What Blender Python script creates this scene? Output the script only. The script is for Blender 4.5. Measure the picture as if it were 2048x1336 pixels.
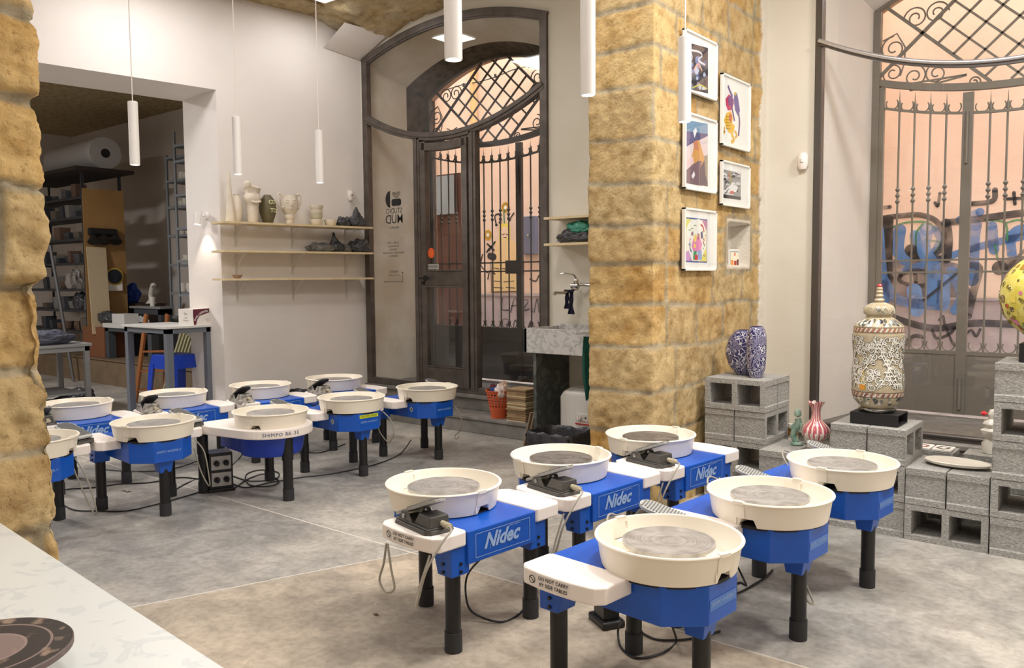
import bpy, bmesh, math, random
from mathutils import Vector, Matrix, noise
from math import sin, cos, pi, radians, sqrt, atan2

for o in list(bpy.data.objects): bpy.data.objects.remove(o)
SC = bpy.context.scene
COL = SC.collection

# ------------------------------------------------------------------ camera
CAM = Vector((5.4365, -5.7809, 1.40))
FW = Vector((-0.62783303, 0.77530922, -0.06871179))
RT = Vector((0.77746808, 0.6288714, -0.00800945))
UP = Vector((-0.03700108, 0.05844982, 0.9976044))
cd = bpy.data.cameras.new('camera'); cam = bpy.data.objects.new('camera', cd); COL.objects.link(cam)
cd.sensor_width = 36.0; cd.lens = 1640.0/2048*36.0; cd.clip_start = 0.05; cd.clip_end = 100
R3 = Matrix((RT, UP, -FW)).transposed()
cam.matrix_world = Matrix.Translation(CAM) @ R3.to_4x4()
SC.camera = cam

# ------------------------------------------------------------------ world, exposure
SC.view_settings.view_transform = 'Standard'; SC.view_settings.look = 'None'
SC.view_settings.gamma = 1.0; SC.view_settings.exposure = 0.0
SC.view_settings.use_curve_mapping = False
wd = bpy.data.worlds.new('sky'); SC.world = wd; wd.use_nodes = True
bg = wd.node_tree.nodes['Background']
bg.inputs[0].default_value = (0.86, 0.93, 1.0, 1); bg.inputs[1].default_value = 11.5

def area(name, loc, size, power, color, rot=(0, 0, 0), sy=None):
    l = bpy.data.lights.new(name, 'AREA'); l.energy = power; l.color = color; l.size = size
    if sy: l.shape = 'RECTANGLE'; l.size_y = sy
    o = bpy.data.objects.new(name, l); COL.objects.link(o); o.location = loc; o.rotation_euler = rot
    return o
WARM = (1.0, 0.97, 0.935); NEUT = (1.0, 0.975, 0.97)
PANELS = [(-0.74, -0.88, 7, NEUT, .36), (-.72, -2.46, 26, NEUT, .6), (1.9, -2.2, 30, WARM, .6), (4.2, -2.2, 78, WARM, .6),
          (4.6, -4.4, 27, NEUT, .6), (6.0, -1.5, 115, WARM, .6), (.6, -5.6, 46, NEUT, .6), (6.0, -6.0, 24, WARM, .6)]

# ------------------------------------------------------------------ small helpers
def lin(r, g, b):
    f = lambda v: (v/255/12.92) if v/255 <= .04045 else ((v/255+.055)/1.055)**2.4
    return (f(r), f(g), f(b))
def rnd(a, b): return random.uniform(a, b)
random.seed(7)

def ray(x, y): return FW + (x-1024)/1640.0*RT - (y-668)/1640.0*UP
def onz(x, y, h=0.0): r = ray(x, y); return CAM + r*((h-CAM.z)/r.z)
def ony(x, y, Y): r = ray(x, y); return CAM + r*((Y-CAM.y)/r.y)
def onx(x, y, X): r = ray(x, y); return CAM + r*((X-CAM.x)/r.x)

MATS = {}
def mat(name, col, rough=.6, metal=0., col2=None, nscale=5., ncontrast=.5, bump=0., bscale=60., coat=0., alpha=1., detail=5, spec=.5, emit=None, estr=1.):
    if name in MATS: return MATS[name]
    m = bpy.data.materials.new(name); m.use_nodes = True; nt = m.node_tree; N = nt.nodes; L = nt.links
    b = N['Principled BSDF']; b.inputs['Roughness'].default_value = rough; b.inputs['Metallic'].default_value = metal
    b.inputs['Specular IOR Level'].default_value = spec
    if coat: b.inputs['Coat Weight'].default_value = coat; b.inputs['Coat Roughness'].default_value = .08
    tc = N.new('ShaderNodeTexCoord')
    if col == 'attr':
        a = N.new('ShaderNodeAttribute'); a.attribute_name = 'Col'; L.new(a.outputs['Color'], b.inputs['Base Color'])
    elif col2:
        n = N.new('ShaderNodeTexNoise'); n.inputs['Scale'].default_value = nscale; n.inputs['Detail'].default_value = detail
        L.new(tc.outputs['Object'], n.inputs['Vector'])
        r = N.new('ShaderNodeValToRGB'); r.color_ramp.elements[0].position = .5-.5*(1-ncontrast)*.6-.02; r.color_ramp.elements[1].position = .5+.5*(1-ncontrast)*.6+.02
        r.color_ramp.elements[0].color = (*lin(*col), 1); r.color_ramp.elements[1].color = (*lin(*col2), 1)
        L.new(n.outputs['Fac'], r.inputs['Fac']); L.new(r.outputs['Color'], b.inputs['Base Color'])
    else: b.inputs['Base Color'].default_value = (*lin(*col), 1)
    if bump:
        n2 = N.new('ShaderNodeTexNoise'); n2.inputs['Scale'].default_value = bscale; n2.inputs['Detail'].default_value = 4
        L.new(tc.outputs['Object'], n2.inputs['Vector'])
        bp = N.new('ShaderNodeBump'); bp.inputs['Strength'].default_value = bump; bp.inputs['Distance'].default_value = .01
        L.new(n2.outputs['Fac'], bp.inputs['Height']); L.new(bp.outputs['Normal'], b.inputs['Normal'])
    if emit: b.inputs['Emission Color'].default_value = (*emit, 1); b.inputs['Emission Strength'].default_value = estr
    if alpha < 1: b.inputs['Alpha'].default_value = alpha
    MATS[name] = m; return m

class MB:
    def __init__(s): s.v = []; s.f = []; s.m = []; s.sm = []; s.c = []; s.T = Matrix(); s.col = None; s.mi = 0
    def add(s, vs, fs, smooth=False, cols=None):
        n = len(s.v)
        s.v += [s.T @ Vector(p) for p in vs]
        for i, f in enumerate(fs):
            s.f.append([n+k for k in f]); s.m.append(s.mi); s.sm.append(smooth); s.c.append(cols[i] if cols else s.col)
        return s
    def box(s, x0, x1, y0, y1, z0, z1):
        return s.add([(x0,y0,z0),(x1,y0,z0),(x1,y1,z0),(x0,y1,z0),(x0,y0,z1),(x1,y0,z1),(x1,y1,z1),(x0,y1,z1)],
                     [(0,3,2,1),(4,5,6,7),(0,1,5,4),(1,2,6,5),(2,3,7,6),(3,0,4,7)])
    def obox(s, c, sz, R=None):     # oriented box about centre
        T = s.T; s.T = T @ Matrix.Translation(Vector(c)) @ (R.to_4x4() if R else Matrix())
        s.box(-sz[0]/2, sz[0]/2, -sz[1]/2, sz[1]/2, -sz[2]/2, sz[2]/2); s.T = T; return s
    def prism(s, poly, z0, z1, taper=None):
        n = len(poly); top = taper or poly
        vs = [(p[0], p[1], z0) for p in poly] + [(p[0], p[1], z1) for p in top]
        return s.add(vs, [tuple(range(n))[::-1], tuple(range(n, 2*n))] + [(i, (i+1) % n, n+(i+1) % n, n+i) for i in range(n)])
    def lathe(s, prof, n=32, c=(0, 0, 0), caps=True, sq=1.0, fn=None):
        vs = []; m = len(prof)
        for i in range(n):
            a = 2*pi*i/n
            for k, (r, z) in enumerate(prof):
                if fn: r, z = fn(a, r, z, k)
                vs.append((c[0]+r*cos(a), c[1]+r*sin(a)*sq, c[2]+z))
        fs = [(i*m+k, ((i+1) % n)*m+k, ((i+1) % n)*m+k+1, i*m+k+1) for i in range(n) for k in range(m-1)]
        s.add(vs, fs, True)
        if caps:
            if prof[0][0] > 1e-4: s.add([vs[i*m] for i in range(n)], [tuple(range(n))[::-1]])
            if prof[-1][0] > 1e-4: s.add([vs[i*m+m-1] for i in range(n)], [tuple(range(n))])
        return s
    def cyl(s, p0, p1, r0, r1=None, n=16, caps=True):
        p0 = Vector(p0); p1 = Vector(p1); r1 = r0 if r1 is None else r1
        d = (p1-p0).normalized(); a = d.orthogonal().normalized(); b = d.cross(a)
        vs = []
        for p, r in ((p0, r0), (p1, r1)):
            vs += [p+(a*cos(2*pi*i/n)+b*sin(2*pi*i/n))*r for i in range(n)]
        s.add(vs, [(i, (i+1) % n, n+(i+1) % n, n+i) for i in range(n)], True)
        if caps: s.add(vs, [tuple(range(n))[::-1], tuple(range(n, 2*n))])
        return s
    def tube(s, pts, r, n=6, closed=False):
        pts = [Vector(p) for p in pts]; m = len(pts); vs = []; prev = None
        for i, p in enumerate(pts):
            q0 = pts[i-1] if (i or closed) else p; q1 = pts[(i+1) % m] if (i < m-1 or closed) else p
            d = (q1-q0)
            d = d.normalized() if d.length > 1e-9 else Vector((0, 0, 1))
            a = (prev - d*prev.dot(d)) if prev else d.orthogonal()
            if a.length < 1e-6: a = d.orthogonal()
            a.normalize(); prev = a; b = d.cross(a)
            vs += [p+(a*cos(2*pi*k/n)+b*sin(2*pi*k/n))*r for k in range(n)]
        rr = m if closed else m-1
        fs = [(i*n+k, i*n+(k+1) % n, ((i+1) % m)*n+(k+1) % n, ((i+1) % m)*n+k) for i in range(rr) for k in range(n)]
        s.add(vs, fs, True)
        if not closed: s.add(vs, [tuple(range(n))[::-1], tuple(range((m-1)*n, m*n))])
        return s
    def bar(s, p0, p1, w, t, nrm=(0, 1, 0)):      # rectangular bar between points, t along nrm
        p0 = Vector(p0); p1 = Vector(p1); d = (p1-p0).normalized(); nn = Vector(nrm); a = d.cross(nn).normalized()*w/2; b = nn.normalized()*t/2
        vs = [p+u*a+v*b for p in (p0, p1) for u, v in ((-1,-1),(1,-1),(1,1),(-1,1))]
        return s.add(vs, [(0,3,2,1),(4,5,6,7),(0,1,5,4),(1,2,6,5),(2,3,7,6),(3,0,4,7)])
    def sweep(s, pts, w, t, nrm=(0, 1, 0)):       # rectangular section along path
        pts = [Vector(p) for p in pts]; m = len(pts); vs = []; nn = Vector(nrm).normalized()
        for i, p in enumerate(pts):
            d = (pts[min(i+1, m-1)]-pts[max(i-1, 0)]).normalized(); a = d.cross(nn).normalized()*w/2; b = nn*t/2
            vs += [p-a-b, p+a-b, p+a+b, p-a+b]
        fs = [(i*4+k, i*4+(k+1) % 4, (i+1)*4+(k+1) % 4, (i+1)*4+k) for i in range(m-1) for k in range(4)]
        return s.add(vs, fs+[(3,2,1,0), tuple(range((m-1)*4, m*4))])
    def blobs(s, pts, r, o, rt, up, off=0.0, col=None):
        for p in (pts[0], pts[-1]): s.flat([(p[0]+r*cos(k*pi/6), p[1]+r*sin(k*pi/6)) for k in range(12)], o, rt, up, off, col)
        return s
    def flat(s, pts, o, rt, up, off=0.0, col=None):    # polygon in a plane frame, facing rt x up
        o = Vector(o); rt = Vector(rt); up = Vector(up); nn = rt.cross(up).normalized()
        return s.add([o+rt*p[0]+up*p[1]+nn*off for p in pts], [tuple(range(len(pts)))], cols=[col or s.col])
    def ribbon(s, pts, w, o, rt, up, off=0.0, col=None):
        o = Vector(o); rt = Vector(rt); up = Vector(up); nn = rt.cross(up).normalized(); m = len(pts); vs = []
        for i, p in enumerate(pts):
            q0 = pts[max(i-1, 0)]; q1 = pts[min(i+1, m-1)]; dx = q1[0]-q0[0]; dy = q1[1]-q0[1]; l = sqrt(dx*dx+dy*dy) or 1
            ww = w(i/(m-1)) if callable(w) else w
            for sg in (-1, 1):
                vs.append(o+rt*(p[0]-sg*dy/l*ww/2)+up*(p[1]+sg*dx/l*ww/2)+nn*off)
        fs = [(2*i+1, 2*i, 2*i+2, 2*i+3)[::1] for i in range(m-1)]
        return s.add(vs, fs, cols=[col or s.col]*len(fs))
    def text(s, body, size, o, rt, up, off=0.0, shear=0., bold=0., align='CENTER', ext=0., sx=1.):
        cu = bpy.data.curves.new('t', 'FONT'); cu.body = body; cu.size = size; cu.shear = shear; cu.offset = bold; cu.align_x = align; cu.align_y = 'CENTER'; cu.resolution_u = 2
        ob = bpy.data.objects.new('t', cu); COL.objects.link(ob)
        dg = bpy.context.evaluated_depsgraph_get(); dg.update()
        me = bpy.data.meshes.new_from_object(ob.evaluated_get(dg))
        o = Vector(o); rt = Vector(rt); up = Vector(up); nn = rt.cross(up).normalized()
        s.add([o+rt*(v.co.x*sx)+up*v.co.y+nn*off for v in me.vertices], [tuple(p.vertices) for p in me.polygons])
        bpy.data.objects.remove(ob); bpy.data.curves.remove(cu); bpy.data.meshes.remove(me)
        return s
    def build(s, name, mats, parent=None, bevel=0., seg=2, loc=None, ang=.7):
        me = bpy.data.meshes.new(name); me.from_pydata([tuple(v) for v in s.v], [], s.f)
        if not isinstance(mats, (list, tuple)): mats = [mats]
        for m in mats: me.materials.append(m)
        for p, mi, sm in zip(me.polygons, s.m, s.sm): p.material_index = mi; p.use_smooth = sm
        if any(c is not None for c in s.c):
            at = me.color_attributes.new('Col', 'FLOAT_COLOR', 'CORNER'); i = 0
            for p, c in zip(me.polygons, s.c):
                c = c or (.5, .5, .5)
                for k in range(len(p.vertices)): at.data[i].color = (*c, 1); i += 1
        if any(s.sm): me.set_sharp_from_angle(angle=ang)
        me.update()
        o = bpy.data.objects.new(name, me); COL.objects.link(o)
        if parent: o.parent = parent
        if loc: o.location = loc
        if bevel:
            md = o.modifiers.new('bevel', 'BEVEL'); md.width = bevel; md.segments = seg; md.limit_method = 'ANGLE'; md.angle_limit = .6; md.harden_normals = False
        return o

def tag(o, label, cat, group=None):
    o['label'] = label; o['category'] = cat
    if group: o['group'] = group
    return o
def struct(o): o['kind'] = 'structure'; return o
def thing(name, label, cat, loc=(0, 0, 0), rotz=0., group=None):
    o = bpy.data.objects.new(name, None); COL.objects.link(o); o.location = loc; o.rotation_euler = (0, 0, rotz); o.empty_display_size = .1
    return tag(o, label, cat, group)
def group_root(name, loc=(0, 0, 0), rotz=0.):
    o = bpy.data.objects.new(name, None); COL.objects.link(o); o.location = loc; o.rotation_euler = (0, 0, rotz); o.empty_display_size = .1; return o
def copy_tree(o, parent=None):
    c = o.copy(); COL.objects.link(c)
    if parent: c.parent = parent
    for ch in list(o.children): copy_tree(ch, c)
    return c
def bez(pts, n=10):      # Catmull-Rom through points
    P = [Vector(p) for p in pts]; out = []
    for i in range(len(P)-1):
        p0 = P[max(i-1, 0)]; p1 = P[i]; p2 = P[i+1]; p3 = P[min(i+2, len(P)-1)]
        for k in range(n):
            t = k/n; out.append(.5*((2*p1)+(-p0+p2)*t+(2*p0-5*p1+4*p2-p3)*t*t+(-p0+3*p1-3*p2+p3)*t**3))
    out.append(P[-1]); return out
def bez2(pts, n=8): return [(q.x, q.y) for q in bez([(p[0], p[1], 0) for p in pts], n)]

# ------------------------------------------------------------------ materials
PLASTER = mat('white_plaster', (226, 219, 213), .85, col2=(232, 226, 220), nscale=1.5, bump=.25, bscale=9)
PLASTER_B = mat('cream_plaster', (215, 208, 192), .85, col2=(225, 219, 206), nscale=1.3, bump=.35, bscale=8)
PLASTER_O = mat('weathered_plaster', (196, 184, 164), .88, col2=(218, 211, 198), nscale=2.2, bump=.4, bscale=12)
STEEL = mat('brushed_dark_steel', (84, 77, 72), .42, .45, col2=(104, 96, 90), nscale=9, bump=.08, bscale=120)
IRON = mat('dark_grey_iron', (66, 60, 56), .55, .2)
IRONW = mat('pale_grey_iron', (128, 121, 112), .55, .3)
BLUE = mat('blue_enamel', (16, 88, 190), .33, col2=(12, 80, 180), nscale=6, bump=.05, bscale=200)
BLUED = mat('deep_blue_enamel', (10, 52, 164), .33)
LBLUE = mat('pale_blue_print', (150, 178, 218), .4)
LBAND = mat('light_blue_band', (70, 118, 196), .4)
CREAM = mat('cream_plastic', (243, 235, 219), .38, col2=(240, 231, 213), nscale=7)
WHITEP = mat('white_plastic', (240, 231, 224), .42)
BLACKP = mat('black_plastic', (20, 20, 22), .38)
BLACKM = mat('matt_black', (26, 25, 26), .6)
RUB = mat('dark_rubber', (44, 44, 46), .75)
CORD = mat('black_cord', (24, 24, 26), .5)
GCORD = mat('grey_cable', (158, 152, 138), .5)
PEDG = mat('grey_cast_metal', (92, 90, 86), .42, .55, bump=.15, bscale=150)
PEDT = mat('grey_treadle', (160, 158, 154), .4, .3)
RIBG = mat('grey_rib_rubber', (150, 150, 146), .6)
CHROME = mat('chrome', (200, 198, 195), .16, 1.)
PAINT = mat('painted_colours', 'attr', .6)
SPRAY = mat('spray_paint', 'attr', .85)
GLAZE = mat('glazed_paint', 'attr', .22, coat=.5)
INK = mat('black_ink', (22, 22, 26), .6)
REDINK = mat('red_ink', (190, 30, 36), .5)
WHITEINK = mat('white_ink', (236, 234, 228), .5)
WOODP = mat('pale_plywood', (214, 192, 150), .6, col2=(226, 208, 170), nscale=12)
BAGM = mat('black_bag_film', (44, 45, 48), .32, col2=(70, 70, 74), nscale=14, bump=.7, bscale=26)
BAGG = mat('grey_bag_film', (92, 90, 88), .35, col2=(120, 117, 112), nscale=14, bump=.7, bscale=26)
BAGT = mat('green_bag_film', (44, 124, 104), .35, col2=(70, 150, 126), nscale=14, bump=.7, bscale=26)
CLAYW = mat('bisque_clay', (228, 217, 200), .75, col2=(216, 203, 184), nscale=10, bump=.2, bscale=60)
CLAYB = mat('olive_clay', (106, 98, 68), .6, col2=(92, 84, 56), nscale=10)
BRKT = mat('white_bracket', (214, 208, 200), .5)
LAMPW = mat('white_lamp_metal', (236, 232, 228), .35)
LED = mat('led_glow', (255, 250, 245), .5, emit=(1.0, .93, .88), estr=14.)
LEDP = mat('led_panel_glow', (255, 252, 245), .5, emit=(1.0, .97, .93), estr=3.)
def glass_mat(name, tint, rough=.0, f0=.045):
    m = bpy.data.materials.new(name); m.use_nodes = True; nt = m.node_tree; N = nt.nodes; L = nt.links
    for n in list(N): N.remove(n)
    o = N.new('ShaderNodeOutputMaterial'); t = N.new('ShaderNodeBsdfTransparent'); t.inputs[0].default_value = (*tint, 1)
    g = N.new('ShaderNodeBsdfGlossy'); g.inputs['Roughness'].default_value = rough; g.inputs[0].default_value = (1, 1, 1, 1)
    lw = N.new('ShaderNodeLayerWeight'); lw.inputs[0].default_value = .5; pw = N.new('ShaderNodeMath'); pw.operation = 'POWER'; pw.inputs[1].default_value = 4.; L.new(lw.outputs['Facing'], pw.inputs[0]); fr = N.new('ShaderNodeMath'); fr.operation = 'MULTIPLY_ADD'; fr.inputs[1].default_value = .9; fr.inputs[2].default_value = f0; L.new(pw.outputs[0], fr.inputs[0]); mx = N.new('ShaderNodeMixShader')
    L.new(fr.outputs[0], mx.inputs[0]); L.new(t.outputs[0], mx.inputs[1]); L.new(g.outputs[0], mx.inputs[2]); L.new(mx.outputs[0], o.inputs[0]); return m
def spray_alpha():
    nt = SPRAY.node_tree; N = nt.nodes; L = nt.links; b = N['Principled BSDF']; tc = N.new('ShaderNodeTexCoord')
    n = N.new('ShaderNodeTexNoise'); n.inputs['Scale'].default_value = 5; n.inputs['Detail'].default_value = 6; L.new(tc.outputs['Object'], n.inputs['Vector'])
    r = N.new('ShaderNodeMapRange'); r.inputs[1].default_value = .3; r.inputs[2].default_value = .7; r.inputs[3].default_value = .95; r.inputs[4].default_value = .35
    L.new(n.outputs['Fac'], r.inputs[0]); L.new(r.outputs[0], b.inputs['Alpha'])
spray_alpha()
GLASS = glass_mat('window_glass', (.96, .97, .965))
# ------------------------------------------------------------------ floor
def floor_material():
    m = bpy.data.materials.new('polished_concrete'); m.use_nodes = True; nt = m.node_tree; N = nt.nodes; L = nt.links
    b = N['Principled BSDF']; tc = N.new('ShaderNodeTexCoord')
    def noise_(sc, det, dist=0.):
        n = N.new('ShaderNodeTexNoise'); n.inputs['Scale'].default_value = sc; n.inputs['Detail'].default_value = det; n.inputs['Distortion'].default_value = dist
        L.new(tc.outputs['Object'], n.inputs['Vector']); return n
    def ramp(src, a, ca, c_, cc):
        r = N.new('ShaderNodeValToRGB'); e = r.color_ramp.elements; e[0].position = a; e[0].color = (*lin(*ca), 1); e[1].position = c_; e[1].color = (*lin(*cc), 1)
        L.new(src, r.inputs['Fac']); return r
    n1 = noise_(.9, 6, .8); n2 = noise_(4.5, 9, 1.2); n3 = noise_(30, 6, .3)
    r1 = ramp(n1.outputs['Fac'], .38, (160, 158, 154), .66, (202, 196, 186))
    r2 = ramp(n2.outputs['Fac'], .36, (150, 148, 143), .62, (240, 238, 234))
    r3 = ramp(n3.outputs['Fac'], .3, (214, 212, 208), .6, (255, 255, 255))
    def mul(a, b_, f):
        x = N.new('ShaderNodeMix'); x.data_type = 'RGBA'; x.blend_type = 'MULTIPLY'; x.inputs[0].default_value = f
        L.new(a, x.inputs[6]); L.new(b_, x.inputs[7]); return x.outputs[2]
    c = mul(r1.outputs[0], r2.outputs[0], .45); c = mul(c, r3.outputs[0], .7)
    # pale flecks of dried slip
    vo = noise_(55, 3, 2.0); rf = ramp(vo.outputs['Fac'], .70, (0, 0, 0), .74, (255, 255, 255))
    mx = N.new('ShaderNodeMix'); mx.data_type = 'RGBA'; L.new(rf.outputs[0], mx.inputs[0]); L.new(c, mx.inputs[6]); mx.inputs[7].default_value = (*lin(208, 206, 202), 1); c = mx.outputs[2]
    # expansion joints
    sp = N.new('ShaderNodeSeparateXYZ'); L.new(tc.outputs['Object'], sp.inputs[0])
    def mth(op, a, b_=None):
        x = N.new('ShaderNodeMath'); x.operation = op
        for i, q in enumerate((a, b_)):
            if q is None: continue
            if isinstance(q, (int, float)): x.inputs[i].default_value = q
            else: L.new(q, x.inputs[i])
        return x.outputs[0]
    j1 = mth('LESS_THAN', mth('ABSOLUTE', mth('ADD', sp.outputs['Y'], 2.915)), .0045)
    xx = mth('SUBTRACT', sp.outputs['X'], mth('MULTIPLY', sp.outputs['Y'], .36))
    wob = mth('MULTIPLY', n2.outputs['Fac'], .02)
    j2 = mth('LESS_THAN', mth('ABSOLUTE', mth('ADD', mth('SUBTRACT', xx, 3.50), wob)), .004)
    j = mth('MAXIMUM', j1, j2)
    slab = mth('MULTIPLY', mth('LESS_THAN', sp.outputs['Y'], -2.915), mth('GREATER_THAN', xx, 3.50))
    wm = N.new('ShaderNodeMix'); wm.data_type = 'RGBA'; wm.blend_type = 'MULTIPLY'; L.new(slab, wm.inputs[0]); L.new(c, wm.inputs[6]); wm.inputs[7].default_value = (1.12, 1.01, .88, 1); c = wm.outputs[2]
    mj = N.new('ShaderNodeMix'); mj.data_type = 'RGBA'; L.new(j, mj.inputs[0]); L.new(c, mj.inputs[6]); mj.inputs[7].default_value = (*lin(214, 206, 192), 1)
    L.new(mj.outputs[2], b.inputs['Base Color'])
    rr = N.new('ShaderNodeMapRange'); rr.inputs[3].default_value = .32; rr.inputs[4].default_value = .6; L.new(n2.outputs['Fac'], rr.inputs[0]); L.new(rr.outputs[0], b.inputs['Roughness'])
    bp = N.new('ShaderNodeBump'); bp.inputs['Strength'].default_value = .12; bp.inputs['Distance'].default_value = .004; L.new(n3.outputs['Fac'], bp.inputs['Height']); L.new(bp.outputs['Normal'], b.inputs['Normal'])
    return m
CONC = floor_material()
b = MB(); b.box(-11, 9, -9, .25, -.12, 0); struct(b.build('floor', CONC))
b = MB(); b.box(-11, -1.55, .25, 1.1, -.12, 0); struct(b.build('floor', CONC))

# ------------------------------------------------------------------ wall geometry constants
DX0, DX1, DSILL = -1.2, 1.18, .30          # glazed door opening in the facade plane y=0
WX0, WX1 = 3.46, 5.88
def arch(xc, hw, spring, apex): return lambda x: apex-(apex-spring)*((x-xc)/hw)**2
fa_door = arch(-.01, 1.19, 3.66, 3.87); fa_win = arch(4.67, 1.21, 3.62, 3.84)
tr_door = lambda x: 2.755+.32*((x+.01)/1.19)**2
tr_win = lambda x: 2.672+.33*((x-4.67)/1.21)**2
go_door = arch(-.10, .98, 3.36, 3.66); go_win = arch(4.52, .97, 3.40, 3.68)
XL_C = -1.2424                              # corner of facade and left wall
th = radians(82); EL = Vector((cos(th), sin(th), 0)); MO = Vector((-sin(th), cos(th), 0)); CN = Vector((XL_C, 0, 0))
def WLp(t, off, z): return CN+EL*t+MO*off+Vector((0, 0, z))

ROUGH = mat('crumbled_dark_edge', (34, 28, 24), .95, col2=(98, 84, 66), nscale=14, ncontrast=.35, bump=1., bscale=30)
# facade wall: vertical strips round the arched openings
def zc(x, y):       # vault height
    e = min(1, max(0, -y/1.2)); e = e*e*(3-2*e)
    near = (4.0-.13*((max(x, -.78)-.6)/1.2)**2+.06*max(0, -.78-x)/.46) if x < 2.0 else 3.86+.0*x
    if x > 2.0: near = max(3.75, 4.05-.25*((x-.6)/1.2)**2, 4.12-.2*((x-4.6)/1.3)**2)
    return near*(1-e)+4.12*e
def facade():
    b = MB(); xs = [XL_C-.05, DX0]+[DX0+(DX1-DX0)*i/24 for i in range(1, 25)]+[2.0, 2.65, 3.1, WX0]+[WX0+(WX1-WX0)*i/24 for i in range(1, 25)]+[7.6]
    for x0, x1 in zip(xs[:-1], xs[1:]):
        xm = (x0+x1)/2
        if DX0 < xm < DX1: fa, si = fa_door, DSILL
        elif WX0 < xm < WX1: fa, si = fa_win, .33
        else: fa = None
        if fa:
            b.add([(x0, 0, 0), (x1, 0, 0), (x1, 0, si), (x0, 0, si)], [(0, 1, 2, 3)])
            b.add([(x0, 0, fa(x0)), (x1, 0, fa(x1)), (x1, 0, 4.5), (x0, 0, 4.5)], [(0, 1, 2, 3)])
        else: b.add([(x0, 0, 0), (x1, 0, 0), (x1, 0, 4.5), (x0, 0, 4.5)], [(0, 1, 2, 3)])
    o = struct(b.build('wall_front', PLASTER_B)); return o
facade()
def niche(name, X0, X1, sill, fa, gx0, gx1, go, gy, gsill, plast, jr):
    # splayed, arched embrasure running out from the glazing to the gate plane
    root = struct(group_root(name)); n = 24
    def outline(x0, x1, si, f, k):
        pts = [(x0, si)]+[(x0, si+(f(x0)-si)*i/6) for i in range(1, 6)]
        pts += [(x0+(x1-x0)*i/n, f(x0+(x1-x0)*i/n)) for i in range(n+1)]
        pts += [(x1, si+(f(x1)-si)*(6-i)/6) for i in range(1, 6)]+[(x1, si)]
        return pts
    A = outline(X0, X1, sill, fa, 0); B = outline(gx0, gx1, gsill, go, 1); ys = [.0, .2, .4, gy-.28, gy-.14, gy]
    b = MB(); m = len(A); vs = []
    for j, y in enumerate(ys):
        t = (y/gy)**.8 if y else 0
        for (p, q) in zip(A, B): vs.append((p[0]+(q[0]-p[0])*t, y, p[1]+(q[1]-p[1])*t))
    fs = []; mi = []
    for j in range(len(ys)-1):
        for i in range(m-1):
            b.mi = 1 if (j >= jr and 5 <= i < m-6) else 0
            q = [vs[j*m+i], vs[(j+1)*m+i], vs[(j+1)*m+i+1], vs[j*m+i+1]]; b.add(q, [(0, 1, 2, 3)])
    b.mi = 0
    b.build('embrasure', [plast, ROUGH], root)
    b = MB(); b.add([(X0, 0, sill), (X1, 0, sill), (gx1, gy, gsill), (gx0, gy, gsill)], [(0, 1, 2, 3)])
    b.build('threshold', mat('worn_slate', (96, 90, 84), .7, col2=(122, 116, 108), nscale=10, bump=.3), root)
    # masonry of the outer wall round the opening
    b = MB(); xs = [gx0-1.3, gx0]+[gx0+(gx1-gx0)*i/16 for i in range(1, 17)]+[gx1+1.3]
    for x0, x1 in zip(xs[:-1], xs[1:]):
        xm = (x0+x1)/2; zz = (lambda x: go(x)) if gx0 < xm < gx1 else (lambda x: 0)
        for y in (gy+.02, gy+.12): b.add([(x0, y, zz(x0)), (x1, y, zz(x1)), (x1, y, 4.6), (x0, y, 4.6)], [(0, 1, 2, 3)])
        if gx0 < xm < gx1: b.add([(x0, gy, zz(x0)), (x1, gy, zz(x1)), (x1, gy+.12, zz(x1)), (x0, gy+.12, zz(x0))], [(0, 1, 2, 3)])
    b.build('outer_wall', mat('street_plaster', (200, 160, 130), .9), root)
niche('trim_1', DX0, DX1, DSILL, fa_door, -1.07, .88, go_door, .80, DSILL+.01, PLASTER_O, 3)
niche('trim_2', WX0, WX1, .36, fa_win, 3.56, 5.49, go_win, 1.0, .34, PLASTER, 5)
# plinth step below the glazed door
STEPM = mat('worn_concrete_step', (104, 101, 97), .7, col2=(140, 135, 128), nscale=7, ncontrast=.3, bump=.35, bscale=25)
b = MB(); b.box(XL_C+.02, 1.30, -.305, .0, 0, .120); b.box(XL_C+.02, 1.30, -.32, .0, .1201, .150)
b.box(XL_C+.02, 1.30, -.02, .02, .1502, .2615); b.box(DX0-.02, DX1+.02, -.045, .05, .262, .30)
struct(b.build('trim_3', STEPM, bevel=.006))
b = MB(); b.box(WX0-.05, WX1+.05, -.10, .04, 0, .30); b.box(WX0-.05, WX1+.05, -.12, .04, .3005, .335)
struct(b.build('trim_4', STEPM, bevel=.006))

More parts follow.
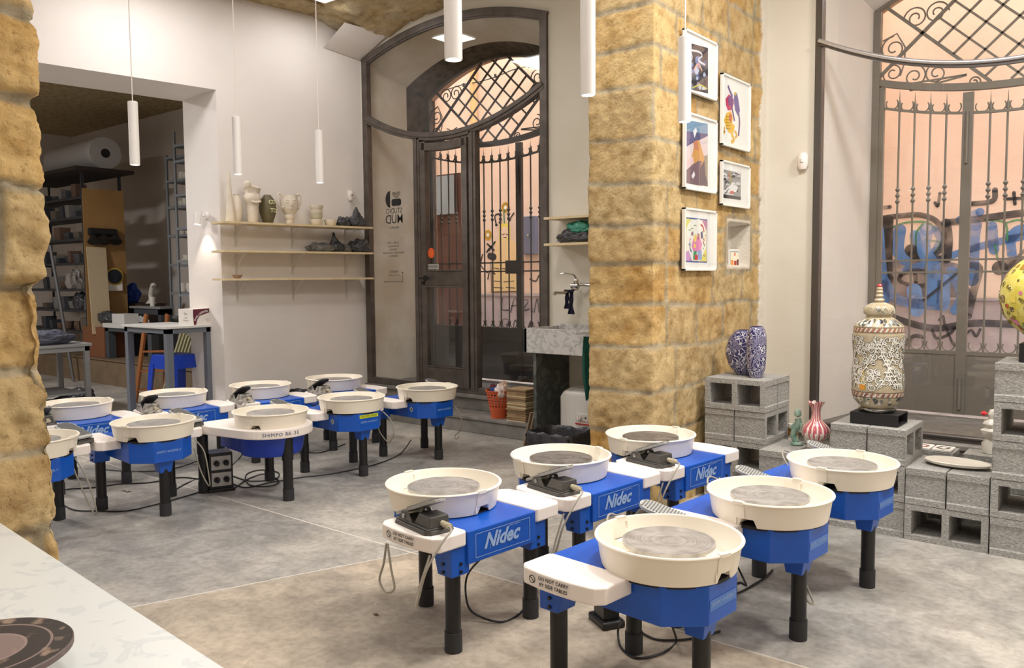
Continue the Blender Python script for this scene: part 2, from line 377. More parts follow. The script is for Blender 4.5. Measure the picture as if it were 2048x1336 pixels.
# left wall with the wide opening to the store room
def leftwall():
    T0 = -1.556; TH = .5; LZ = 3.135; LZI = 3.095
    def seg(quads):
        b = MB()
        for p in quads: b.add([tuple(v) for v in p], [tuple(range(len(p)))])
        struct(b.build('wall_left', PLASTER))
    W_ = WLp
    seg([(W_(T0, 0, 0), W_(.02, 0, 0), W_(.02, 0, LZ), W_(T0, 0, LZ)), (W_(T0, 0, 0), W_(T0-.11, TH, 0), W_(T0-.11, TH, LZI), W_(T0, 0, LZ)),
         (W_(T0-.11, TH, 0), W_(1.0, TH, 0), W_(1.0, TH, LZI), W_(T0-.11, TH, LZI))])
    seg([(W_(-7.5, 0, LZ), W_(.02, 0, LZ), W_(.02, 0, 4.5), W_(-7.5, 0, 4.5)), (W_(T0, 0, LZ), W_(T0-.11, TH, LZI), W_(-5.2, TH, LZI), W_(-5.2, 0, LZ)),
         (W_(-7.5, TH, LZI), W_(1.0, TH, LZI), W_(1.0, TH, 4.5), W_(-7.5, TH, 4.5))])
    seg([(W_(-7.5, 0, 0), W_(-5.2, 0, 0), W_(-5.2, 0, LZ), W_(-7.5, 0, LZ)), (W_(-5.2, 0, 0), W_(-5.2, TH, 0), W_(-5.2, TH, LZI), W_(-5.2, 0, LZ)),
         (W_(-7.5, TH, 0), W_(-5.2, TH, 0), W_(-5.2, TH, LZI), W_(-7.5, TH, LZI))])
leftwall()
b = MB(); b.box(7.6, 7.7, -9, .1, 0, 4.6); struct(b.build('wall_right', PLASTER))
b = MB(); b.box(-3, 7.7, -9.1, -9, 0, 4.6); struct(b.build('wall_back', PLASTER))

# ------------------------------------------------------------------ stone (tuff) material driven by a mortar / plaster mask
def stone_material(name, tint=1.0):
    m = bpy.data.materials.new(name); m.use_nodes = True; nt = m.node_tree; N = nt.nodes; L = nt.links
    b = N['Principled BSDF']; b.inputs['Roughness'].default_value = .92; b.inputs['Specular IOR Level'].default_value = .2
    tc = N.new('ShaderNodeTexCoord'); at = N.new('ShaderNodeAttribute'); at.attribute_name = 'mask'
    sp = N.new('ShaderNodeSeparateColor'); L.new(at.outputs['Color'], sp.inputs[0])
    def noi(sc, det, dist=0.):
        n = N.new('ShaderNodeTexNoise'); n.inputs['Scale'].default_value = sc; n.inputs['Detail'].default_value = det; n.inputs['Distortion'].default_value = dist; L.new(tc.outputs['Object'], n.inputs['Vector']); return n
    def ramp(src, a, ca, c_, cc):
        r = N.new('ShaderNodeValToRGB'); e = r.color_ramp.elements; e[0].position = a; e[0].color = (*lin(*ca), 1); e[1].position = c_; e[1].color = (*lin(*cc), 1); L.new(src, r.inputs['Fac']); return r.outputs[0]
    def mix(f, a, c_, bt='MIX'):
        x = N.new('ShaderNodeMix'); x.data_type = 'RGBA'; x.blend_type = bt
        if isinstance(f, float): x.inputs[0].default_value = f
        else: L.new(f, x.inputs[0])
        for i, q in ((6, a), (7, c_)):
            if isinstance(q, tuple): x.inputs[i].default_value = (*lin(*q), 1)
            else: L.new(q, x.inputs[i])
        return x.outputs[2]
    n1 = noi(2.2, 5, .5); n2 = noi(13, 8, .2); n3 = noi(48, 8)
    n3.inputs['Roughness'].default_value = .7
    base = ramp(n1.outputs['Fac'], .36, (200, 160, 96), .62, (220, 194, 142))
    tone = mix(sp.outputs[2], base, (196, 178, 142))            # per-block variation
    c = mix(.75, tone, ramp(n2.outputs['Fac'], .30, (200, 182, 148), .56, (255, 250, 240)), 'MULTIPLY')
    c = mix(.5, c, ramp(n3.outputs['Fac'], .33, (140, 108, 70), .45, (255, 255, 255)), 'MULTIPLY')
    mort = ramp(n2.outputs['Fac'], .3, (146, 134, 110), .65, (184, 170, 142))
    c = mix(sp.outputs[0], c, mort)
    c = mix(sp.outputs[1], c, (228, 220, 206))
    L.new(c, b.inputs['Base Color'])
    ad = N.new('ShaderNodeMath'); ad.operation = 'ADD'; L.new(n2.outputs['Fac'], ad.inputs[0]); L.new(n3.outputs['Fac'], ad.inputs[1])
    bp = N.new('ShaderNodeBump'); bp.inputs['Strength'].default_value = .9; bp.inputs['Distance'].default_value = .010; L.new(ad.outputs[0], bp.inputs['Height']); L.new(bp.outputs['Normal'], b.inputs['Normal'])
    return m
TUFF = stone_material('yellow_tuff')

def masonry(name, path, zs, res, amp, courses, blen, seed, prof=None, niche=None, mortar_w=.0165, plaster_u=None):
    """path: list of (x,y) corners; surface displaced outward to the right of travel"""
    rs = random.Random(seed); segs = []; tot = 0
    for a, c in zip(path[:-1], path[1:]):
        l = (Vector(c)-Vector(a)).length; segs.append((tot, l, Vector(a), (Vector(c)-Vector(a)).normalized())); tot += l
    nu = int(tot/res); nz = int((zs[1]-zs[0])/res)
    joints = []
    for k in range(len(courses)+1):
        js = []; u = -rs.uniform(0, blen)
        while u < tot:
            u += blen*rs.uniform(.75, 1.25)
            if seed == 3 and 1.62 < u < 2.04: u = 2.05+rs.choice((0, .16, .28))
            js.append((u, rs.random()))
        joints.append(js)
    def locate(u):
        for (t0, l, p, d) in segs:
            if u <= t0+l+1e-9:
                pos = p+d*(u-t0); nn = Vector((d.y, -d.x)); # right-hand normal
                # blend normals near corners
                w = .02
                i = segs.index((t0, l, p, d))
                if u-t0 < w and i > 0: d2 = segs[i-1][3]; n2 = Vector((d2.y, -d2.x)); f = .5*(1-(u-t0)/w); nn = (nn*(1-f)+n2*f); rd = -.012*f
                elif t0+l-u < w and i < len(segs)-1: d2 = segs[i+1][3]; n2 = Vector((d2.y, -d2.x)); f = .5*(1-(t0+l-u)/w); nn = (nn*(1-f)+n2*f); rd = -.012*f
                else: rd = 0
                return pos, nn.normalized(), rd
        t0, l, p, d = segs[-1]; return p+d*l, Vector((d.y, -d.x)), 0
    vs = []; masks = []
    for i in range(nu+1):
        u = tot*i/nu; pos, nn, rd = locate(u)
        for j in range(nz+1):
            z = zs[0]+(zs[1]-zs[0])*j/nz
            wz = z+.030*noise.noise(Vector((u*2.2, seed*3.1, z*1.5)))
            # nearest course line
            dz = 9; ci = 0
            for k, c in enumerate(courses):
                if wz > c: ci = k+1
                dz = min(dz, abs(wz-c))
            wu = u+.012*noise.noise(Vector((u*2, seed*1.7, z*5))); du = 9; tone = .5
            for (ju, tn) in joints[ci]:
                du = min(du, abs(wu-ju))
                if ju < wu: tone = tn
            dd = min(dz, du*1.0)
            mr = max(0., 1-dd/(mortar_w*(1+.8*noise.noise(Vector((u*7, z*7, seed)))))) ; mr = min(1., mr*2.2)
            P = Vector((pos.x*6, pos.y*6, z*6))
            h = noise.fractal(P, 1.0, 2.1, 4)*amp+noise.fractal(P*3.2, .9, 2., 4)*amp*.62+(tone-.5)*amp*.9
            h -= mr*amp*.55
            # pits
            pit = noise.noise(P*3.3+Vector((5, 1, 2)))
            if pit > .42: h -= (pit-.42)*amp*2.2
            pl = 0.
            if prof: h += prof(u, z)
            if niche:
                a = niche(pos.x, pos.y, z)
                if a: h, mr2, pl = a[0] if a[0] is not None else h*.3, a[1], a[2]; mr = max(mr, mr2)
            if plaster_u and plaster_u(u, z): pl = 1.; h = h*.2+.012
            vs.append((pos.x+nn.x*(h+rd), pos.y+nn.y*(h+rd), z)); masks.append((mr, pl, tone*.7))
    fs = [(i*(nz+1)+j, (i+1)*(nz+1)+j, (i+1)*(nz+1)+j+1, i*(nz+1)+j+1) for i in range(nu) for j in range(nz)]
    me = bpy.data.meshes.new(name); me.from_pydata(vs, [], fs); me.materials.append(TUFF)
    at = me.color_attributes.new('mask', 'FLOAT_COLOR', 'POINT')
    for k, mk in enumerate(masks): at.data[k].color = (*mk, 1)
    for p in me.polygons: p.use_smooth = True
    me.update(); o = bpy.data.objects.new(name, me); COL.objects.link(o); return struct(o)

CZ = [.24, .48, .73, .98, 1.22, 1.47, 1.70, 1.943, 2.198, 2.495, 2.715, 2.94, 3.18, 3.43, 3.68, 3.93]
def pil_niche(x, y, z):
    if x < 3.0: return None
    dy0, dy1, z0, z1 = -.655, -.205, 1.415, 1.805
    m = min(y-dy0, dy1-y, z-z0, z1-z)
    w = .03*noise.noise(Vector((y*9, z*9, 3)))
    if m+w < -.0: return None
    if m < .03: return (None, .9, .0)
    if m < .055: return (.004, .2, .8)
    return (-.13, .0, 1.)
masonry('wall_pillar', [(2.65, .0), (2.65, -1.60), (3.10, -1.60), (3.10, .0)], (0, 4.2), .0145, .0085, CZ, .5, 3,
        niche=pil_niche, plaster_u=lambda u, z: u > 3.56+.035*noise.noise(Vector((z*5, 2, 1)))+.02*noise.noise(Vector((z*21, 2, 1))))
LP = [(0, 86), (60, 92), (90, 100), (205, 103), (215, 97), (330, 97), (400, 100), (470, 97), (545, 94), (556, 84), (562, 70), (640, 74), (700, 80), (800, 84), (950, 90), (1120, 92)]
def lprof(u, z):
    y = 556-(z-1.4)/2.44*1640; px = 92
    for (a, b_), (c, d_) in zip(LP[:-1], LP[1:]):
        if a <= y <= c: px = b_+(d_-b_)*(y-a)/(c-a)
    k = (px-95)*2.44/1640*1.25
    return k*min(1, max(0, (u-.38)/.06)) if u > .38 else 0
masonry('wall_pillar', [(2.965, -5.35), (2.965, -4.805), (2.35, -4.805)], (0, 4.2), .0095, .017, [.22, .47, .70, .93, 1.16, 1.385, 1.65, 1.90, 2.13, 2.40, 2.65, 2.9, 3.2, 3.5, 3.8], .42, 11,
        prof=lprof, mortar_w=.018)
b = MB(); b.box(2.45, 2.86, -6.6, -4.90, 0, 4.2); struct(b.build('wall_pillar', PLASTER))

# vaulted ceiling of bare tuff
def ceiling():
    vs = []; X0, X1, Y0, Y1 = -3.0, 7.7, -9.05, .02; nx, ny = 260, 200; masks = []
    for i in range(nx+1):
        for j in range(ny+1):
            x = X0+(X1-X0)*i/nx; t = j/ny; y = Y0+(Y1-Y0)*(1-(1-t)**1.9)
            h = noise.fractal(Vector((x*3, y*3, 0)), 1., 2., 4)*.035
            pit = noise.noise(Vector((x*11, y*11, 4))); h += max(0, pit-.35)*.07
            u = x*.79+y*.61; v = -x*.61+y*.79
            k = round(v/.30); mu = abs(v/.30-k)*.30; mv = abs(((u+k*.23)/.55) % 1-.5)*.55
            mr = 1. if (mu > .138 or mv > .262) else 0.
            vs.append((x, y, zc(x, y)+h+mr*.006)); n_ = noise.fractal(Vector((x*2.1, y*2.1, 7)), 1., 2., 3)
            masks.append((min(1, mr*.35+max(0, n_)*1.3), .25*max(0, -n_*2), .9))
    fs = [(i*(ny+1)+j, i*(ny+1)+j+1, (i+1)*(ny+1)+j+1, (i+1)*(ny+1)+j) for i in range(nx) for j in range(ny)]
    me = bpy.data.meshes.new('ceiling'); me.from_pydata(vs, [], fs); me.materials.append(TUFF)
    at = me.color_attributes.new('mask', 'FLOAT_COLOR', 'POINT')
    for k, mk in enumerate(masks): at.data[k].color = (*mk, 1)
    for p in me.polygons: p.use_smooth = True
    o = bpy.data.objects.new('ceiling', me); COL.objects.link(o); struct(o)
    b = MB(); b.box(-3.2, 7.9, -9.2, .0, 4.45, 4.6); struct(b.build('ceiling', PLASTER))
    # smooth white springing in the corner beside the glazed door
    b = MB(); p = [WLp(-.436, -.008, 3.715), WLp(-.01, -.008, 3.66), (-.78, -.035, 3.83), (-.98, -.42, 3.90)]
    p = [Vector(q) for q in p]; n = 10
    vs = [tuple((p[0]*(1-i/n)+p[1]*(i/n))*(1-j/n)+(p[3]*(1-i/n)+p[2]*(i/n))*(j/n)) for i in range(n+1) for j in range(n+1)]
    b.add(vs, [(i*(n+1)+j, (i+1)*(n+1)+j, (i+1)*(n+1)+j+1, i*(n+1)+j+1) for i in range(n) for j in range(n)], True); struct(b.build('ceiling', PLASTER))
ceiling()
for i, (x, y, pw, colr, psz) in enumerate(PANELS):
    t = thing('ceiling_light', 'square flat white light panel on the stone vault by the arched door' if i == 0 else 'square flat light panel on the stone vault above the wheels', 'light', (x, y, zc(x, y)-.07), 0, None if i == 0 else 'ceiling light panels above the wheels')
    b = MB(); b.box(-psz/2-.01, psz/2+.01, -psz/2-.01, psz/2+.01, 0, .03); b.build('panel_frame', LAMPW, t)
    b = MB(); h_ = psz/2-.01; b.add([(-h_, -h_, -.003), (-h_, h_, -.003), (h_, h_, -.003), (h_, -h_, -.003)], [(0, 1, 2, 3)]); b.build('diffuser', LEDP, t)
    area('ceiling_lamp', (x, y, zc(x, y)-.085), psz-.02, pw, colr)
# ------------------------------------------------------------------ glazed steel door and window
def curve_pts(f, x0, x1, y, n=28): return [(x0+(x1-x0)*i/n, y, f(x0+(x1-x0)*i/n)) for i in range(n+1)]
def pane(b, x0, x1, zb, zt, y, n=12):
    for i in range(n):
        a = x0+(x1-x0)*i/n; c = x0+(x1-x0)*(i+1)/n
        b.add([(a, y, zb(a)), (c, y, zb(c)), (c, y, zt(c)), (a, y, zt(a))], [(0, 1, 2, 3)])
def glazed_door():
    R = struct(group_root('door_1')); k = lambda v: (lambda x: v)
    Y = .0
    b = MB()
    b.sweep(curve_pts(lambda x: fa_door(x)-.035, DX0, DX1, Y), .07, .06)
    b.sweep(curve_pts(lambda x: fa_door(x)-.075, DX0+.05, DX1-.05, Y-.005), .02, .03)
    b.box(DX0, DX0+.075, -.031, .031, .30, 3.64); b.box(DX1-.075, DX1, -.031, .031, .30, 3.64)
    b.box(DX0+.075, DX1-.075, -.03, .03, .30, .365)
    b.build('outer_frame', STEEL, R, .004)
    b = MB(); b.sweep(curve_pts(tr_door, DX0+.04, DX1-.04, Y), .075, .07); b.sweep(curve_pts(lambda x: tr_door(x)+.005, DX0+.04, DX1-.04, Y-.03), .028, .03)
    b.build('transom', STEEL, R, .004)
    for x in (-.455, .275):
        b = MB(); b.box(x, x+.085, -.035, .035, .33, tr_door(x+.04)-.02); b.box(x+.03, x+.055, -.043, -.03, .35, tr_door(x+.04)-.03)
        b.build('mullion', STEEL, R, .004)
    b = MB(); pane(b, DX0+.07, DX1-.07, lambda x: tr_door(x)+.035, lambda x: fa_door(x)-.07, .004, 24); b.build('glass_pane', GLASS, R)
    b = MB(); pane(b, DX0+.07, -.455, k(.365), lambda x: tr_door(x)-.035, .004); gl = b.build('glass_pane', GLASS, R)
    b = MB(); pane(b, .36, DX1-.07, k(.365), lambda x: tr_door(x)-.035, .004); b.build('glass_pane', GLASS, R)
    # the opening leaf
    x0, x1 = -.355, .262
    leaf = group_root('door_leaf'); leaf.parent = R
    b = MB(); lt = lambda x: tr_door(x)-.055
    b.box(x0, x0+.07, -.045, .015, .345, lt(x0+.03)); b.box(x1-.07, x1, -.045, .015, .345, lt(x1-.03))
    b.sweep(curve_pts(lambda x: tr_door(x)-.10, x0+.02, x1-.02, -.015, 12), .075, .06)
    b.box(x0+.07, x1-.07, -.0445, .0145, 1.325, 1.465); b.box(x0+.07, x1-.07, -.0445, .0145, .345, .53)
    for z in (.53, 1.465):
        b.box(x0+.062, x1-.062, -.05, -.03, z, z+.014)
    b.box(x0+.062, x1-.062, -.05, -.03, 1.31, 1.325)
    b.build('leaf_frame', STEEL, leaf, .004)
    b = MB(); b.box(x0+.075, x1-.075, -.02, -.014, .53, 1.32); pane(b, x0+.07, x1-.07, k(1.47), lambda x: tr_door(x)-.13, -.017, 6)
    b.build('leaf_glass', GLASS, leaf)
    b = MB(); b.cyl((x0+.045, -.045, 1.40), (x0+.045, -.09, 1.40), .011); b.box(x0+.02, x0+.15, -.102, -.084, 1.390, 1.410); b.cyl((x0+.06, -.05, 1.40), (x0+.06, -.046, 1.40), .03)
    b.build('door_handle', BLACKP, leaf, .003)
    b = MB(); b.box(x0+.012, x0+.05, -.052, -.045, 1.335, 1.372); b.build('door_lock', BLACKP, leaf)
    b = MB(); o = (x0+.135, -.021, 1.512)
    b.mi = 0; b.flat([(-.085, -.026), (.085, -.026), (.085, .026), (-.085, .026)], o, (1, 0, 0), (0, 0, 1))
    b.mi = 1; b.text('SPINGERE', .033, o, (1, 0, 0), (0, 0, 1), .001); b.build('push_sign', [mat('grey_sign', (168, 164, 158), .5), INK], leaf)
    b = MB(); o = Vector((x0+.12, -.021, 1.645)); b.flat([(.045*cos(a*pi/12), .05*sin(a*pi/12)) for a in range(24)], o, (1, 0, 0), (0, 0, 1))
    b.mi = 1; b.text('@', .05, o, (1, 0, 0), (0, 0, 1), .001); b.build('round_sticker', [mat('orange_sticker', (226, 92, 36), .5), mat('orange_dark', (246, 130, 60), .5)], leaf)
    # lettering on the fixed pane, applied to read from the street (mirrored from indoors)
    b = MB(); r, u = (-1, 0, 0), (0, 0, 1)
    cx = -.775; Yt = .0005
    def T(s, sz, x, z, **kw): b.text(s, sz, (x, Yt, z), r, u, 0, **kw)
    T('STUDIO', .078, cx, 2.083, sx=.86); T('MUD', .128, cx, 1.998, bold=.0006, sx=.92)
    T('CERAMICS', .03, cx, 1.915)
    for s, z in (('CORSI / VASI', 1.762), ('DI ARGILLA', 1.728), ('TORNIO', 1.694), ('MANUALE E SCULTURA', 1.660), ('CERAMICA', 1.628)): T(s, .03, cx-.02, z)
    for s, z in (('INGRESSO', 1.468), ('SU VIA MUD', 1.432)): T(s, .03, cx-.02, z)
    P = lambda pts, off=0: b.flat(pts, (cx, Yt, 0), r, u, off)
    b.ribbon([(-.11, 1.365), (.15, 1.365)], .004, (cx, Yt, 0), r, u); b.ribbon([(-.11, 1.365), (-.11, 1.46)], .004, (cx, Yt, 0), r, u)
    b.flat([(.15, 1.355), (.165, 1.365), (.15, 1.375)], (cx, Yt, 0), r, u); b.flat([(-.12, 1.455), (-.10, 1.455), (-.11, 1.47)], (cx, Yt, 0), r, u)
    # emblem: half disc, stack of arcs, rounded block
    P([(.055+.07*cos(a*pi/20-pi/2), 2.205+.085*sin(a*pi/20-pi/2)) for a in range(21)])
    P([(-.105, 2.15), (-.09, 2.135), (.02, 2.135), (.035, 2.15), (.035, 2.19), (.02, 2.205), (-.09, 2.205), (-.105, 2.19)])
    for rr in (.052, .04, .028, .017):
        b.ribbon([(-.035+rr*cos(pi+a*pi/16), 2.275+rr*1.1*sin(pi+a*pi/16)) for a in range(17)], .0055, (cx, Yt, 0), r, u)
    b.build('lettering', INK, R)
glazed_door()
def glazed_window():
    R = struct(group_root('window_1'))
    STE2 = mat('polished_dark_steel', (92, 87, 84), .3, .5)
    b = MB(); b.sweep(curve_pts(lambda x: fa_win(x)-.035, WX0, WX1, 0), .07, .06); b.box(WX0, WX0+.05, -.03, .03, .335, 3.62); b.box(WX1-.05, WX1, -.03, .03, .335, 3.62)
    b.build('outer_frame', STE2, R, .004)
    b = MB(); b.box(WX0, WX1, -.03, .03, .335, .375); b.cyl((WX0, -.03, .368), (WX1, -.03, .368), .012); b.build('bottom_rail', STE2, R)
    b = MB(); b.sweep(curve_pts(tr_win, WX0+.03, WX1-.03, 0, 40), .022, .06); b.sweep(curve_pts(lambda x: tr_win(x)-.02, WX0+.03, WX1-.03, -.03, 40), .014, .03)
    b.build('transom', STE2, R)
    b = MB(); b.tube([(p[0], -.047, p[2]+.002) for p in curve_pts(tr_win, WX0+.03, WX1-.03, 0, 40)], .014, 10); b.build('chrome_bead', mat('bright_steel', (214, 212, 216), .25, .8), R)
    b = MB(); pane(b, WX0+.05, WX1-.05, lambda x: tr_win(x)+.01, lambda x: fa_win(x)-.07, .004, 24); b.build('glass_pane', GLASS, R)
    b = MB(); pane(b, WX0+.05, WX1-.05, lambda x: .375, lambda x: tr_win(x)-.03, .004, 24); b.build('glass_pane', GLASS, R)
glazed_window()

# ------------------------------------------------------------------ wrought iron gates outside each opening
def iron_gate(name, label, gx0, gx1, gy, go, dz, sill, m):
    root = thing(name, label, 'gate', ((gx0+gx1)/2, gy, sill)); hw = (gx1-gx0)/2
    T0 = Matrix.Translation((-(gx0+gx1)/2, -gy, -sill)); xc = (gx0+gx1)/2
    def B(): q = MB(); q.T = T0; return q
    cr = lambda x: 2.765+dz+.14*((x-xc)/hw)**2          # underside crown bar
    ar = lambda x: go(x)-.015
    b = B(); b.box(gx0-.03, gx0+.03, gy-.03, gy+.03, sill, ar(gx0)); b.box(gx1-.03, gx1+.03, gy-.03, gy+.03, sill, ar(gx1))
    b.sweep(curve_pts(lambda x: go(x)-.01, gx0, gx1, gy), .02, .05)
    b.build('gate_frame', m, root)
    b = B(); b.sweep(curve_pts(lambda x: cr(x)+.02, gx0, gx1, gy), .05, .05); b.build('crown_bar', m, root)
    # lattice of diagonal bars above the crown bar
    g = B(); sl = .93; W = hw*.98
    ok = lambda x, z: cr(x)+.04 < z < ar(x) and abs((x-xc)) + .35*abs(z-3.2) < hw*.86
    for sg in (1, -1):
        for i in (-3, -2, -1, 0, 1, 2, 3):
            a = xc+i*.207; run = []; best = []
            for k in range(-120, 121):
                x = a+k*.012; z = 3.22+dz*.6+sg*sl*(x-a); ao = x+sg*(z-3.22-dz*.6)/sl
                if cr(x)+.04 < z < ar(x) and abs(x-xc) < hw and (abs(i) == 3 or abs(ao-xc) < .625): run.append((x, gy, z))
                else:
                    if len(run) > len(best): best = run
                    run = []
            if len(best) > 3: g.bar(best[0], best[-1], .024 if abs(i) == 3 else .015, .016)
    g.build('lattice_grille', m, root)
    sc = B()
    def scroll(cx, cz, r, a0, dirn, turns=1.6, tail=None):
        pts = []
        for k in range(30):
            t = k/29; rr = r*(1-.78*t); a = a0+dirn*turns*2*pi*t; pts.append((cx+rr*cos(a)*1., gy, cz+rr*sin(a)))
        if tail: pts = [(p[0], gy, p[1]) for p in tail]+pts
        s2 = B(); s2.tube(pts, .006, 6); s2.build('scroll', m, root)
    for sg in (-1, 1):
        X = lambda d: xc+sg*(hw-d)
        scroll(X(.12), 3.16+dz, .095, pi/2 if sg < 0 else pi/2, sg*-1, tail=None)
        scroll(X(.12), 2.98+dz, .08, -pi/2, sg)
        scroll(X(.27), 3.36+dz, .085, 0 if sg > 0 else pi, sg)
        scroll(X(.41), 3.37+dz, .085, pi if sg > 0 else 0, -sg)
        scroll(X(.27), 2.93+dz, .085, pi/2, sg); scroll(X(.42), 2.93+dz, .08, pi/2, -sg)
        scroll(X(.67), 2.83+dz, .045, -pi/2, -sg)
        s2 = B(); s2.tube([(X(.04), gy, 3.23+dz), (X(.14), gy, 3.27+dz), (X(.2), gy, 3.16+dz), (X(.2), gy, 3.05+dz), (X(.17), gy, 2.95+dz)], .006); s2.build('scroll', m, root)
        s2 = B(); s2.bar((X(.2), gy, 2.88+dz), (X(.62), gy, 2.89+dz), .012, .012); s2.bar((X(.24), gy, 2.83+dz), (X(.62), gy, 2.885+dz), .012, .012); s2.build('stay_bar', m, root)
    # three leaves
    n = 3; lw = (gx1-gx0-.06)/n; rail = lambda x: cr(x)-.165
    for L_ in range(n):
        a = gx0+.03+L_*lw; c = a+lw
        leaf = group_root('gate_leaf'); leaf.parent = root
        b = B(); sw = .034
        b.box(a, a+sw, gy-.02, gy+.02, sill+.02, cr(a)-.02); b.box(c-sw, c, gy-.02, gy+.02, sill+.02, cr(c)-.02)
        b.sweep(curve_pts(rail, a, c, gy, 8), .018, .02)
        b.box(a, c, gy-.012, gy+.012, .852+dz, .88+dz); b.box(a, c, gy-.012, gy+.012, 1.548+dz, 1.562+dz); b.box(a, c, gy-.012, gy+.012, 1.458+dz, 1.472+dz)
        b.build('leaf_frame', m, leaf)
        b = B(); b.box(a+.02, c-.02, gy-.006, gy+.006, sill+.02, .86+dz); b.build('lower_panel', m, leaf)
        nb = 4; xs = [a+sw+(lw-2*sw)*(k+1)/(nb+1) for k in range(nb)]
        for x in xs:
            b = B(); b.cyl((x, gy, .88+dz), (x, gy, rail(x)+.04), .0075, n=8)
            b.lathe([(.009, 0), (.016, .03), (.004, .075), (.0005, .15)], 8, (x, gy, rail(x)+.0), caps=False)
            for zz in (-.045, 0, .045): b.lathe([(.0075, -.018), (.019, 0), (.0075, .018)], 10, (x, gy, 2.05+dz+zz), caps=False)
            b.build('bar', m, leaf)
        ring = B(); cell = xs[1]-xs[0]; cs = [xs[0]-cell/2]+[x+cell/2 for x in xs]
        for x in cs:
            rr = cell/2-.012
            for z0 in (.88+dz+rr, rail(x)+rr*1.0):
                ring.tube([(x+rr*cos(t), gy-.002, z0+rr*sin(t)) for t in [radians(-215+q*250/16) for q in range(17)]], .005, 5)
        ring.build('ring_scrolls', m, leaf)
        if L_ == 1:
            b = B(); b.box(c-.17, c+.03, gy-.03, gy+.03, 1.44+dz, 1.575+dz); b.build('lock_box', m, leaf)
        if L_ > 0:
            b = B(); b.cyl((a, gy-.03, 2.25+dz), (a, gy-.03, 2.62+dz), .012, n=8); b.cyl((a, gy-.03, .45+dz), (a, gy-.03, .68+dz), .012, n=8); b.build('hinge', m, leaf)
iron_gate('iron_gate', 'dark wrought iron gate with lattice top outside the arched glass door', -1.05, .87, .80, go_door, 0., .31, IRON)
iron_gate('iron_gate', 'pale grey wrought iron gate with lattice top outside the right-hand window', 3.58, 5.46, 1.0, go_win, -.05, .34, IRONW)

# ------------------------------------------------------------------ the street: ground, opposite house, graffiti
YS = 3.3
SAL = mat('salmon_street_plaster', (226, 196, 172), .9, col2=(236, 208, 186), nscale=1.1, bump=.3, bscale=14)
PLI = mat('grey_cement_plinth', (158, 146, 146), .9, col2=(184, 170, 168), nscale=3, bump=.4, bscale=18)
b = MB(); b.box(-9, 9, .25, YS+.4, .02, .20); struct(b.build('floor', mat('street_paving', (120, 112, 106), .85, col2=(150, 140, 132), nscale=6)))
b = MB(); b.box(-9, 9, YS, YS+.3, .2, 8.5); struct(b.build('wall_street', SAL))
b = MB(); b.box(-9, 9, YS-.035, YS, .2, 1.165); b.box(-9, 9, YS-.045, YS, 1.14, 1.165); struct(b.build('trim_5', PLI))
b = MB(); b.box(-9, 9, .99, 1.14, 4.6, 8.0); struct(b.build('wall_street', PLASTER_O))
b = MB(); b.box(-9.2, -9, 1.15, YS+.3, 0, 8); b.box(9, 9.2, .1, YS+.3, 0, 8); struct(b.build('wall_street', SAL))
t = thing('drainpipe', 'cream painted drainpipe on the salmon house across the street', 'pipe', (2.93, YS-.06, 0))
b = MB(); b.cyl((0, 0, 2.75), (0, 0, 8.4), .05); b.build('pipe', mat('cream_pipe', (236, 206, 160), .5), t)
b = MB(); b.cyl((0, 0, 2.70), (0, 0, 2.78), .06); b.build('pipe_collar', mat('cream_pipe', (236, 206, 160), .5), t)
t = thing('drainpipe', 'ochre drainpipe running down the house opposite the arched door', 'pipe', (-2.55, YS-.06, 0))
b = MB(); b.cyl((0, 0, 3.0), (0, 0, 8.4), .05); b.build('pipe', mat('ochre_pipe', (222, 178, 116), .5), t)
t = thing('street_pilaster', 'ochre painted pilaster beside the brown doorway across the street', 'pilaster', (-3.45, YS-.10, .2))
b = MB(); b.box(-.10, .08, -.02, .062, 0, 4.2); b.build('shaft', mat('ochre_paint', (206, 150, 88), .7), t)
t = thing('shop_door', 'dark brown doorway with grey panes across the street', 'door', (-3.12, YS-.05, .2))
BRN = mat('brown_wood', (82, 48, 36), .6)
b = MB(); b.add([(p[0]-(-3.12), 0, p[1]-.2) for p in [(-3.32, .2), (-2.86, .2), (-2.82, .75), (-2.76, 1.3), (-2.86, 1.42), (-2.78, 1.62), (-2.8, 2.1), (-2.9, 2.35), (-2.9, 2.95), (-3.32, 2.95)]], [tuple(range(10))]); b.T = Matrix.Translation((0, .04, 0))
b.box(-.2, .26, -.03, .0, 0, 2.75); b.build('door_leaf', BRN, t)
b = MB(); b.box(-.17, .2, -.06, -.045, 2.15, 2.72); b.build('pane', mat('grey_shop_glass', (132, 140, 142), .3), t)
b = MB(); b.box(-3.56, -3.36, YS-.165, YS-.145, .2, 1.3); tag(b.build('poster_stand', mat('lilac_board', (150, 144, 160), .6)), 'pale lilac board standing on the street before the ochre pilaster', 'board')
t = thing('meter_box', 'blue-grey metal meter cabinet on the wall across the street', 'box', (-1.555, YS-.05, 1.98))
b = MB(); b.box(-.125, .125, -.04, .05, -.26, .26); b.build('cabinet', mat('blue_grey_metal', (104, 108, 128), .5), t, .006)
b = MB(); b.cyl((.02, -.04, 0), (.02, -.06, 0), .018); b.build('lock', CHROME, t)
t = thing('street_wire', 'thin black cable strung across the salmon wall above the gate', 'cable', (0, YS-.1, 4.2))
b = MB(); b.tube([(-4.2+.3*i, 0, .02*sin(i*1.7)+.018*(i-6)) for i in range(14)], .008, 5)
for i in range(1, 13, 2): b.box(-4.2+.3*i-.012, -4.2+.3*i+.012, -.012, .012, -.02+.018*(i-6), .03+.018*(i-6))
b.build('cable', BLACKM, t)

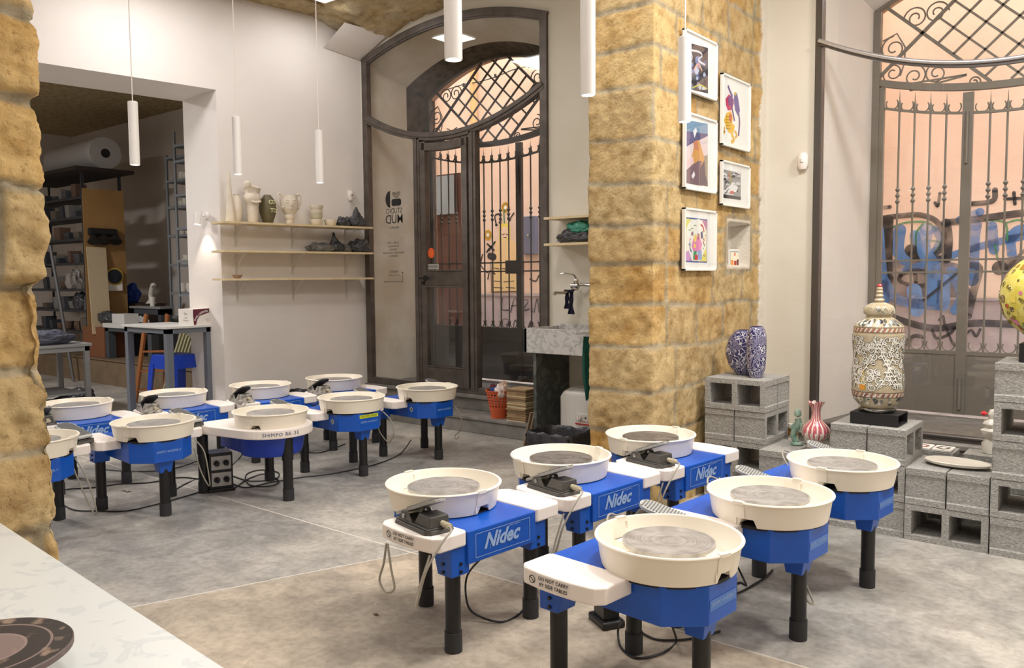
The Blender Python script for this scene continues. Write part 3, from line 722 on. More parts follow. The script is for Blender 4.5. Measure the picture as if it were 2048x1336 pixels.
def pp(pts, Y=YS-.002): return [(q.x, q.z) for q in (ony(x, y, Y) for x, y in pts)]
PO = lambda off: (0, YS-.004-off, 0)
def stroke(b, pts, w, colr, off=.0, smooth=True):
    p = pp(pts); p = bez2(p, 6) if smooth else p; o = -.04 if max(q[1] for q in p) < 1.2 else (-.045 if min(q[1] for q in p) < 1.18 else 0)
    b.ribbon(p, w, (0, YS-.004-off+o, 0), (1, 0, 0), (0, 0, 1), 0, lin(*colr))
    if w < .2: b.blobs(p, w/2, (0, YS-.0035-off+o, 0), (1, 0, 0), (0, 0, 1), 0, lin(*colr))
K_ = (34, 32, 38); BL = (84, 132, 192); GR = (64, 140, 84); LB = (120, 160, 214); VI = (74, 70, 92)
def tagp(name, label, cat, fn):
    b = MB(); fn(b); o = b.build(name, PAINT if name == 'wall_mural' else SPRAY); tag(o, label, cat); return o
def g1(b):
    for pts, w in (([(1776, 440), (1774, 520), (1776, 560)], .11), ([(1766, 436), (1800, 432), (1840, 430), (1872, 442), (1888, 470), (1880, 500), (1858, 516)], .055), ([(1892, 446), (1896, 480), (1893, 518)], .09), ([(1858, 516), (1893, 518)], .06),
                   ([(1890, 446), (1940, 440), (2000, 432), (2060, 424)], .07), ([(1822, 500), (1836, 512)], .12), ([(1935, 530), (1960, 536), (1950, 580), (1938, 632)], .07), ([(1935, 530), (1900, 560), (1850, 600)], .03), ([(2000, 536), (2030, 528), (2060, 526)], .14),
                   ([(1740, 600), (1775, 628), (1830, 648), (1880, 656), (1950, 646), (2060, 650)], .07), ([(1800, 550), (1830, 540), (1862, 550), (1862, 566), (1830, 572), (1800, 562), (1802, 550)], .04), ([(1830, 546), (1832, 566)], .04),
                   ([(1810, 688), (1830, 672), (1850, 674)], .04), ([(1866, 660), (1876, 676), (1900, 668), (1912, 655)], .03), ([(1880, 640), (1888, 632), (1892, 650), (1910, 690), (1920, 676)], .025), ([(1930, 672), (1944, 660), (1954, 672), (1962, 658)], .025), ([(1740, 418), (1780, 414)], .04), ([(1870, 405), (1876, 412), (1880, 386)], .03), ([(1940, 408), (1985, 402), (1990, 380)], .05), ([(2010, 398), (2060, 396)], .03), ([(2028, 385), (2030, 408)], .03), ([(2060, 490), (2010, 545), (2020, 580)], .03)):
        stroke(b, pts, w, K_, .002)
tagp('graffiti', 'large black spray-painted lettering on the wall beyond the right-hand gate', 'graffiti', g1)
def g2(b):
    for pts, w in (([(1758, 460), (1762, 520), (1770, 600)], .12), ([(1800, 460), (1796, 500), (1812, 520)], .12), ([(1855, 460), (1850, 500), (1870, 540), (1866, 600)], .13), ([(1870, 458), (1880, 480), (1866, 508)], .07), ([(1810, 540), (1900, 512), (1970, 490), (2060, 470)], .07), ([(1950, 450), (1946, 480), (1944, 560)], .12), ([(1984, 452), (1988, 500)], .09), ([(2020, 480), (2035, 462), (2060, 458)], .10), ([(1920, 440), (1960, 424)], .08), ([(1770, 560), (1800, 600), (1880, 610)], .10), ([(1905, 540), (1925, 590), (1912, 620)], .09), ([(2020, 470), (2024, 510)], .08)):
        stroke(b, pts, w, BL, 0)
    for pts, w in (([(1890, 560), (1888, 610)], .12), ([(1830, 580), (1836, 620)], .14), ([(1830, 470), (1834, 500)], .1)): stroke(b, pts, w, LB, 0)
tagp('graffiti', 'blue spray-painted fills under the black lettering beyond the right-hand gate', 'graffiti', g2)
def g3(b):
    for pts, w in (([(1764, 470), (1800, 448), (1850, 444), (1872, 458)], .02), ([(1836, 520), (1832, 470), (1846, 448)], .02), ([(1850, 480), (1880, 486), (1866, 510)], .02), ([(1970, 440), (2010, 446), (2014, 480)], .02), ([(2012, 446), (2040, 440), (2060, 452)], .02), ([(1990, 490), (1996, 520)], .02)): stroke(b, pts, w, GR, .001)
tagp('graffiti', 'thin green spray-painted arcs over the blue fills beyond the right-hand gate', 'graffiti', g3)
def gh(b):
    b.flat([(3.0, 1.17), (3.9, 1.17), (3.75, 1.5), (3.35, 1.62), (3.0, 1.5)], (0, YS-.002, 0), (1, 0, 0), (0, 0, 1), 0, lin(120, 116, 124))
tagp('graffiti', 'faded grey spray patch behind the tall urn beyond the window', 'graffiti', gh)
def g4(b):
    for pts in ([(924, 462), (914, 460), (908, 472), (914, 480), (922, 476), (918, 472)], [(926, 468), (928, 478), (936, 474), (928, 466)], [(938, 478), (940, 464), (948, 478), (950, 464)], [(926, 484), (950, 480)]): stroke(b, pts, .025, (62, 150, 76))
tagp('graffiti', 'small green handwritten word seen through the glass door leaf', 'graffiti', g4)
def g5(b):
    for pts in ([(920, 640), (926, 600), (934, 594)], [(914, 622), (936, 610)], [(905, 640), (912, 626)], [(960, 632), (966, 626), (962, 640)]): stroke(b, pts, .03, (60, 140, 80))
tagp('graffiti', 'green scrawl low on the grey plinth across the street', 'graffiti', g5)
def g6(b):
    for pts in ([(1009, 596), (1008, 618), (1022, 620)], [(1025, 624), (1034, 594), (1040, 622)], [(1027, 612), (1042, 610)], [(1050, 600), (1060, 602), (1050, 620), (1062, 618)], [(1066, 600), (1068, 624)], [(1072, 624), (1078, 598), (1082, 624)], [(1085, 600), (1087, 622), (1096, 622)], [(1008, 655), (1010, 638), (1024, 642), (1016, 650)], [(1030, 656), (1034, 640), (1042, 654)], [(1060, 656), (1066, 642), (1074, 656)], [(1080, 644), (1084, 656)],
                [(915, 536), (922, 514), (926, 538)], [(930, 526), (938, 514), (938, 530)], [(955, 540), (966, 508), (962, 530), (975, 545)], [(1060, 558), (1072, 562), (1080, 550), (1092, 560)], [(976, 558), (980, 542), (990, 548)]): stroke(b, pts, .022, (40, 36, 42), .001)
tagp('graffiti', 'black spray-painted capital letters on the wall across from the glass door', 'graffiti', g6)
def mural(b):
    Y = (0, YS-.003, 0); F = lambda pts, c, off=0.: b.flat(pp(pts), Y, (1, 0, 0), (0, 0, 1), off, lin(*c))
    F([(984, 585), (984, 525), (1034, 524), (1034, 583)], (226, 196, 140))
    F([(989, 524), (991, 484), (1000, 478), (1022, 478), (1033, 486), (1035, 523)], (238, 204, 150), .0004)
    F([(998, 480), (999, 452), (1006, 446), (1016, 446), (1021, 454), (1020, 480)], (236, 214, 90), .0006)
    F([(1002, 476), (1002, 460), (1007, 453), (1014, 454), (1018, 462), (1017, 474), (1010, 480)], (240, 208, 176), .0009)
    for pts, w, c in (([(1009, 446), (1008, 428), (1009, 418)], .02, (80, 130, 80)), ([(1004, 468), (1007, 470), (1009, 467)], .01, (60, 50, 46)), ([(1012, 468), (1015, 470), (1017, 467)], .01, (60, 50, 46)), ([(1007, 475), (1013, 475)], .01, (60, 50, 46)),
                      ([(993, 450), (990, 432), (1000, 429), (1002, 446)], .022, (30, 28, 30)), ([(1019, 439), (1028, 426)], .02, (30, 28, 30)), ([(982, 524), (983, 585)], .012, (60, 50, 46)), ([(986, 584), (1034, 583)], .012, (60, 50, 46)),
                      ([(988, 536), (998, 538)], .014, (90, 74, 60)), ([(1004, 537), (1020, 539)], .014, (90, 74, 60)), ([(988, 562), (1000, 563)], .012, (90, 74, 60)), ([(1008, 564), (1028, 562)], .012, (90, 74, 60)), ([(988, 575), (1006, 576)], .012, (90, 74, 60)), ([(1012, 575), (1030, 576)], .012, (90, 74, 60)),
                      ([(975, 488), (988, 500)], .03, (36, 34, 36)), ([(978, 500), (990, 484)], .03, (36, 34, 36)), ([(980, 512), (988, 514)], .1, (36, 34, 40)), ([(974, 504), (978, 498)], .03, (36, 34, 36))): stroke(b, pts, w, c, .001)
    for cx_, cy_ in ((1011, 415), (976, 470)):
        c0 = pp([(cx_, cy_)])[0]
        for k in range(9):
            a = k*2*pi/9; b.flat([(c0[0]+.055*cos(a)+.025*cos(t*pi/4), c0[1]+.055*sin(a)+.025*sin(t*pi/4)) for t in range(8)], Y, (1, 0, 0), (0, 0, 1), .001, lin(206, 160, 44))
        b.flat([(c0[0]+.028*cos(t*pi/5), c0[1]+.028*sin(t*pi/5)) for t in range(10)], Y, (1, 0, 0), (0, 0, 1), .002, lin(244, 240, 226))
    for cx_, cy_ in ((993, 450), (1000, 445), (1019, 440)):
        c0 = pp([(cx_, cy_)])[0]; b.flat([(c0[0]+.026*cos(t*pi/5), c0[1]+.02*sin(t*pi/5)) for t in range(10)], Y, (1, 0, 0), (0, 0, 1), .002, lin(30, 28, 30))
tagp('wall_mural', 'pasted paper figure with yellow hair and painted flowers across the street', 'mural', mural)
# ------------------------------------------------------------------ potter's wheels
def headmat(name, dark, lite):
    m = bpy.data.materials.new(name); m.use_nodes = True; nt = m.node_tree; N = nt.nodes; L = nt.links; b = N['Principled BSDF']
    b.inputs['Metallic'].default_value = .55; b.inputs['Roughness'].default_value = .42
    tc = N.new('ShaderNodeTexCoord'); v = N.new('ShaderNodeVectorMath'); v.operation = 'LENGTH'; L.new(tc.outputs['Object'], v.inputs[0])
    w = N.new('ShaderNodeTexNoise'); w.noise_dimensions = '1D'; w.inputs['Scale'].default_value = 90; w.inputs['Detail'].default_value = 3; L.new(v.outputs['Value'], w.inputs['W'])
    n = N.new('ShaderNodeTexNoise'); n.inputs['Scale'].default_value = 9; n.inputs['Distortion'].default_value = 1.5; L.new(tc.outputs['Object'], n.inputs['Vector'])
    a = N.new('ShaderNodeMath'); a.operation = 'MULTIPLY_ADD'; L.new(w.outputs['Fac'], a.inputs[0]); a.inputs[1].default_value = .65; L.new(n.outputs['Fac'], a.inputs[2])
    r = N.new('ShaderNodeValToRGB'); e = r.color_ramp.elements; e[0].position = .62; e[0].color = (*lin(*dark), 1); e[1].position = 1.0; e[1].color = (*lin(*lite), 1)
    L.new(a.outputs[0], r.inputs['Fac']); L.new(r.outputs[0], b.inputs['Base Color'])
    bp = N.new('ShaderNodeBump'); bp.inputs['Strength'].default_value = .25; bp.inputs['Distance'].default_value = .002; L.new(w.outputs['Fac'], bp.inputs['Height']); L.new(bp.outputs['Normal'], b.inputs['Normal'])
    return m
HEAD = headmat('turned_aluminium', (150, 146, 142), (196, 192, 188)); HEADD = headmat('dark_turned_aluminium', (92, 86, 82), (150, 144, 140))

PROTO = {}
def pan_mesh(parent, rot):
    a1, a2 = rot, rot+pi
    def notch(a, off=0.):
        d = min(abs((a-a1-.12+pi) % (2*pi)-pi), abs((a-a2-.12+pi) % (2*pi)-pi)); return d < .13
    prof = [(.2125, .470), (.2175, .466), (.222, .485), (.232, .548), (.2335, .552), (.2395, .553), (.2415, .557), (.2395, .5605), (.230, .5605), (.2275, .556), (.2165, .480), (.208, .474), (.05, .474), (.05, .468)]
    def fn(a, r, z, k):
        if k in (0, 1, 2, 11, 10) and notch(a): z = max(z, .466+.03)
        return r, z
    b = MB(); b.lathe(prof, 96, fn=fn, caps=False); pan = b.build('splash_pan', CREAM, parent, ang=.9)
    # overlapping joint strips
    for a in (a1, a2):
        b = MB()
        for s_, (ri, ro) in enumerate(((.0005, .0035),)):
            n = 6; vs = []
            for k in range(n+1):
                aa = a-.085+.17*k/n
                for rr, z in ((.2245, .498), (.2335, .5525), (.2425, .5535), (.2425, .564), (.2285, .564), (.2280, .557)):
                    rr2 = rr+(.0025 if rr < .24 and z < .56 and rr > .2284 or z < .5 else .0015); rr2 = rr2 if z < .5575 or rr > .23 else rr-.002
                    vs.append((rr2*cos(aa), rr2*sin(aa), z))
            m = 6; b.add(vs, [(k*m+j, (k+1)*m+j, (k+1)*m+j+1, k*m+j+1) for k in range(n) for j in range(m-1)]); b.add(vs, [tuple(range(m))[::-1], tuple(range(n*m, n*m+m))])
        c_, s_ = cos(a-.088), sin(a-.088)
        b.T = Matrix.Rotation(a-.088, 4, 'Z'); b.box(.2225, .2262, -.0035, .0035, .472, .548)
        b.build('joint_strip', CREAM, pan)
    return pan
TBL0 = [(-.335, .187), (-.348, .200), (-.348, .322), (-.322, .348), (-.250, .358), (-.180, .3605), (-.110, .358), (-.040, .348), (-.012, .318), (-.010, .187)]
def make_wheel(key, lab, rotpan, head, side_text=True, sticker=None):
    t = thing('pottery_wheel_station', lab, 'pottery wheel', group=None)
    b = MB(); b.prism([(.2, -.085), (.2, .085), (.095, .186), (-.346, .186), (-.346, -.186), (.095, -.186)], .336, .462)
    body = b.build('body', BLUE, t, .004)
    b = MB(); b.cyl((0, 0, .455), (0, 0, .4665), .205, n=48); b.build('drip_seal', BLACKM, t)
    pan_mesh(t, rotpan)
    b = MB(); b.cyl((0, 0, -.011), (0, 0, 0), .150, n=64); b.cyl((0, 0, -.06), (0, 0, -.011), .05); b.build('wheel_head', head, t, .0015, loc=(0, 0, .542))
    hs = 0. if key in 'ABCDEF' else -.028
    for sg in (1, -1):
        TBL = [(x, y+hs*(y > .3)) for x, y in TBL0]
        poly = [(x, sg*y) for x, y in TBL]; poly = poly if sg < 0 else poly[::-1]
        b = MB(); b.prism(poly, .412, .468); tb = b.build('side_table', WHITEP, t, .007, 3)
        if side_text:
            b = MB(); rt = (-sg, 0, 0); o = Vector((-.185, sg*(.3612+hs), .442))
            b.text('DO NOT CARRY', .0165, o+Vector((0, 0, .009)), rt, (0, 0, 1), .0008, bold=.0003); b.text('BY SIDE TABLES', .0165, o-Vector((0, 0, .010)), rt, (0, 0, 1), .0008, bold=.0003)
            oo = o+Vector(rt)*-.088
            b.ribbon([(.012*cos(k*pi/10), .012*sin(k*pi/10)) for k in range(21)], .003, oo, rt, (0, 0, 1), .0008); b.ribbon([(-.008, .008), (.008, -.008)], .0035, oo, rt, (0, 0, 1), .0008)
            b.build('caution_lettering', INK, tb)
        # corner bracket and leg
        y = sg*.214; x = -.289
        b = MB(); b.prism([(x-.045, y-.045), (x+.045, y-.045), (x+.045, y+.045), (x-.045, y+.045)], .300, .412, None)
        b2 = MB(); sx = .045
        b2.add([(x-sx, y-sx, .412), (x+sx+.02, y-sx, .412), (x+sx+.02, y+sx, .412), (x-sx, y+sx, .412), (x-sx, y-sx, .30), (x+sx-.012, y-sx, .30), (x+sx-.012, y+sx, .30), (x-sx, y+sx, .30)],
               [(0, 1, 2, 3), (7, 6, 5, 4), (0, 4, 5, 1), (1, 5, 6, 2), (2, 6, 7, 3), (3, 7, 4, 0)])
        br = b2.build('leg_bracket', BLUE, t, .003)
        b = MB()
        for z in (.345, .315): b.cyl((x-sx-.006, y, z), (x-sx+.002, y, z), .0065, n=10)
        for z in (.345, .315): b.cyl((x, y+sg*(sx+.006), z), (x, y+sg*(sx-.002), z), .0065, n=10)
        b.build('clamp_screws', BLACKP, br)
        b = MB(); b.cyl((x, y, .0), (x, y, .40), .0295, n=24); lg = b.build('leg', BLACKP, t)
        b = MB(); b.cyl((x, y, .0), (x, y, .078), .0335, n=24); b.build('foot_boot', RUB, lg, .002)
    b = MB(); b.prism([(.085, -.034), (.150, -.034), (.150, .034), (.085, .034)], .262, .337, [(.075, -.045), (.165, -.045), (.165, .045), (.075, .045)]); b.build('leg_bracket', BLUE, t, .003)
    b = MB(); b.cyl((.125, 0, 0), (.125, 0, .33), .0295, n=24); lg = b.build('leg', BLACKP, t)
    b = MB(); b.cyl((.125, 0, 0), (.125, 0, .078), .0335, n=24); b.build('foot_boot', RUB, lg, .002)
    # maker's panel on the tail
    b = MB(); o = (-.347, 0, .399); rt = (0, -1, 0); up = (0, 0, 1); w, h = .148, .045
    for p0, p1 in (((-w, -h), (w, -h)), ((w, -h), (w, h)), ((w, h), (-w, h)), ((-w, h), (-w, -h))): b.ribbon([p0, p1], .0022, o, rt, up, .001)
    b.text('Nidec', .080, (-.347, .012, .403), rt, up, .001, shear=.38, bold=.0028, sx=.97)
    b.ribbon([(.03, .038), (.095, .038)], .0018, o, rt, up, .001); b.ribbon([(-.075, -.028), (-.066, .0)], .0018, o, rt, up, .001)
    b.build('maker_panel', LBLUE, t)
    b = MB(); o = (.2012, 0, .398)
    b.mi = 0; b.flat([(-.08, -.017), (.08, -.017), (.08, .017), (-.08, .017)], o, (0, 1, 0), up, 0)
    b.mi = 1; b.text('SHIMPO WHISPER-T', .0185, o, (0, 1, 0), up, .0006, shear=.1, sx=.88)
    b.build('name_strip', [LBAND if key in 'DEF' else BLUE, LBLUE], t)
    if sticker:
        col_ = sticker
        b = MB(); o = Vector((.1475, -.1355, .40)); rtt = Vector((.72, .69, 0)).normalized(); up_ = Vector((0, 0, 1))
        b.mi = 0; b.flat([(-.022, 0), (0, -.022), (.022, 0), (0, .022)], Vector((.03, -.1868, .402)), (1, 0, 0), up_, .0); b.mi = 1; b.flat([(-.012, 0), (0, -.012), (.012, 0), (0, .012)], Vector((.03, -.1868, .402)), (1, 0, 0), up_, .0006)
        b.build('diamond_sticker', [mat('sticker_silver', (196, 192, 186), .4), mat('sticker_'+col_, {'dark': (60, 56, 54), 'green': (110, 112, 60)}[col_], .5)], t)
    b = MB(); b.box(-.12, -.08, .1855, .1885, .385, .42); b.box(-.11, -.09, .188, .193, .393, .412); b.build('power_switch', BLACKP, t)
    return t
def put(t, x, y, a): t.location = (x, y, 0); t.rotation_euler = (0, 0, radians(a)); return t
W = {'A': (3.102, -3.357, 175), 'B': (3.182, -2.634, 174.5), 'C': (3.265, -1.922, 174), 'D': (4.179, -3.425, -5), 'E': (4.226, -2.688, -5), 'F': (4.279, -1.965, -6),
     'G': (-.159, -1.304, 175), 'H': (.914, -1.256, -4), 'I': (-.275, -1.955, 175), 'J': (.857, -1.964, -4), 'L': (-.406, -2.618, 175), 'M': (.669, -3.336, -5), 'N': (-.491, -3.294, 175), 'O': (.640, -4.014, -5)}
LABS = {'A': 'pottery wheel with maker panel towards the camera, nearest of the three left of the pillar',
 'B': 'pottery wheel between the nearest maker-panel wheel and the one at the stone pillar',
 'C': 'blue and white pottery wheel standing right in front of the stone pillar',
 'D': 'nearest pottery wheel of all, cream basin, large white side table at its left',
 'E': 'pottery wheel with pale smeared wheel head, just behind the nearest wheel',
 'F': 'pottery wheel closest to the concrete block display',
 'G': 'small far pottery wheel against the white wall left of the glass door',
 'H': 'far pottery wheel directly before the step of the glass door',
 'I': 'far pottery wheel by the white wall below the left end of the shelves',
 'J': 'far pottery wheel with a yellow label on its blue front',
 'L': 'pottery wheel in front of the grey high table and blue stool',
 'M': 'pottery wheel with cream basin in the left front row, beside the black socket box',
 'N': 'pottery wheel beside the left stone pier, in the back row',
 'O': 'pottery wheel mostly hidden behind the left stone pier'}
def seam_angle(k, px, py):
    p = onz(px, py, .56); x, y, a = W[k]; return atan2(p.y-y, p.x-x)-radians(a)
SEAM = {'A': (962, 982), 'B': (1052, 918), 'C': (1252, 877), 'D': (1424, 1100), 'E': (1488, 1000), 'F': (1648, 935), 'G': (620, 758), 'H': (812, 778), 'I': (470, 774), 'J': (652, 799), 'L': (292, 790), 'M': (257, 852), 'N': (90, 812), 'O': (124, 874)}
WH = {}
for k, (x, y, a) in W.items():
    w = make_wheel(k, LABS[k], seam_angle(k, *SEAM[k]), HEADD if k in 'BC' else HEAD, sticker={'H': 'dark', 'J': 'green'}.get(k))
    put(w, x, y, a); WH[k] = w
b = MB(); o = (.2016, -.0, .438); b.mi = 0; b.flat([(-.08, -.012), (.08, -.012), (.08, .012), (-.08, .012)], o, (0, 1, 0), (0, 0, 1), 0); b.mi = 1; b.text('SOLO PER TORNIO', .016, o, (0, 1, 0), (0, 0, 1), .0006)
b.build('yellow_label', [mat('yellow_tape', (196, 208, 40), .5), INK], WH['J'])

# the one wheel with a white teardrop top
def rk_wheel():
    t = thing('pottery_wheel_station', 'pottery wheel with one-piece white teardrop top, middle of the left group', 'pottery wheel', (.914, -2.682, 0), radians(-5))
    def arc(cx, cy, r, a0, a1, n): return [(cx+r*cos(radians(a0+(a1-a0)*i/n)), cy+r*sin(radians(a0+(a1-a0)*i/n))) for i in range(n+1)]
    R_ = .262
    poly = arc(0, 0, R_, -66, 66, 22)+[(-.20, .31), (-.37, .33), (-.40, .30), (-.40, -.33), (-.37, -.355), (-.20, -.32)]
    b = MB(); b.prism(poly, .412, .470); tt = b.build('table_top', WHITEP, t, .008, 3)
    b = MB(); aa = -42.
    for i, ch in enumerate('SHIMPO RK-3E'):
        wdt = {'I': 2.2, ' ': 3.2, 'M': 6.0, '-': 3.0, 'O': 5.4}.get(ch, 4.7); a = radians(aa+wdt/2); aa += wdt; c = Vector((cos(a), sin(a), 0)); b.text(ch, .032, c*(R_+.001)+Vector((0, 0, .44)), (-sin(a), cos(a), 0), (0, 0, 1), .0012)
    b.build('name_lettering', mat('grey_blue_ink', (76, 84, 112), .5), tt)
    b = MB(); b.lathe([(.02, .27), (.185, .285), (.20, .32), (.215, .412)], 40); b.prism([(-.36, -.17), (.02, -.19), (.02, .19), (-.36, .17)], .30, .412); b.build('body', BLUED, t, .004)
    pan_mesh(t, atan2(onz(484, 856, .50).y+2.682, onz(484, 856, .50).x-.914)+radians(5))
    b = MB(); b.cyl((0, 0, -.018), (0, 0, 0), .150, n=64); b.build('wheel_head', HEAD, t, loc=(0, 0, .545))
    for x, y in ((.185, .005), (-.365, .185), (-.40, -.275)):
        b = MB(); b.cyl((x, y, 0), (x, y, .412), .031, n=24); b.cyl((x, y, .26), (x, y, .412), .036, n=24); lg = b.build('leg', BLACKP, t)
        b = MB(); b.cyl((x, y, 0), (x, y, .075), .0345, n=24); b.build('foot_boot', RUB, lg, .002)
    return t
WH['K'] = rk_wheel(); W['K'] = (.914, -2.682, -5)

# ------------------------------------------------------------------ foot pedals resting on the side tables
SPLASH = mat('clay_splashed_metal', (64, 62, 60), .5, .3, col2=(206, 200, 190), nscale=34, ncontrast=.3)
def make_pedal(lab, cable, sole=False, splash=False):
    PEDG_ = SPLASH if splash else PEDG
    t = thing('foot_pedal', lab, 'foot pedal')
    b = MB(); L_, w = .125, .066
    out = [(-L_, -w+.02), (-L_+.02, -w), (L_-.02, -w), (L_, -w+.02), (L_, w-.02), (L_-.02, w), (-L_+.02, w), (-L_, w-.02)]
    b.prism(out, .0, .014, [(x*.97, y*.95) for x, y in out]); b.prism([(-L_+.01, -w+.01), (L_-.01, -w+.01), (L_-.01, w-.01), (-L_+.01, w-.01)], .014, .02)
    b.build('base_plate', PEDG_, t, .002)
    b = MB(); b.prism([(-.11, -.045), (.0, -.045), (.0, .045), (-.11, .045)], .018, .062, [(-.108, -.04), (-.03, -.04), (-.03, .04), (-.108, .04)]); b.build('housing', PEDG_, t, .004)
    b = MB()
    hgs = []
    for sg in (-1, 1): b = MB(); hgs.append(b); b.add([(.0, sg*.048, .018), (.095, sg*.048, .018), (.075, sg*.048, .05), (.03, sg*.048, .056), (.0, sg*.052, .018), (.095, sg*.052, .018), (.075, sg*.052, .05), (.03, sg*.052, .056)], [(0,1,2,3),(7,6,5,4),(0,4,5,1),(1,5,6,2),(2,6,7,3),(3,7,4,0)])
    for sg, hb in zip((-1, 1), hgs):
        hg = hb.build('hinge_cheek', PEDG_, t); b = MB(); b.cyl((.055, sg*.045, .036), (.055, sg*.058, .036), .010, n=12); b.build('hinge_pin', CHROME, hg)
    tr = MB(); ang = radians(21) if not sole else radians(13)
    tr.T = Matrix.Translation((.03, 0, .064)) @ Matrix.Rotation(ang, 4, 'Y')
    if sole: tr.T = Matrix.Translation((.02, 0, .060)) @ Matrix.Rotation(radians(17), 4, 'Y') @ Matrix.Scale(1.3, 4, (0, 1, 0)) @ Matrix.Scale(.78, 4, (1, 0, 0))
    prof = [(.13, -.034), (.13, .034), (.09, .040), (-.04, .044), (-.10, .046), (-.13, .038), (-.15, .018), (-.155, 0), (-.15, -.018), (-.13, -.038), (-.10, -.046), (-.04, -.044), (.09, -.040)]
    tr.prism(prof[::-1], -.004, .008); o = tr.build('treadle', (BLACKM if splash else PEDT) if not sole else mat('light_grey_treadle', (168, 168, 164), .55), t, .0015)
    rb = MB(); rb.T = tr.T
    for i in range(17 if sole else 9):
        x = -.135+i*(.0145 if sole else .02); hwid = .03 if x < -.11 else .038; rb.box(x-.0025, x+.0025, -hwid, hwid, .008, .0115)
    rb.build('grip_ribs', PEDG_ if not sole else mat('mid_grey_rib', (112, 112, 110), .6), o)
    b = MB(); b.cyl((-.11, -.01, .034), (-.165, -.01, .030), .010, .007, 12)
    for i in range(6): b.cyl((-.118-i*.008, -.01, .033), (-.122-i*.008, -.01, .033), .0115, n=12)
    b.build('cable_gland', mat('beige_rubber', (196, 186, 160), .6), t)
    if cable:
        b = MB(); b.tube(bez(cable, 8), .0042, 6); b.build('cable', GCORD, t)
    return t
def wl2(k, p):      # wheel-local to world
    x, y, a = W[k]; a = radians(a); return (x+p[0]*cos(a)-p[1]*sin(a), y+p[0]*sin(a)+p[1]*cos(a))
PL = {'A': 'grey foot pedal on the side table of the nearest far-facing wheel, tip pointing right',
 'B': 'grey foot pedal on the side table of the second wheel before the stone pillar',
 'C': 'grey foot pedal on the side table of the wheel in front of the stone pillar',
 'D': 'ribbed grey foot pedal half hidden behind the nearest wheel basin', 'E': 'ribbed grey foot pedal behind the second nearest basin',
 'F': 'ribbed grey foot pedal in front of the pink striped vase', 'G': 'clay-splashed foot pedal at the left of the farthest wheel',
 'H': 'pale foot pedal top behind the wheel by the door step', 'I': 'clay-splashed foot pedal at the wheel under the shelves',
 'J': 'pale foot pedal behind the wheel with the yellow label', 'K': 'pale ribbed foot pedal behind the white-topped wheel', 'L': 'clay-splashed foot pedal beside the wheel in front of the blue stool',
 'M': 'pale ribbed foot pedal behind the left front wheel', 'N': 'dark foot pedal beside the left stone pier', 'O': 'large pale foot pedal at the pier, behind the hidden wheel'}
for k in 'ABCDEFGHIJKLMNO':
    front = k in 'DEFHJKMO'
    if front: lp = (-.19, .27) if k != 'K' else (-.25, .24); ra = 190; cab = [(-.15, -.01, .03), (-.20, -.03, .05), (-.19, -.09, .02), (-.12, -.12, -.07), (-.08, -.10, -.11), (-.05, -.03, -.06)]
    else: lp = (-.185, .262); ra = -8; cab = [(-.15, -.01, .03), (-.20, .01, .03), (-.215, .06, .0), (-.205, .12, -.09), (-.188, .14, -.18), (-.165, .14, -.225), (-.15, .12, -.18), (-.15, .07, -.06)]
    p = make_pedal(PL[k], cab, sole=front, splash=k in 'GIL')
    x, y = wl2(k, lp); p.location = (x, y, .4695); p.rotation_euler = (0, 0, radians(W[k][2]+ra))
    if front: p.rotation_euler = (0, 0, radians(W[k][2]+{'D': 22, 'E': 18, 'F': 18, 'H': 20, 'J': 20, 'K': 20, 'M': 20, 'O': 20}[k]))
# hanging loops of pedal cable
def cable_thing(lab, pts, r=.0042, m=None, grp=None, n=8, name='power_cord', cat='cord'):
    b = MB(); b.tube(bez(pts, n), r, 6); o = b.build(name, m or CORD); tag(o, lab, cat, grp); return o
def hang(k, pts, lab):
    P = [(*wl2(k, (p[0], p[1])), p[2]) for p in pts]; b = MB(); b.tube(bez(P, 8), .0042, 6)
    o = b.build('pedal_cable', GCORD); return tag(o, lab, 'cable')
hang('A', [(-.10, .375, .41), (-.085, .378, .33), (-.06, .38, .26), (-.10, .382, .225), (-.15, .38, .25), (-.13, .378, .32), (-.108, .375, .41)], 'loop of grey cable hanging below the side table printed with caution text, nearest far-facing wheel')
hang('O', [(-.0, .22, .41), (.05, .26, .30), (.06, .30, .12), (-.02, .32, .06), (-.08, .30, .14), (-.09, .25, .30), (-.08, .22, .41)], 'large loop of grey cable hanging beside the left stone pier')
hang('M', [(.02, .24, .41), (.06, .28, .33), (.07, .30, .18), (.03, .32, .10), (-.03, .30, .18), (-.04, .26, .34)], 'loop of grey cable hanging between the left front wheel and the socket box')
hang('H', [(.17, .12, .41), (.21, .14, .36), (.22, .16, .27), (.18, .17, .20), (.14, .16, .16), (.17, .15, .14), (.19, .16, .17)], 'thin dark cable curling down at the right of the wheel by the step')
hang('J', [(.14, .17, .44), (.19, .2, .38), (.2, .22, .28), (.14, .22, .21), (.08, .2, .26), (.05, .18, .335)], 'loop of pale cable at the right of the wheel with the yellow label')
hang('E', [(.04, .15, .335), (.045, .17, .22), (.09, .17, .13), (.13, .12, .105), (.135, .05, .14), (.13, .032, .20)], 'pale cable hanging under the second nearest basin')
hang('F', [(.03, .12, .335), (.04, .15, .24), (.08, .13, .19), (.12, .06, .185), (.125, .032, .21)], 'pale cable hanging under the wheel closest to the blocks')
G = lambda x, y, h=.006: tuple(onz(x, y, h))
def floorcord(lab, px, r=.0045, ends=()):
    P = [G(*p) for p in px]; P = [q if isinstance(q, tuple) else tuple(q) for q in P]
    b = MB(); b.tube(bez(list(ends[:1])+P+list(ends[1:2]), 6), r, 6); tag(b.build('power_cord', CORD), lab, 'power cord')
def under(k, x=-.2, y=0, z=.335): return (*wl2(k, (x, y)), z)
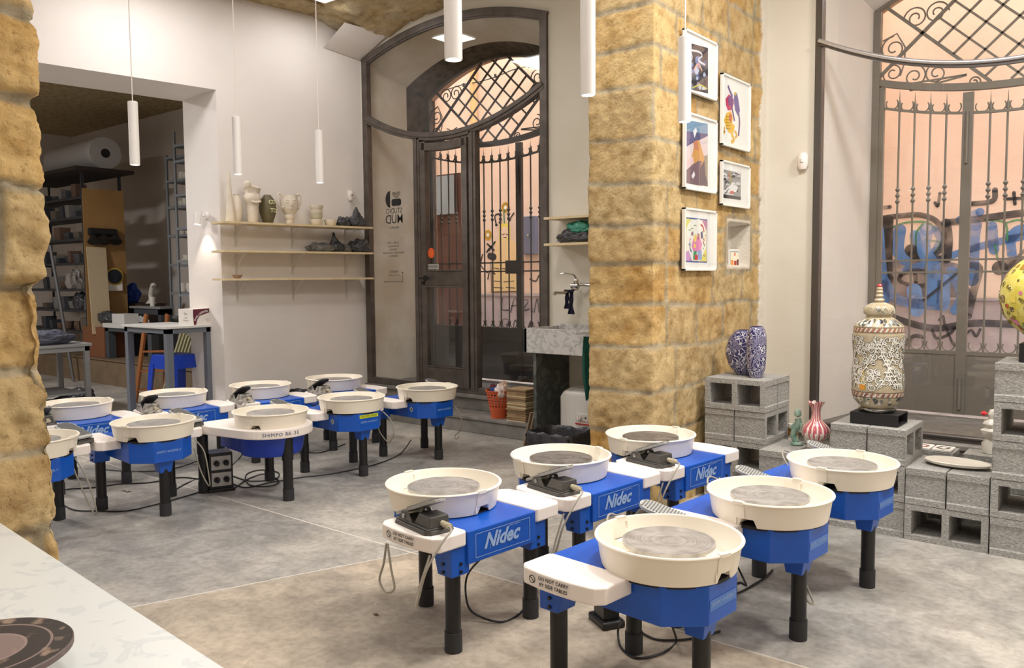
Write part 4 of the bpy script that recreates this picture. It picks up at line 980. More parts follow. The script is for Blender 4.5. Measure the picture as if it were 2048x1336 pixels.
floorcord('black cord drooping beneath the nearest far-facing wheel to its right leg', [(935, 1150, .17), (933, 1200, .09), (950, 1228, .03), (1000, 1244), (1036, 1230), (1052, 1205, .05), (1050, 1160, .15)], ends=(under('A', -.30, .05),))
floorcord('black cord looping on the floor under the nearest wheel', [(1344, 1250, .12), (1352, 1284), (1325, 1306), (1275, 1316), (1243, 1296), (1236, 1262, .03), (1244, 1240, .1)], ends=(under('D', .0, 0),))
floorcord('black cord lying behind the nearest wheel legs', [(1275, 1260), (1310, 1278), (1356, 1280), (1400, 1274), (1440, 1262)])
floorcord('black cord running from the nearest wheel towards the second one', [(1466, 1190), (1485, 1182), (1510, 1168), (1530, 1155), (1545, 1140)])
floorcord('black cord curled between the two nearest basins', [(1468, 1170), (1480, 1165), (1492, 1170), (1488, 1160), (1476, 1135, .06), (1470, 1125, .12)])
floorcord('long black cord crossing the floor from the pier to the left front wheel', [(100, 985, .03), (120, 1005), (150, 1020), (200, 1022), (250, 1022), (300, 1012), (345, 1000), (400, 984)])
floorcord('black cord winding along the left row from the pier to the socket box', [(100, 985), (140, 978), (190, 975), (240, 968), (300, 965), (360, 955), (410, 960)])
floorcord('black cord from the socket box to the wheels by the glass door', [(455, 962), (490, 975), (540, 965), (600, 955), (660, 948), (712, 938), (760, 926), (800, 908), (822, 880, .06)], ends=())
floorcord('coiled black cords on the floor between socket box and white-topped wheel', [(460, 950), (500, 962), (550, 958), (556, 945), (520, 940), (492, 950), (500, 970), (540, 972), (558, 962), (530, 948), (496, 958), (470, 975), (452, 978)])
floorcord('black cord rising from the coil to the rear left wheels', [(455, 940), (480, 915), (500, 890, .1), (540, 880), (600, 900), (640, 905), (690, 888)])
floorcord('black cord behind the left front wheel legs', [(205, 938), (250, 942), (310, 942), (360, 934), (400, 920, .05)])
floorcord('short black cord dropping behind the socket box', [(440, 915, .16), (425, 935, .1), (400, 955), (370, 968), (350, 980)])
# socket box by the white-topped wheel
t = thing('socket_box', 'black upright box with two silver socket plates beside the left front wheel', 'socket box', (.50, -2.81, 0), radians(68))
b = MB(); b.box(-.085, .085, -.085, .085, 0, .022); b.box(-.075, .075, -.075, .075, .02, .26); b.build('housing', BLACKP, t, .004)
for z in (.085, .195):
    b = MB(); b.box(-.062, .062, -.081, -.074, z-.045, z+.045); pl = b.build('socket_plate', mat('silver_plate', (186, 184, 182), .4, .3), t)
    b = MB()
    for x in (-.03, .03): b.cyl((x, -.081, z), (x, -.098, z), .019, n=14); b.cyl((x, -.098, z), (x, -.125, z-.004), .011, n=12)
    b.build('plug', BLACKP, pl)
t = thing('floor_socket', 'low black floor socket block under the nearest wheel', 'socket box', (3.69, -3.03, 0), radians(-30))
b = MB(); b.box(-.07, .07, -.05, .05, 0, .03); b.build('base', BLACKP, t, .008); b = MB(); b.box(-.045, .045, -.035, .035, .03, .11); b.build('column', BLACKP, t, .003)
# small debris on the floor
for x, y, c_, lab in ((1113, 1309, (186, 96, 40), 'dry orange leaf on the floor beneath the nearest wheel table'), (752, 1230, (90, 62, 40), 'small curled brown shaving on the bare floor, left of the near wheels')):
    p = onz(x, y, 0); b = MB(); b.T = Matrix.Translation((p.x, p.y, .002)); b.add([(-.018, -.004, 0), (0, -.008, .003), (.018, 0, 0), (.002, .007, .004)], [(0, 1, 2, 3)]); tag(b.build('dry_leaf', mat('leaf_%d' % x, c_, .8)), lab, 'leaf')
p = onz(253, 983, 0); b = MB(); b.T = Matrix.Translation((p.x, p.y, .006)); b.bar((-.04, -.01, 0), (.04, .012, 0), .008, .006, (0, 0, 1)); b.bar((-.03, .02, 0), (.045, -.015, 0.004), .008, .006, (0, 0, 1)); tag(b.build('broken_sticks', mat('grey_stick', (170, 160, 146), .8)), 'two crossed grey sticks on the floor behind the left front wheel', 'sticks')
# ------------------------------------------------------------------ pendant lamps
for i, (x, y, lab) in enumerate([(270, 330, 'slim white pendant lamp in front of the store room opening'), (476, 349, 'slim white pendant lamp over the tall clay cone'), (640, 366, 'slim white pendant lamp over the stacked bowls'),
                                 (907, 120, 'nearest white pendant lamp, in front of the arched door glass'), (1176, 191, 'white pendant lamp left of the stone pillar corner'), (1369, 244, 'white pendant lamp in front of the framed prints')]):
    p = onz(x, y, 2.14); t = thing('pendant_lamp', lab, 'pendant lamp', (p.x, p.y, 2.14), 0, None)
    b = MB(); b.lathe([(.026, .004), (.0305, .0), (.0305, .398), (.028, .40), (.0, .40)], 28, caps=False); b.lathe([(.026, .0), (.0305, 0)], 28, caps=False); b.build('lamp_tube', LAMPW, t)
    b = MB(); b.cyl((0, 0, .003), (0, 0, .0035), .0265, n=24); b.build('light_aperture', LED, t)
    zt = zc(p.x, p.y)-2.14+.03
    b = MB(); b.cyl((0, 0, .40), (0, 0, zt), .0032, n=6); b.build('cord', WHITEP, t)
    l = bpy.data.lights.new('pendant_light', 'SPOT'); l.energy = 16; l.color = (1, .95, .9); l.spot_size = radians(110); l.spot_blend = .8; l.shadow_soft_size = .03
    o = bpy.data.objects.new('pendant_light', l); COL.objects.link(o); o.location = (p.x, p.y, 2.132)

# ------------------------------------------------------------------ left wall: shelves and pots
def wl_frame(name, lab, cat, t_, off, z, group=None):
    p = WLp(t_, off, z); o = thing(name, lab, cat, p, radians(82), group); return o     # local +x along wall towards the door, local -y into room (off<0)
for z, l_, lab in ((1.925, 0, 'top'), (1.667, 1, 'middle'), (1.412, 2, 'bottom')):
    t = wl_frame('wall_shelf', lab+' pale plywood shelf on the white wall left of the glass door', 'shelf', 0, 0, z-.018)
    b = MB(); b.add([(-1.66, -.02, 0), (-1.56, -.255, 0), (-.06, -.31, 0), (-.06, -.02, 0), (-1.66, -.02, .018), (-1.60, -.255, .018), (-.06, -.31, .018), (-.06, -.02, .018)], [(0,3,2,1),(4,5,6,7),(0,1,5,4),(1,2,6,5),(2,3,7,6),(3,0,4,7)]); b.T = Matrix()
    b = MB(); b.prism([(-1.655, -.02), (-1.655, -.285), (-.085, -.30), (-.085, -.02)], 0, .018); b.build('board', WOODP, t)
    for x in (-1.415, -.838, -.235):
        b = MB(); b.box(x-.010, x+.010, -.008, 0, -.20, 0); b.box(x-.010, x+.010, -.24, -.004, -.006, 0); b.tube([(x, -.22, -.006), (x, -.12, -.05), (x, -.03, -.15), (x, -.006, -.19)], .004, 6)
        b.build('bracket', BRKT, t)
ZS = 1.925
def pot(name, lab, t_, off, z, prof, m, n=32, group=None, cat=None, sq=1., fn=None):
    p = WLp(t_, off, z); b = MB(); b.lathe(prof, n, sq=sq, fn=fn); o = b.build(name, m); o.location = p; o.rotation_euler = (0, 0, radians(82)); return tag(o, lab, cat or 'pottery', group)
pot('clay_cone', 'tall thin pale clay cone at the left end of the top shelf', -1.525, -.15, ZS, [(.042, 0), (.042, .01), (.008, .455), (.0, .458)], CLAYW)
pot('vase', 'smooth pale oval vase between the cone and the sculpted vase', -1.44, -.10, ZS, [(.034, 0), (.042, .03), (.056, .12), (.052, .19), (.032, .235), (.024, .25), (.027, .262), (.02, .262), (.015, .2)], CLAYW)
# sculpted vase with torso and bird-like top
t = wl_frame('sculpted_vase', 'pale clay vase shaped as a stout body with a bird head on its rim', 'vase', -1.31, -.16, ZS)
b = MB(); b.lathe([(.042, 0), (.048, .03), (.056, .15), (.056, .17), (.075, .20), (.080, .24), (.066, .27), (.080, .315), (.082, .318), (.07, .312), (.05, .27)], 32, fn=lambda a, r, z, k: (r*(1+.05*sin(2*a)+(.04*sin(5*a) if .17 < z < .25 else 0)), z)); b.build('vase_body', CLAYW, t)
b = MB(); b.lathe([(.0, -.03), (.02, -.025), (.034, 0), (.03, .026), (.012, .04), (0, .042)], 18, (-.045, 0, .345)); b.tube([(-.04, 0, .35), (0, -.01, .335), (.05, -.01, .322)], .016, 10); b.build('bird_head', CLAYW, t)
b = MB(); b.tube(bez([(-.045, -.055, .20), (-.01, -.082, .185), (.04, -.068, .195), (.065, -.03, .2)], 6), .010, 8); b.build('belly_roll', CLAYW, t)
t = wl_frame('painted_vase', 'dark olive oval vase with cream hand-painted letters', 'vase', -1.145, -.13, ZS)
b = MB(); b.lathe([(.040, 0), (.048, .015), (.076, .10), (.082, .155), (.070, .215), (.038, .262), (.030, .272), (.026, .272), (.022, .25)], 36); b.build('vase_body', CLAYB, t)
b = MB(); Wc = mat('cream_slip', (226, 222, 176), .6)
def curved_text(s, size, r, z, a0, step):
    for i, ch in enumerate(s):
        a = a0+i*step; b.text(ch, size, (r*cos(a), r*sin(a), z), (-sin(a), cos(a), 0), (0, 0, 1), .001, bold=.0016)
curved_text('COI', .05, .080, .200, radians(-98), .42); curved_text('TON', .054, .0855, .120, radians(-90), .40); curved_text('&', .03, .083, .163, radians(-50), .3); b.build('slip_lettering', Wc, t)
t = wl_frame('face_jug', 'pale clay jug modelled as a face with two looped handles', 'vase', -.93, -.15, ZS)
def facefn(a, r, z, k):
    f = cos(a+pi/2+.3)                     # facing the room
    if .10 < z < .27: r *= 1+.08*max(0, f)
    if abs(z-.17) < .025: r += .012*max(0, 1-abs((a-(1.5*pi-.3)))*4)
    return r, z
b = MB(); b.lathe([(.034, 0), (.038, .02), (.036, .045), (.048, .06), (.05, .08), (.046, .095), (.072, .135), (.086, .18), (.082, .225), (.074, .262), (.080, .282), (.074, .280), (.06, .24)], 40, fn=facefn); b.build('jug_body', CLAYW, t)
for sg in (-1, 1):
    b = MB(); b.tube(bez([(sg*.075, 0, .262), (sg*.095, 0, .295), (sg*.122, 0, .27), (sg*.115, 0, .20), (sg*.09, 0, .155), (sg*.075, 0, .15)], 7), .008, 8); b.build('handle', CLAYW, t)
b = MB()
d = radians(-90-17)
def fp(az, z, r=.094): a = d+az; return (r*cos(a), r*sin(a), z)
for az in (-.35, .35):
    b.lathe([(0, -.012), (.011, -.006), (.012, .004), (0, .012)], 10, fp(az, .205, .086)); b.tube([fp(az-.2, .222, .088), fp(az, .232, .090), fp(az+.2, .222, .088)], .005, 6)
b.tube([fp(0, .218, .086), fp(0, .185, .102), fp(0, .172, .094)], .009, 8); b.tube([fp(-.2, .150, .084), fp(0, .146, .092), fp(.2, .150, .084)], .006, 6); b.build('face_relief', CLAYW, t)
for sg in (-1, 1):
    b = MB(); b.lathe([(0, -.02), (.012, 0), (0, .02)], 10, (sg*.082, -.03, .16)); b.build('ear', CLAYW, t)
bowlp = [(.038, 0), (.050, .012), (.062, .045), (.063, .062), (.058, .062), (.045, .02), (0, .012)]
for i in range(4):
    z = ZS+i*.046; flip = i == 3
    pot('bowl', ['lowest', 'second lowest', 'third', 'topmost'][i]+' clay bowl of the stack on the top shelf', -.64, -.15, z, [(r*(1.0 if i < 3 else 1.05)*(1 if i != 1 else .97), zz) for r, zz in bowlp], [CLAYW, CLAYB if False else mat('sage_clay', (196, 192, 160), .7), CLAYW, CLAYW][i], 32, 'stacked clay bowls on the top shelf', 'bowl')
pot('bowl', 'single small clay bowl beside the stacked bowls on the top shelf', -.49, -.16, ZS, bowlp, CLAYW, cat='bowl')
pot('bowl', 'small brownish bowl alone on the bottom shelf', -1.47, -.14, 1.412, [(.022, 0), (.03, .005), (.05, .034), (.046, .034), (.02, .01), (0, .008)], mat('brown_clay', (176, 148, 124), .7), cat='bowl')
def crumple(name, lab, loc, size, m, seed, cat='bag', knot=None, rotz=0., group=None, tilt=0.):
    """a knotted, creased plastic bag resting on z=0"""
    bm = bmesh.new(); bmesh.ops.create_icosphere(bm, subdivisions=5, radius=1.08)
    for v in bm.verts:
        c = v.co.copy()
        f = 1+.2*noise.noise(c*1.6+Vector((seed, 0, 0)))-.20*abs(noise.noise(c*2.6+Vector((0, seed, 0))))-.13*abs(noise.noise(c*6+Vector((0, 0, seed))))-.07*abs(noise.noise(c*13+Vector((seed, 0, seed))))
        v.co = Vector((c.x*size[0]/2*f, c.y*size[1]/2*f, (c.z+.75)*size[2]/1.75*f if c.z > -.75 else .0))
        v.co.z = max(0, v.co.z); v.co.x += tilt*v.co.z
        if knot and c.z > .5:
            k = (c.z-.5)*2; v.co.x += (knot[0]-v.co.x)*k*.6; v.co.y *= (1-k*.5); v.co.z += knot[1]*k*k
    me = bpy.data.meshes.new(name); bm.to_mesh(me); bm.free(); me.materials.append(m)
    for p in me.polygons: p.use_smooth = True
    o = bpy.data.objects.new(name, me); COL.objects.link(o); o.location = loc; o.rotation_euler = (0, 0, rotz); return tag(o, lab, cat, group)
def wbag(lab, t_, off, z, size, m, seed, knot=None, **k): return crumple('wrapped_clay_bag', lab, WLp(t_, off, z), size, m, seed, knot=knot, rotz=radians(82), **k)
wbag('smooth black wrapped bundle on the top shelf next to the single bowl', -.335, -.15, ZS, (.15, .15, .105), BAGM, 2)
wbag('knotted black wrapped bundle at the door end of the top shelf', -.19, -.17, ZS, (.19, .16, .12), BAGM, 5, (-.01, .07))
wbag('long grey wrapped bundle on the middle shelf', -.60, -.15, 1.667, (.30, .17, .095), BAGG, 8)
wbag('black bundle with a peaked knot on the middle shelf', -.42, -.14, 1.667, (.17, .15, .12), BAGM, 11, (-.05, .06))
wbag('small dull grey bundle on the middle shelf between two black ones', -.30, -.13, 1.667, (.16, .13, .085), BAGG, 14)
wbag('large black bundle at the door end of the middle shelf', -.165, -.17, 1.667, (.24, .19, .145), BAGM, 17)
# motion sensor and spot lamp
t = wl_frame('wall_sensor', 'small white rounded sensor on the white wall above the black bundles', 'sensor', -.165, -.0, 2.26)
b = MB(); b.lathe([(0, -.055), (.022, -.05), (.032, -.02), (.034, .02), (.028, .045), (0, .05)], 20, (0, -.02, 0), sq=.8); b.build('shell', WHITEP, t); b = MB(); b.lathe([(0, -.014), (.012, -.01), (.014, .006), (0, .014)], 14, (0, -.043, .004)); b.build('lens', CHROME, t)
t = wl_frame('wall_sensor', 'white sensor on the cream wall beside the right-hand window frame', 'sensor', 0, 0, 0)
t.location = (3.385, -.0, 2.19); t.rotation_euler = (0, 0, 0)
b = MB(); b.lathe([(0, -.06), (.026, -.055), (.036, -.03), (.038, .03), (.028, .055), (0, .06)], 20, (0, -.02, 0), sq=.8); b.build('shell', WHITEP, t); b = MB(); b.lathe([(0, -.016), (.014, -.012), (.016, .01), (0, .018)], 14, (.004, -.045, .004)); b.build('lens', WHITEINK, t)
# spot lamp on the jamb of the store room opening
J0 = WLp(-1.556, 0, 0); JD = (WLp(-1.666, .5, 0)-J0).normalized(); JN = Vector((JD.y, -JD.x, 0)); JN = JN if JN.y < 0 else -JN
jp = J0+JD*.20; t = thing('spot_lamp', 'small white wall spot lighting the side of the store room opening', 'wall lamp', (jp.x, jp.y, 2.0), atan2(JN.y, JN.x))
b = MB(); b.cyl((0, 0, 0), (.03, 0, 0), .035, n=20); b.cyl((.03, 0, 0), (.085, 0, -.01), .010, n=10); b.build('wall_mount', LAMPW, t)
b = MB(); b.cyl((.10, 0, -.085), (.085, 0, .035), .030, n=24, caps=False); b.cyl((.085, 0, .034), (.0849, 0, .035), .03, n=24); b.build('lamp_head', LAMPW, t)
b = MB(); b.cyl((.0995, 0, -.078), (.0996, 0, -.079), .028, n=24); b.build('bulb', LED, t)
l = bpy.data.lights.new('spot_light', 'SPOT'); l.energy = 7; l.color = (1, .84, .7); l.spot_size = radians(70); l.spot_blend = .5; l.shadow_soft_size = .02
o = bpy.data.objects.new('spot_light', l); COL.objects.link(o); o.parent = t; o.location = (.101, 0, -.092); o.rotation_euler = (0, radians(12), 0)
for dz, dy in ((1.62, .03), (1.35, .035), (1.62, .30), (1.35, .32)): pass

# ------------------------------------------------------------------ between door and pillar: shelves, sink corner
for z, lab in ((1.900, 'upper'), (1.682, 'lower')):
    t = thing('wall_shelf', lab+' short plywood shelf above the marble sink', 'shelf', (0, 0, z))
    b = MB(); b.prism([(1.30, -.24), (2.3, -.24), (2.3, -.01), (1.30, -.01)], -.02, 0); b.build('board', WOODP, t)
    b = MB(); b.box(1.86, 1.88, -.01, 0, -.30, -.02); b.tube([(1.87, -.2, -.02), (1.87, -.1, -.06), (1.87, -.02, -.26)], .004); b.build('bracket', BRKT, t)
crumple('wrapped_clay_bag', 'black bag lump on the lower shelf above the sink', (1.56, -.13, 1.682), (.40, .19, .12), BAGM, 21)
crumple('wrapped_clay_bag', 'green plastic bundle resting on the black bag above the sink', (1.60, -.13, 1.76), (.26, .17, .11), BAGT, 25)
crumple('wrapped_clay_bag', 'dark blue-black bundle beside the pillar on the lower shelf above the sink', (1.92, -.12, 1.682), (.26, .19, .15), mat('navy_bag_film', (44, 48, 62), .4, col2=(60, 66, 84), nscale=14, bump=.7, bscale=26), 29)
t = thing('plastic_tub', 'frosted plastic tub with pink contents on the upper shelf by the pillar', 'tub', (1.90, -.13, 1.90))
b = MB(); b.prism([(-.10, -.07), (.10, -.07), (.10, .07), (-.10, .07)], 0, .14, [(-.11, -.08), (.11, -.08), (.11, .08), (-.11, .08)]); b.build('tub', glass_mat('frosted_plastic', (.93, .90, .88), .3), t, .006)
b = MB(); b.obox((.0, 0, .045), (.15, .09, .06), Matrix.Rotation(.3, 3, 'Y')); b.build('pink_contents', mat('pink_soap', (214, 120, 112), .6), t, .01)
# tap with a cloth
t = thing('mixer_tap', 'chrome wall mixer tap above the marble sink', 'tap', (1.62, 0, 1.325))
b = MB(); b.cyl((.04, 0, 0), (.04, -.012, 0), .036, n=24); b.cyl((.04, -.012, 0), (.04, -.04, 0), .017, n=16); b.tube(bez([(.04, -.035, 0), (-.03, -.06, .01), (-.10, -.08, .012)], 6), .014, 12); b.build('wall_union', CHROME, t)
b = MB(); b.cyl((-.14, -.09, .0), (-.07, -.09, .0), .024, n=20); b.lathe([(0, -.05), (.02, -.045), (.022, .03), (.018, .045), (0, .05)], 16, (-.095, -.09, .01)); b.build('valve_body', CHROME, t)
b = MB(); b.tube(bez([(-.09, -.09, .055), (-.10, -.12, .09), (-.16, -.16, .105), (-.19, -.18, .10)], 5), .008, 8); b.build('lever', CHROME, t)
b = MB(); b.tube(bez([(-.11, -.10, -.03), (-.16, -.17, -.055), (-.21, -.24, -.055)], 5), .012, 10); b.cyl((-.21, -.24, -.055), (-.21, -.24, -.075), .013, n=12); b.build('spout', CHROME, t)
b = MB(); NAVY = mat('navy_cloth', (24, 28, 52), .9, bump=.3, bscale=90)
for x0, x1, z1 in ((-.16, -.12, -.19), (-.12, -.075, -.235)):
    pts = []
    for i in range(9):
        for j in range(5):
            u = i/8; x = x0+(x1-x0)*j/4+.004*sin(i*1.3+j); yy = -.15+.012*sin(j*2.2+i*.6)
            pts.append((x-.01, yy, -.035+(z1+.035)*u))
    for dy in (0, .008):
        q = [(p[0], p[1]+dy, p[2]) for p in pts]; b.add(q, [(i*5+j, (i+1)*5+j, (i+1)*5+j+1, i*5+j+1) for i in range(8) for j in range(4)], True)
b.box(-.17, -.08, -.16, -.14, -.045, -.03)
o = b.build('cloth', NAVY); o.location = (1.62, 0, 1.325); tag(o, 'small dark navy cloth hanging over the chrome tap spout', 'cloth')
# marble sink
def marble(name, c1, c2, vein, sc=2.2, lo=.47, hi=.56):
    m = bpy.data.materials.new(name); m.use_nodes = True; nt = m.node_tree; N = nt.nodes; L = nt.links; b = N['Principled BSDF']; b.inputs['Roughness'].default_value = .28
    tc = N.new('ShaderNodeTexCoord'); n = N.new('ShaderNodeTexNoise'); n.inputs['Scale'].default_value = sc; n.inputs['Detail'].default_value = 8; n.inputs['Distortion'].default_value = 1.6; L.new(tc.outputs['Object'], n.inputs['Vector'])
    r = N.new('ShaderNodeValToRGB'); e = r.color_ramp.elements; e[0].position = lo-.12; e[0].color = (*lin(*c1), 1); e[1].position = .75; e[1].color = (*lin(*c2), 1); x = e.new(lo+.03); x.color = (*lin(*vein), 1); x = e.new(hi); x.color = (*lin(*c2), 1)
    L.new(n.outputs['Fac'], r.inputs['Fac']); L.new(r.outputs[0], b.inputs['Base Color']); return m
MARB = marble('white_grey_marble', (214, 212, 208), (206, 204, 200), (170, 168, 166), 14, .42, .50)
DMARB = marble('dark_grey_marble', (92, 96, 92), (104, 108, 104), (70, 74, 72), 4)
t = thing('marble_sink', 'grey veined marble trough sink on slab supports between door and pillar', 'sink', (0, 0, 0))
SY = -.50
b = MB(); b.box(1.285, 2.40, SY, SY+.03, .785, .985); b.box(1.285, 1.315, SY, -.02, .785, .985); b.box(2.37, 2.40, SY, -.02, .785, .985); b.box(1.285, 2.40, -.05, -.02, .785, 1.0); b.box(1.315, 2.37, SY+.03, -.05, .785, .82); b.build('basin', MARB, t, .003)
b = MB(); b.box(1.365, 1.395, SY+.02, -.01, 0, .785); b.build('support_slab', DMARB, t, .002)
b = MB(); b.box(2.30, 2.33, SY+.02, -.01, 0, .785); b.build('support_slab', DMARB, t, .002)
t = thing('green_towel', 'dark green towel hanging from a chrome hook at the sink corner by the pillar', 'towel', (1.93, SY-.03, .92))
b = MB(); GT = mat('green_cloth', (10, 74, 62), .9, bump=.3, bscale=90); pts = []
for i in range(16):
    for j in range(7): u = i/15; w = .045+.05*u*(1-.55*max(0, u-.7)/.3); pts.append(((j/6-.5)*2*w*(.6+.4*sin(u*3+.5))+.015*u, .018*sin(j*2.1+u*2), .02-u*.50+(.05*j/6 if i > 12 else 0)))
for dy in (0, .01): b.add([(p[0], p[1]+dy, p[2]) for p in pts], [(i*7+j, (i+1)*7+j, (i+1)*7+j+1, i*7+j+1) for i in range(15) for j in range(6)], True)
b.build('cloth', GT, t); b = MB(); b.cyl((-.10, -.01, .04), (.06, .01, .055), .007, n=10); b.build('hook', CHROME, t)
t = thing('water_heater', 'small white rounded water heater on the wall under the sink', 'water heater', (1.72, -.30, .30))
b = MB(); prof = [(-.24, -.13), (-.24, .13), (-.20, .19), (.20, .19), (.24, .13), (.24, -.13), (.20, -.19), (-.20, -.19)]
b.T = Matrix.Translation((.03, .25, 0)) @ Matrix.Rotation(pi/2, 4, 'X'); b.prism(prof, 0, .22); b.prism(prof, .22, .29, [(x*.93, y*.9) for x, y in prof]); b.build('tank', mat('white_enamel', (226, 222, 214), .3), t, .03, 5)
b = MB(); b.box(-.03, .22, -.050, -.038, -.09, .0); b.build('control_panel', mat('panel_white', (214, 210, 202), .4), t, .004)
b = MB(); b.cyl((-.01+.02, -.05, -.03), (.01, -.064, -.03), .021, n=24); b.box(.007, .013, -.068, -.062, -.05, -.01); b.build('dial', WHITEP, t)
b = MB(); b.cyl((.07, -.05, -.03), (.07, -.053, -.03), .007, n=12); b.build('indicator', BLACKP, t)
b = MB(); b.text('SMART ECO', .018, (.07, -.052, -.063), (1, 0, 0), (0, 0, 1), 0); b.box(.0-.03, .2, -.0515, -.050, -.088, -.078); b.build('lettering', REDINK, t)
# rubbish bin, leaning boards, basket, tile stack
def binbag(name, lab, cx, cy, w, d, h, seed, rz=0.):
    t = thing(name, lab, 'bin', (cx, cy, 0), rz)
    b = MB(); b.prism([(-w/2*.85, -d/2*.85), (w/2*.85, -d/2*.85), (w/2*.85, d/2*.85), (-w/2*.85, d/2*.85)], 0, h*.96, [(-w/2, -d/2), (w/2, -d/2), (w/2, d/2), (-w/2, d/2)]); b.f = b.f[:1]+b.f[2:]; b.m = b.m[1:]; b.sm = b.sm[1:]; b.c = b.c[1:]
    b.build('bucket', BLACKP, t)
    b = MB(); n = 48; vs = []
    for j, (s, z) in enumerate(((1.05, h*.62), (1.07, h*.8), (1.06, h*.98), (1.03, h+.012), (.99, h+.012), (.95, h*.9), (.88, h*.55), (.6, h*.4))):
        for i in range(n):
            a = 2*pi*i/n; sq_ = 1/max(abs(cos(a)), abs(sin(a))); sq_ = min(sq_, 1.28)
            k = s*(1+.02*noise.noise(Vector((cos(a)*4, sin(a)*4, j*.8+seed)))); vs.append((w/2*cos(a)*sq_*k, d/2*sin(a)*sq_*k, z+.02*noise.noise(Vector((cos(a)*3, sin(a)*3, seed+j)))))
    b.add(vs, [(j*n+i, j*n+(i+1) % n, (j+1)*n+(i+1) % n, (j+1)*n+i) for j in range(7) for i in range(n)], True); b.build('bin_liner', BAGM, t)
binbag('rubbish_bin', 'black-lined rectangular bin under the sink beside the stone pillar', 1.86, -.80, .40, .34, .235, 4)
binbag('rubbish_bin', 'round-cornered black bin on the floor against the white wall below the shelves', -1.13, -.97, .26, .26, .31, 9)
t = thing('leaning_boards', 'two thin wooden boards leaning on the side of the sink support', 'boards', (1.25, -.44, 0))
for i, c_ in enumerate(((150, 128, 104), (172, 150, 124))):
    b = MB(); b.obox((.045+i*.022, .01+.02*i, .145), (.012, .10, .29), Matrix.Rotation(.26, 3, 'Y')); b.build('board', mat('board_%d' % i, c_, .8), t)
t = thing('waste_basket', 'orange perforated plastic basket full of rags on the step', 'basket', (.76, -.20, .15))
ORG = mat('orange_plastic', (206, 92, 52), .45); H_ = .255
b = MB(); n = 40
rows = [(.072, 0), (.078, .06), (.084, .075), (.0855, .09)]+[(.0855+.026*k/10, .09+.13*k/10) for k in range(1, 11)]+[(.114, .235), (.120, .24), (.121, .25), (.113, .25), (.110, .235)]
vs = [(r*cos(2*pi*i/n), r*sin(2*pi*i/n), z) for r, z in rows for i in range(n)]
fs = []
for j in range(len(rows)-1):
    for i in range(n):
        if 4 <= j <= 12 and j % 2 == 0 and i % 2 == 0: continue
        fs.append((j*n+i, j*n+(i+1) % n, (j+1)*n+(i+1) % n, (j+1)*n+i))
b.add(vs, fs, True); b.add(vs[:n], [tuple(range(n))[::-1]]); b.build('basket_shell', ORG, t)
for i, (dx, dy, c_, s) in enumerate(((-.05, 0, (92, 40, 44), .07), (.0, -.04, (50, 70, 130), .06), (.05, .0, (210, 180, 160), .09), (.02, .04, (190, 160, 140), .10), (-.02, .02, (66, 60, 66), .06), (.06, -.05, (222, 206, 196), .08))):
    crumple('rag', ['dark red rag sticking out of the orange basket', 'blue rag at the front of the orange basket', 'pale pink rag standing up in the orange basket', 'tall beige rag in the orange basket', 'dark grey rag in the orange basket', 'whitish rag at the right rim of the orange basket'][i], (.76+dx, -.20+dy, .345), (.10, .09, s+.03), mat('rag_%d' % i, c_, .9), 30+i, cat='rag')
b = MB(); b.tube([(.76+.06, -.22, .38), (.76+.09, -.24, .45), (.76+.10, -.25, .48)], .003); tag(b.build('drinking_straw', WHITEP), 'thin pale stick poking out of the orange basket', 'stick')
random.seed(12)
TB = mat('board_tan', (176, 148, 108), .8, col2=(150, 122, 88), nscale=8); TW = mat('board_pale', (214, 196, 160), .8); TD = mat('board_dark', (120, 94, 68), .8)
for i in range(34):
    z = .15+i*.0083; w = rnd(.20, .215); p = MB(); p.box(-w/2, w/2, -.095, .095, .0004, .0080); o = p.build('clay_board', random.choice((TB, TB, TW, TD)) if i < 33 else TB)
    o.location = (1.02+rnd(-.004, .004)+(-.012 if i in (12, 21) else 0), -.185+rnd(-.004, .004), z); o.rotation_euler = (0, 0, rnd(-.03, .03)+.02)
    tag(o, 'topmost square brown board of the stack on the step' if i == 33 else 'thin square board inside the tall stack beside the orange basket', 'board', None if i == 33 else 'square boards stacked on the step')
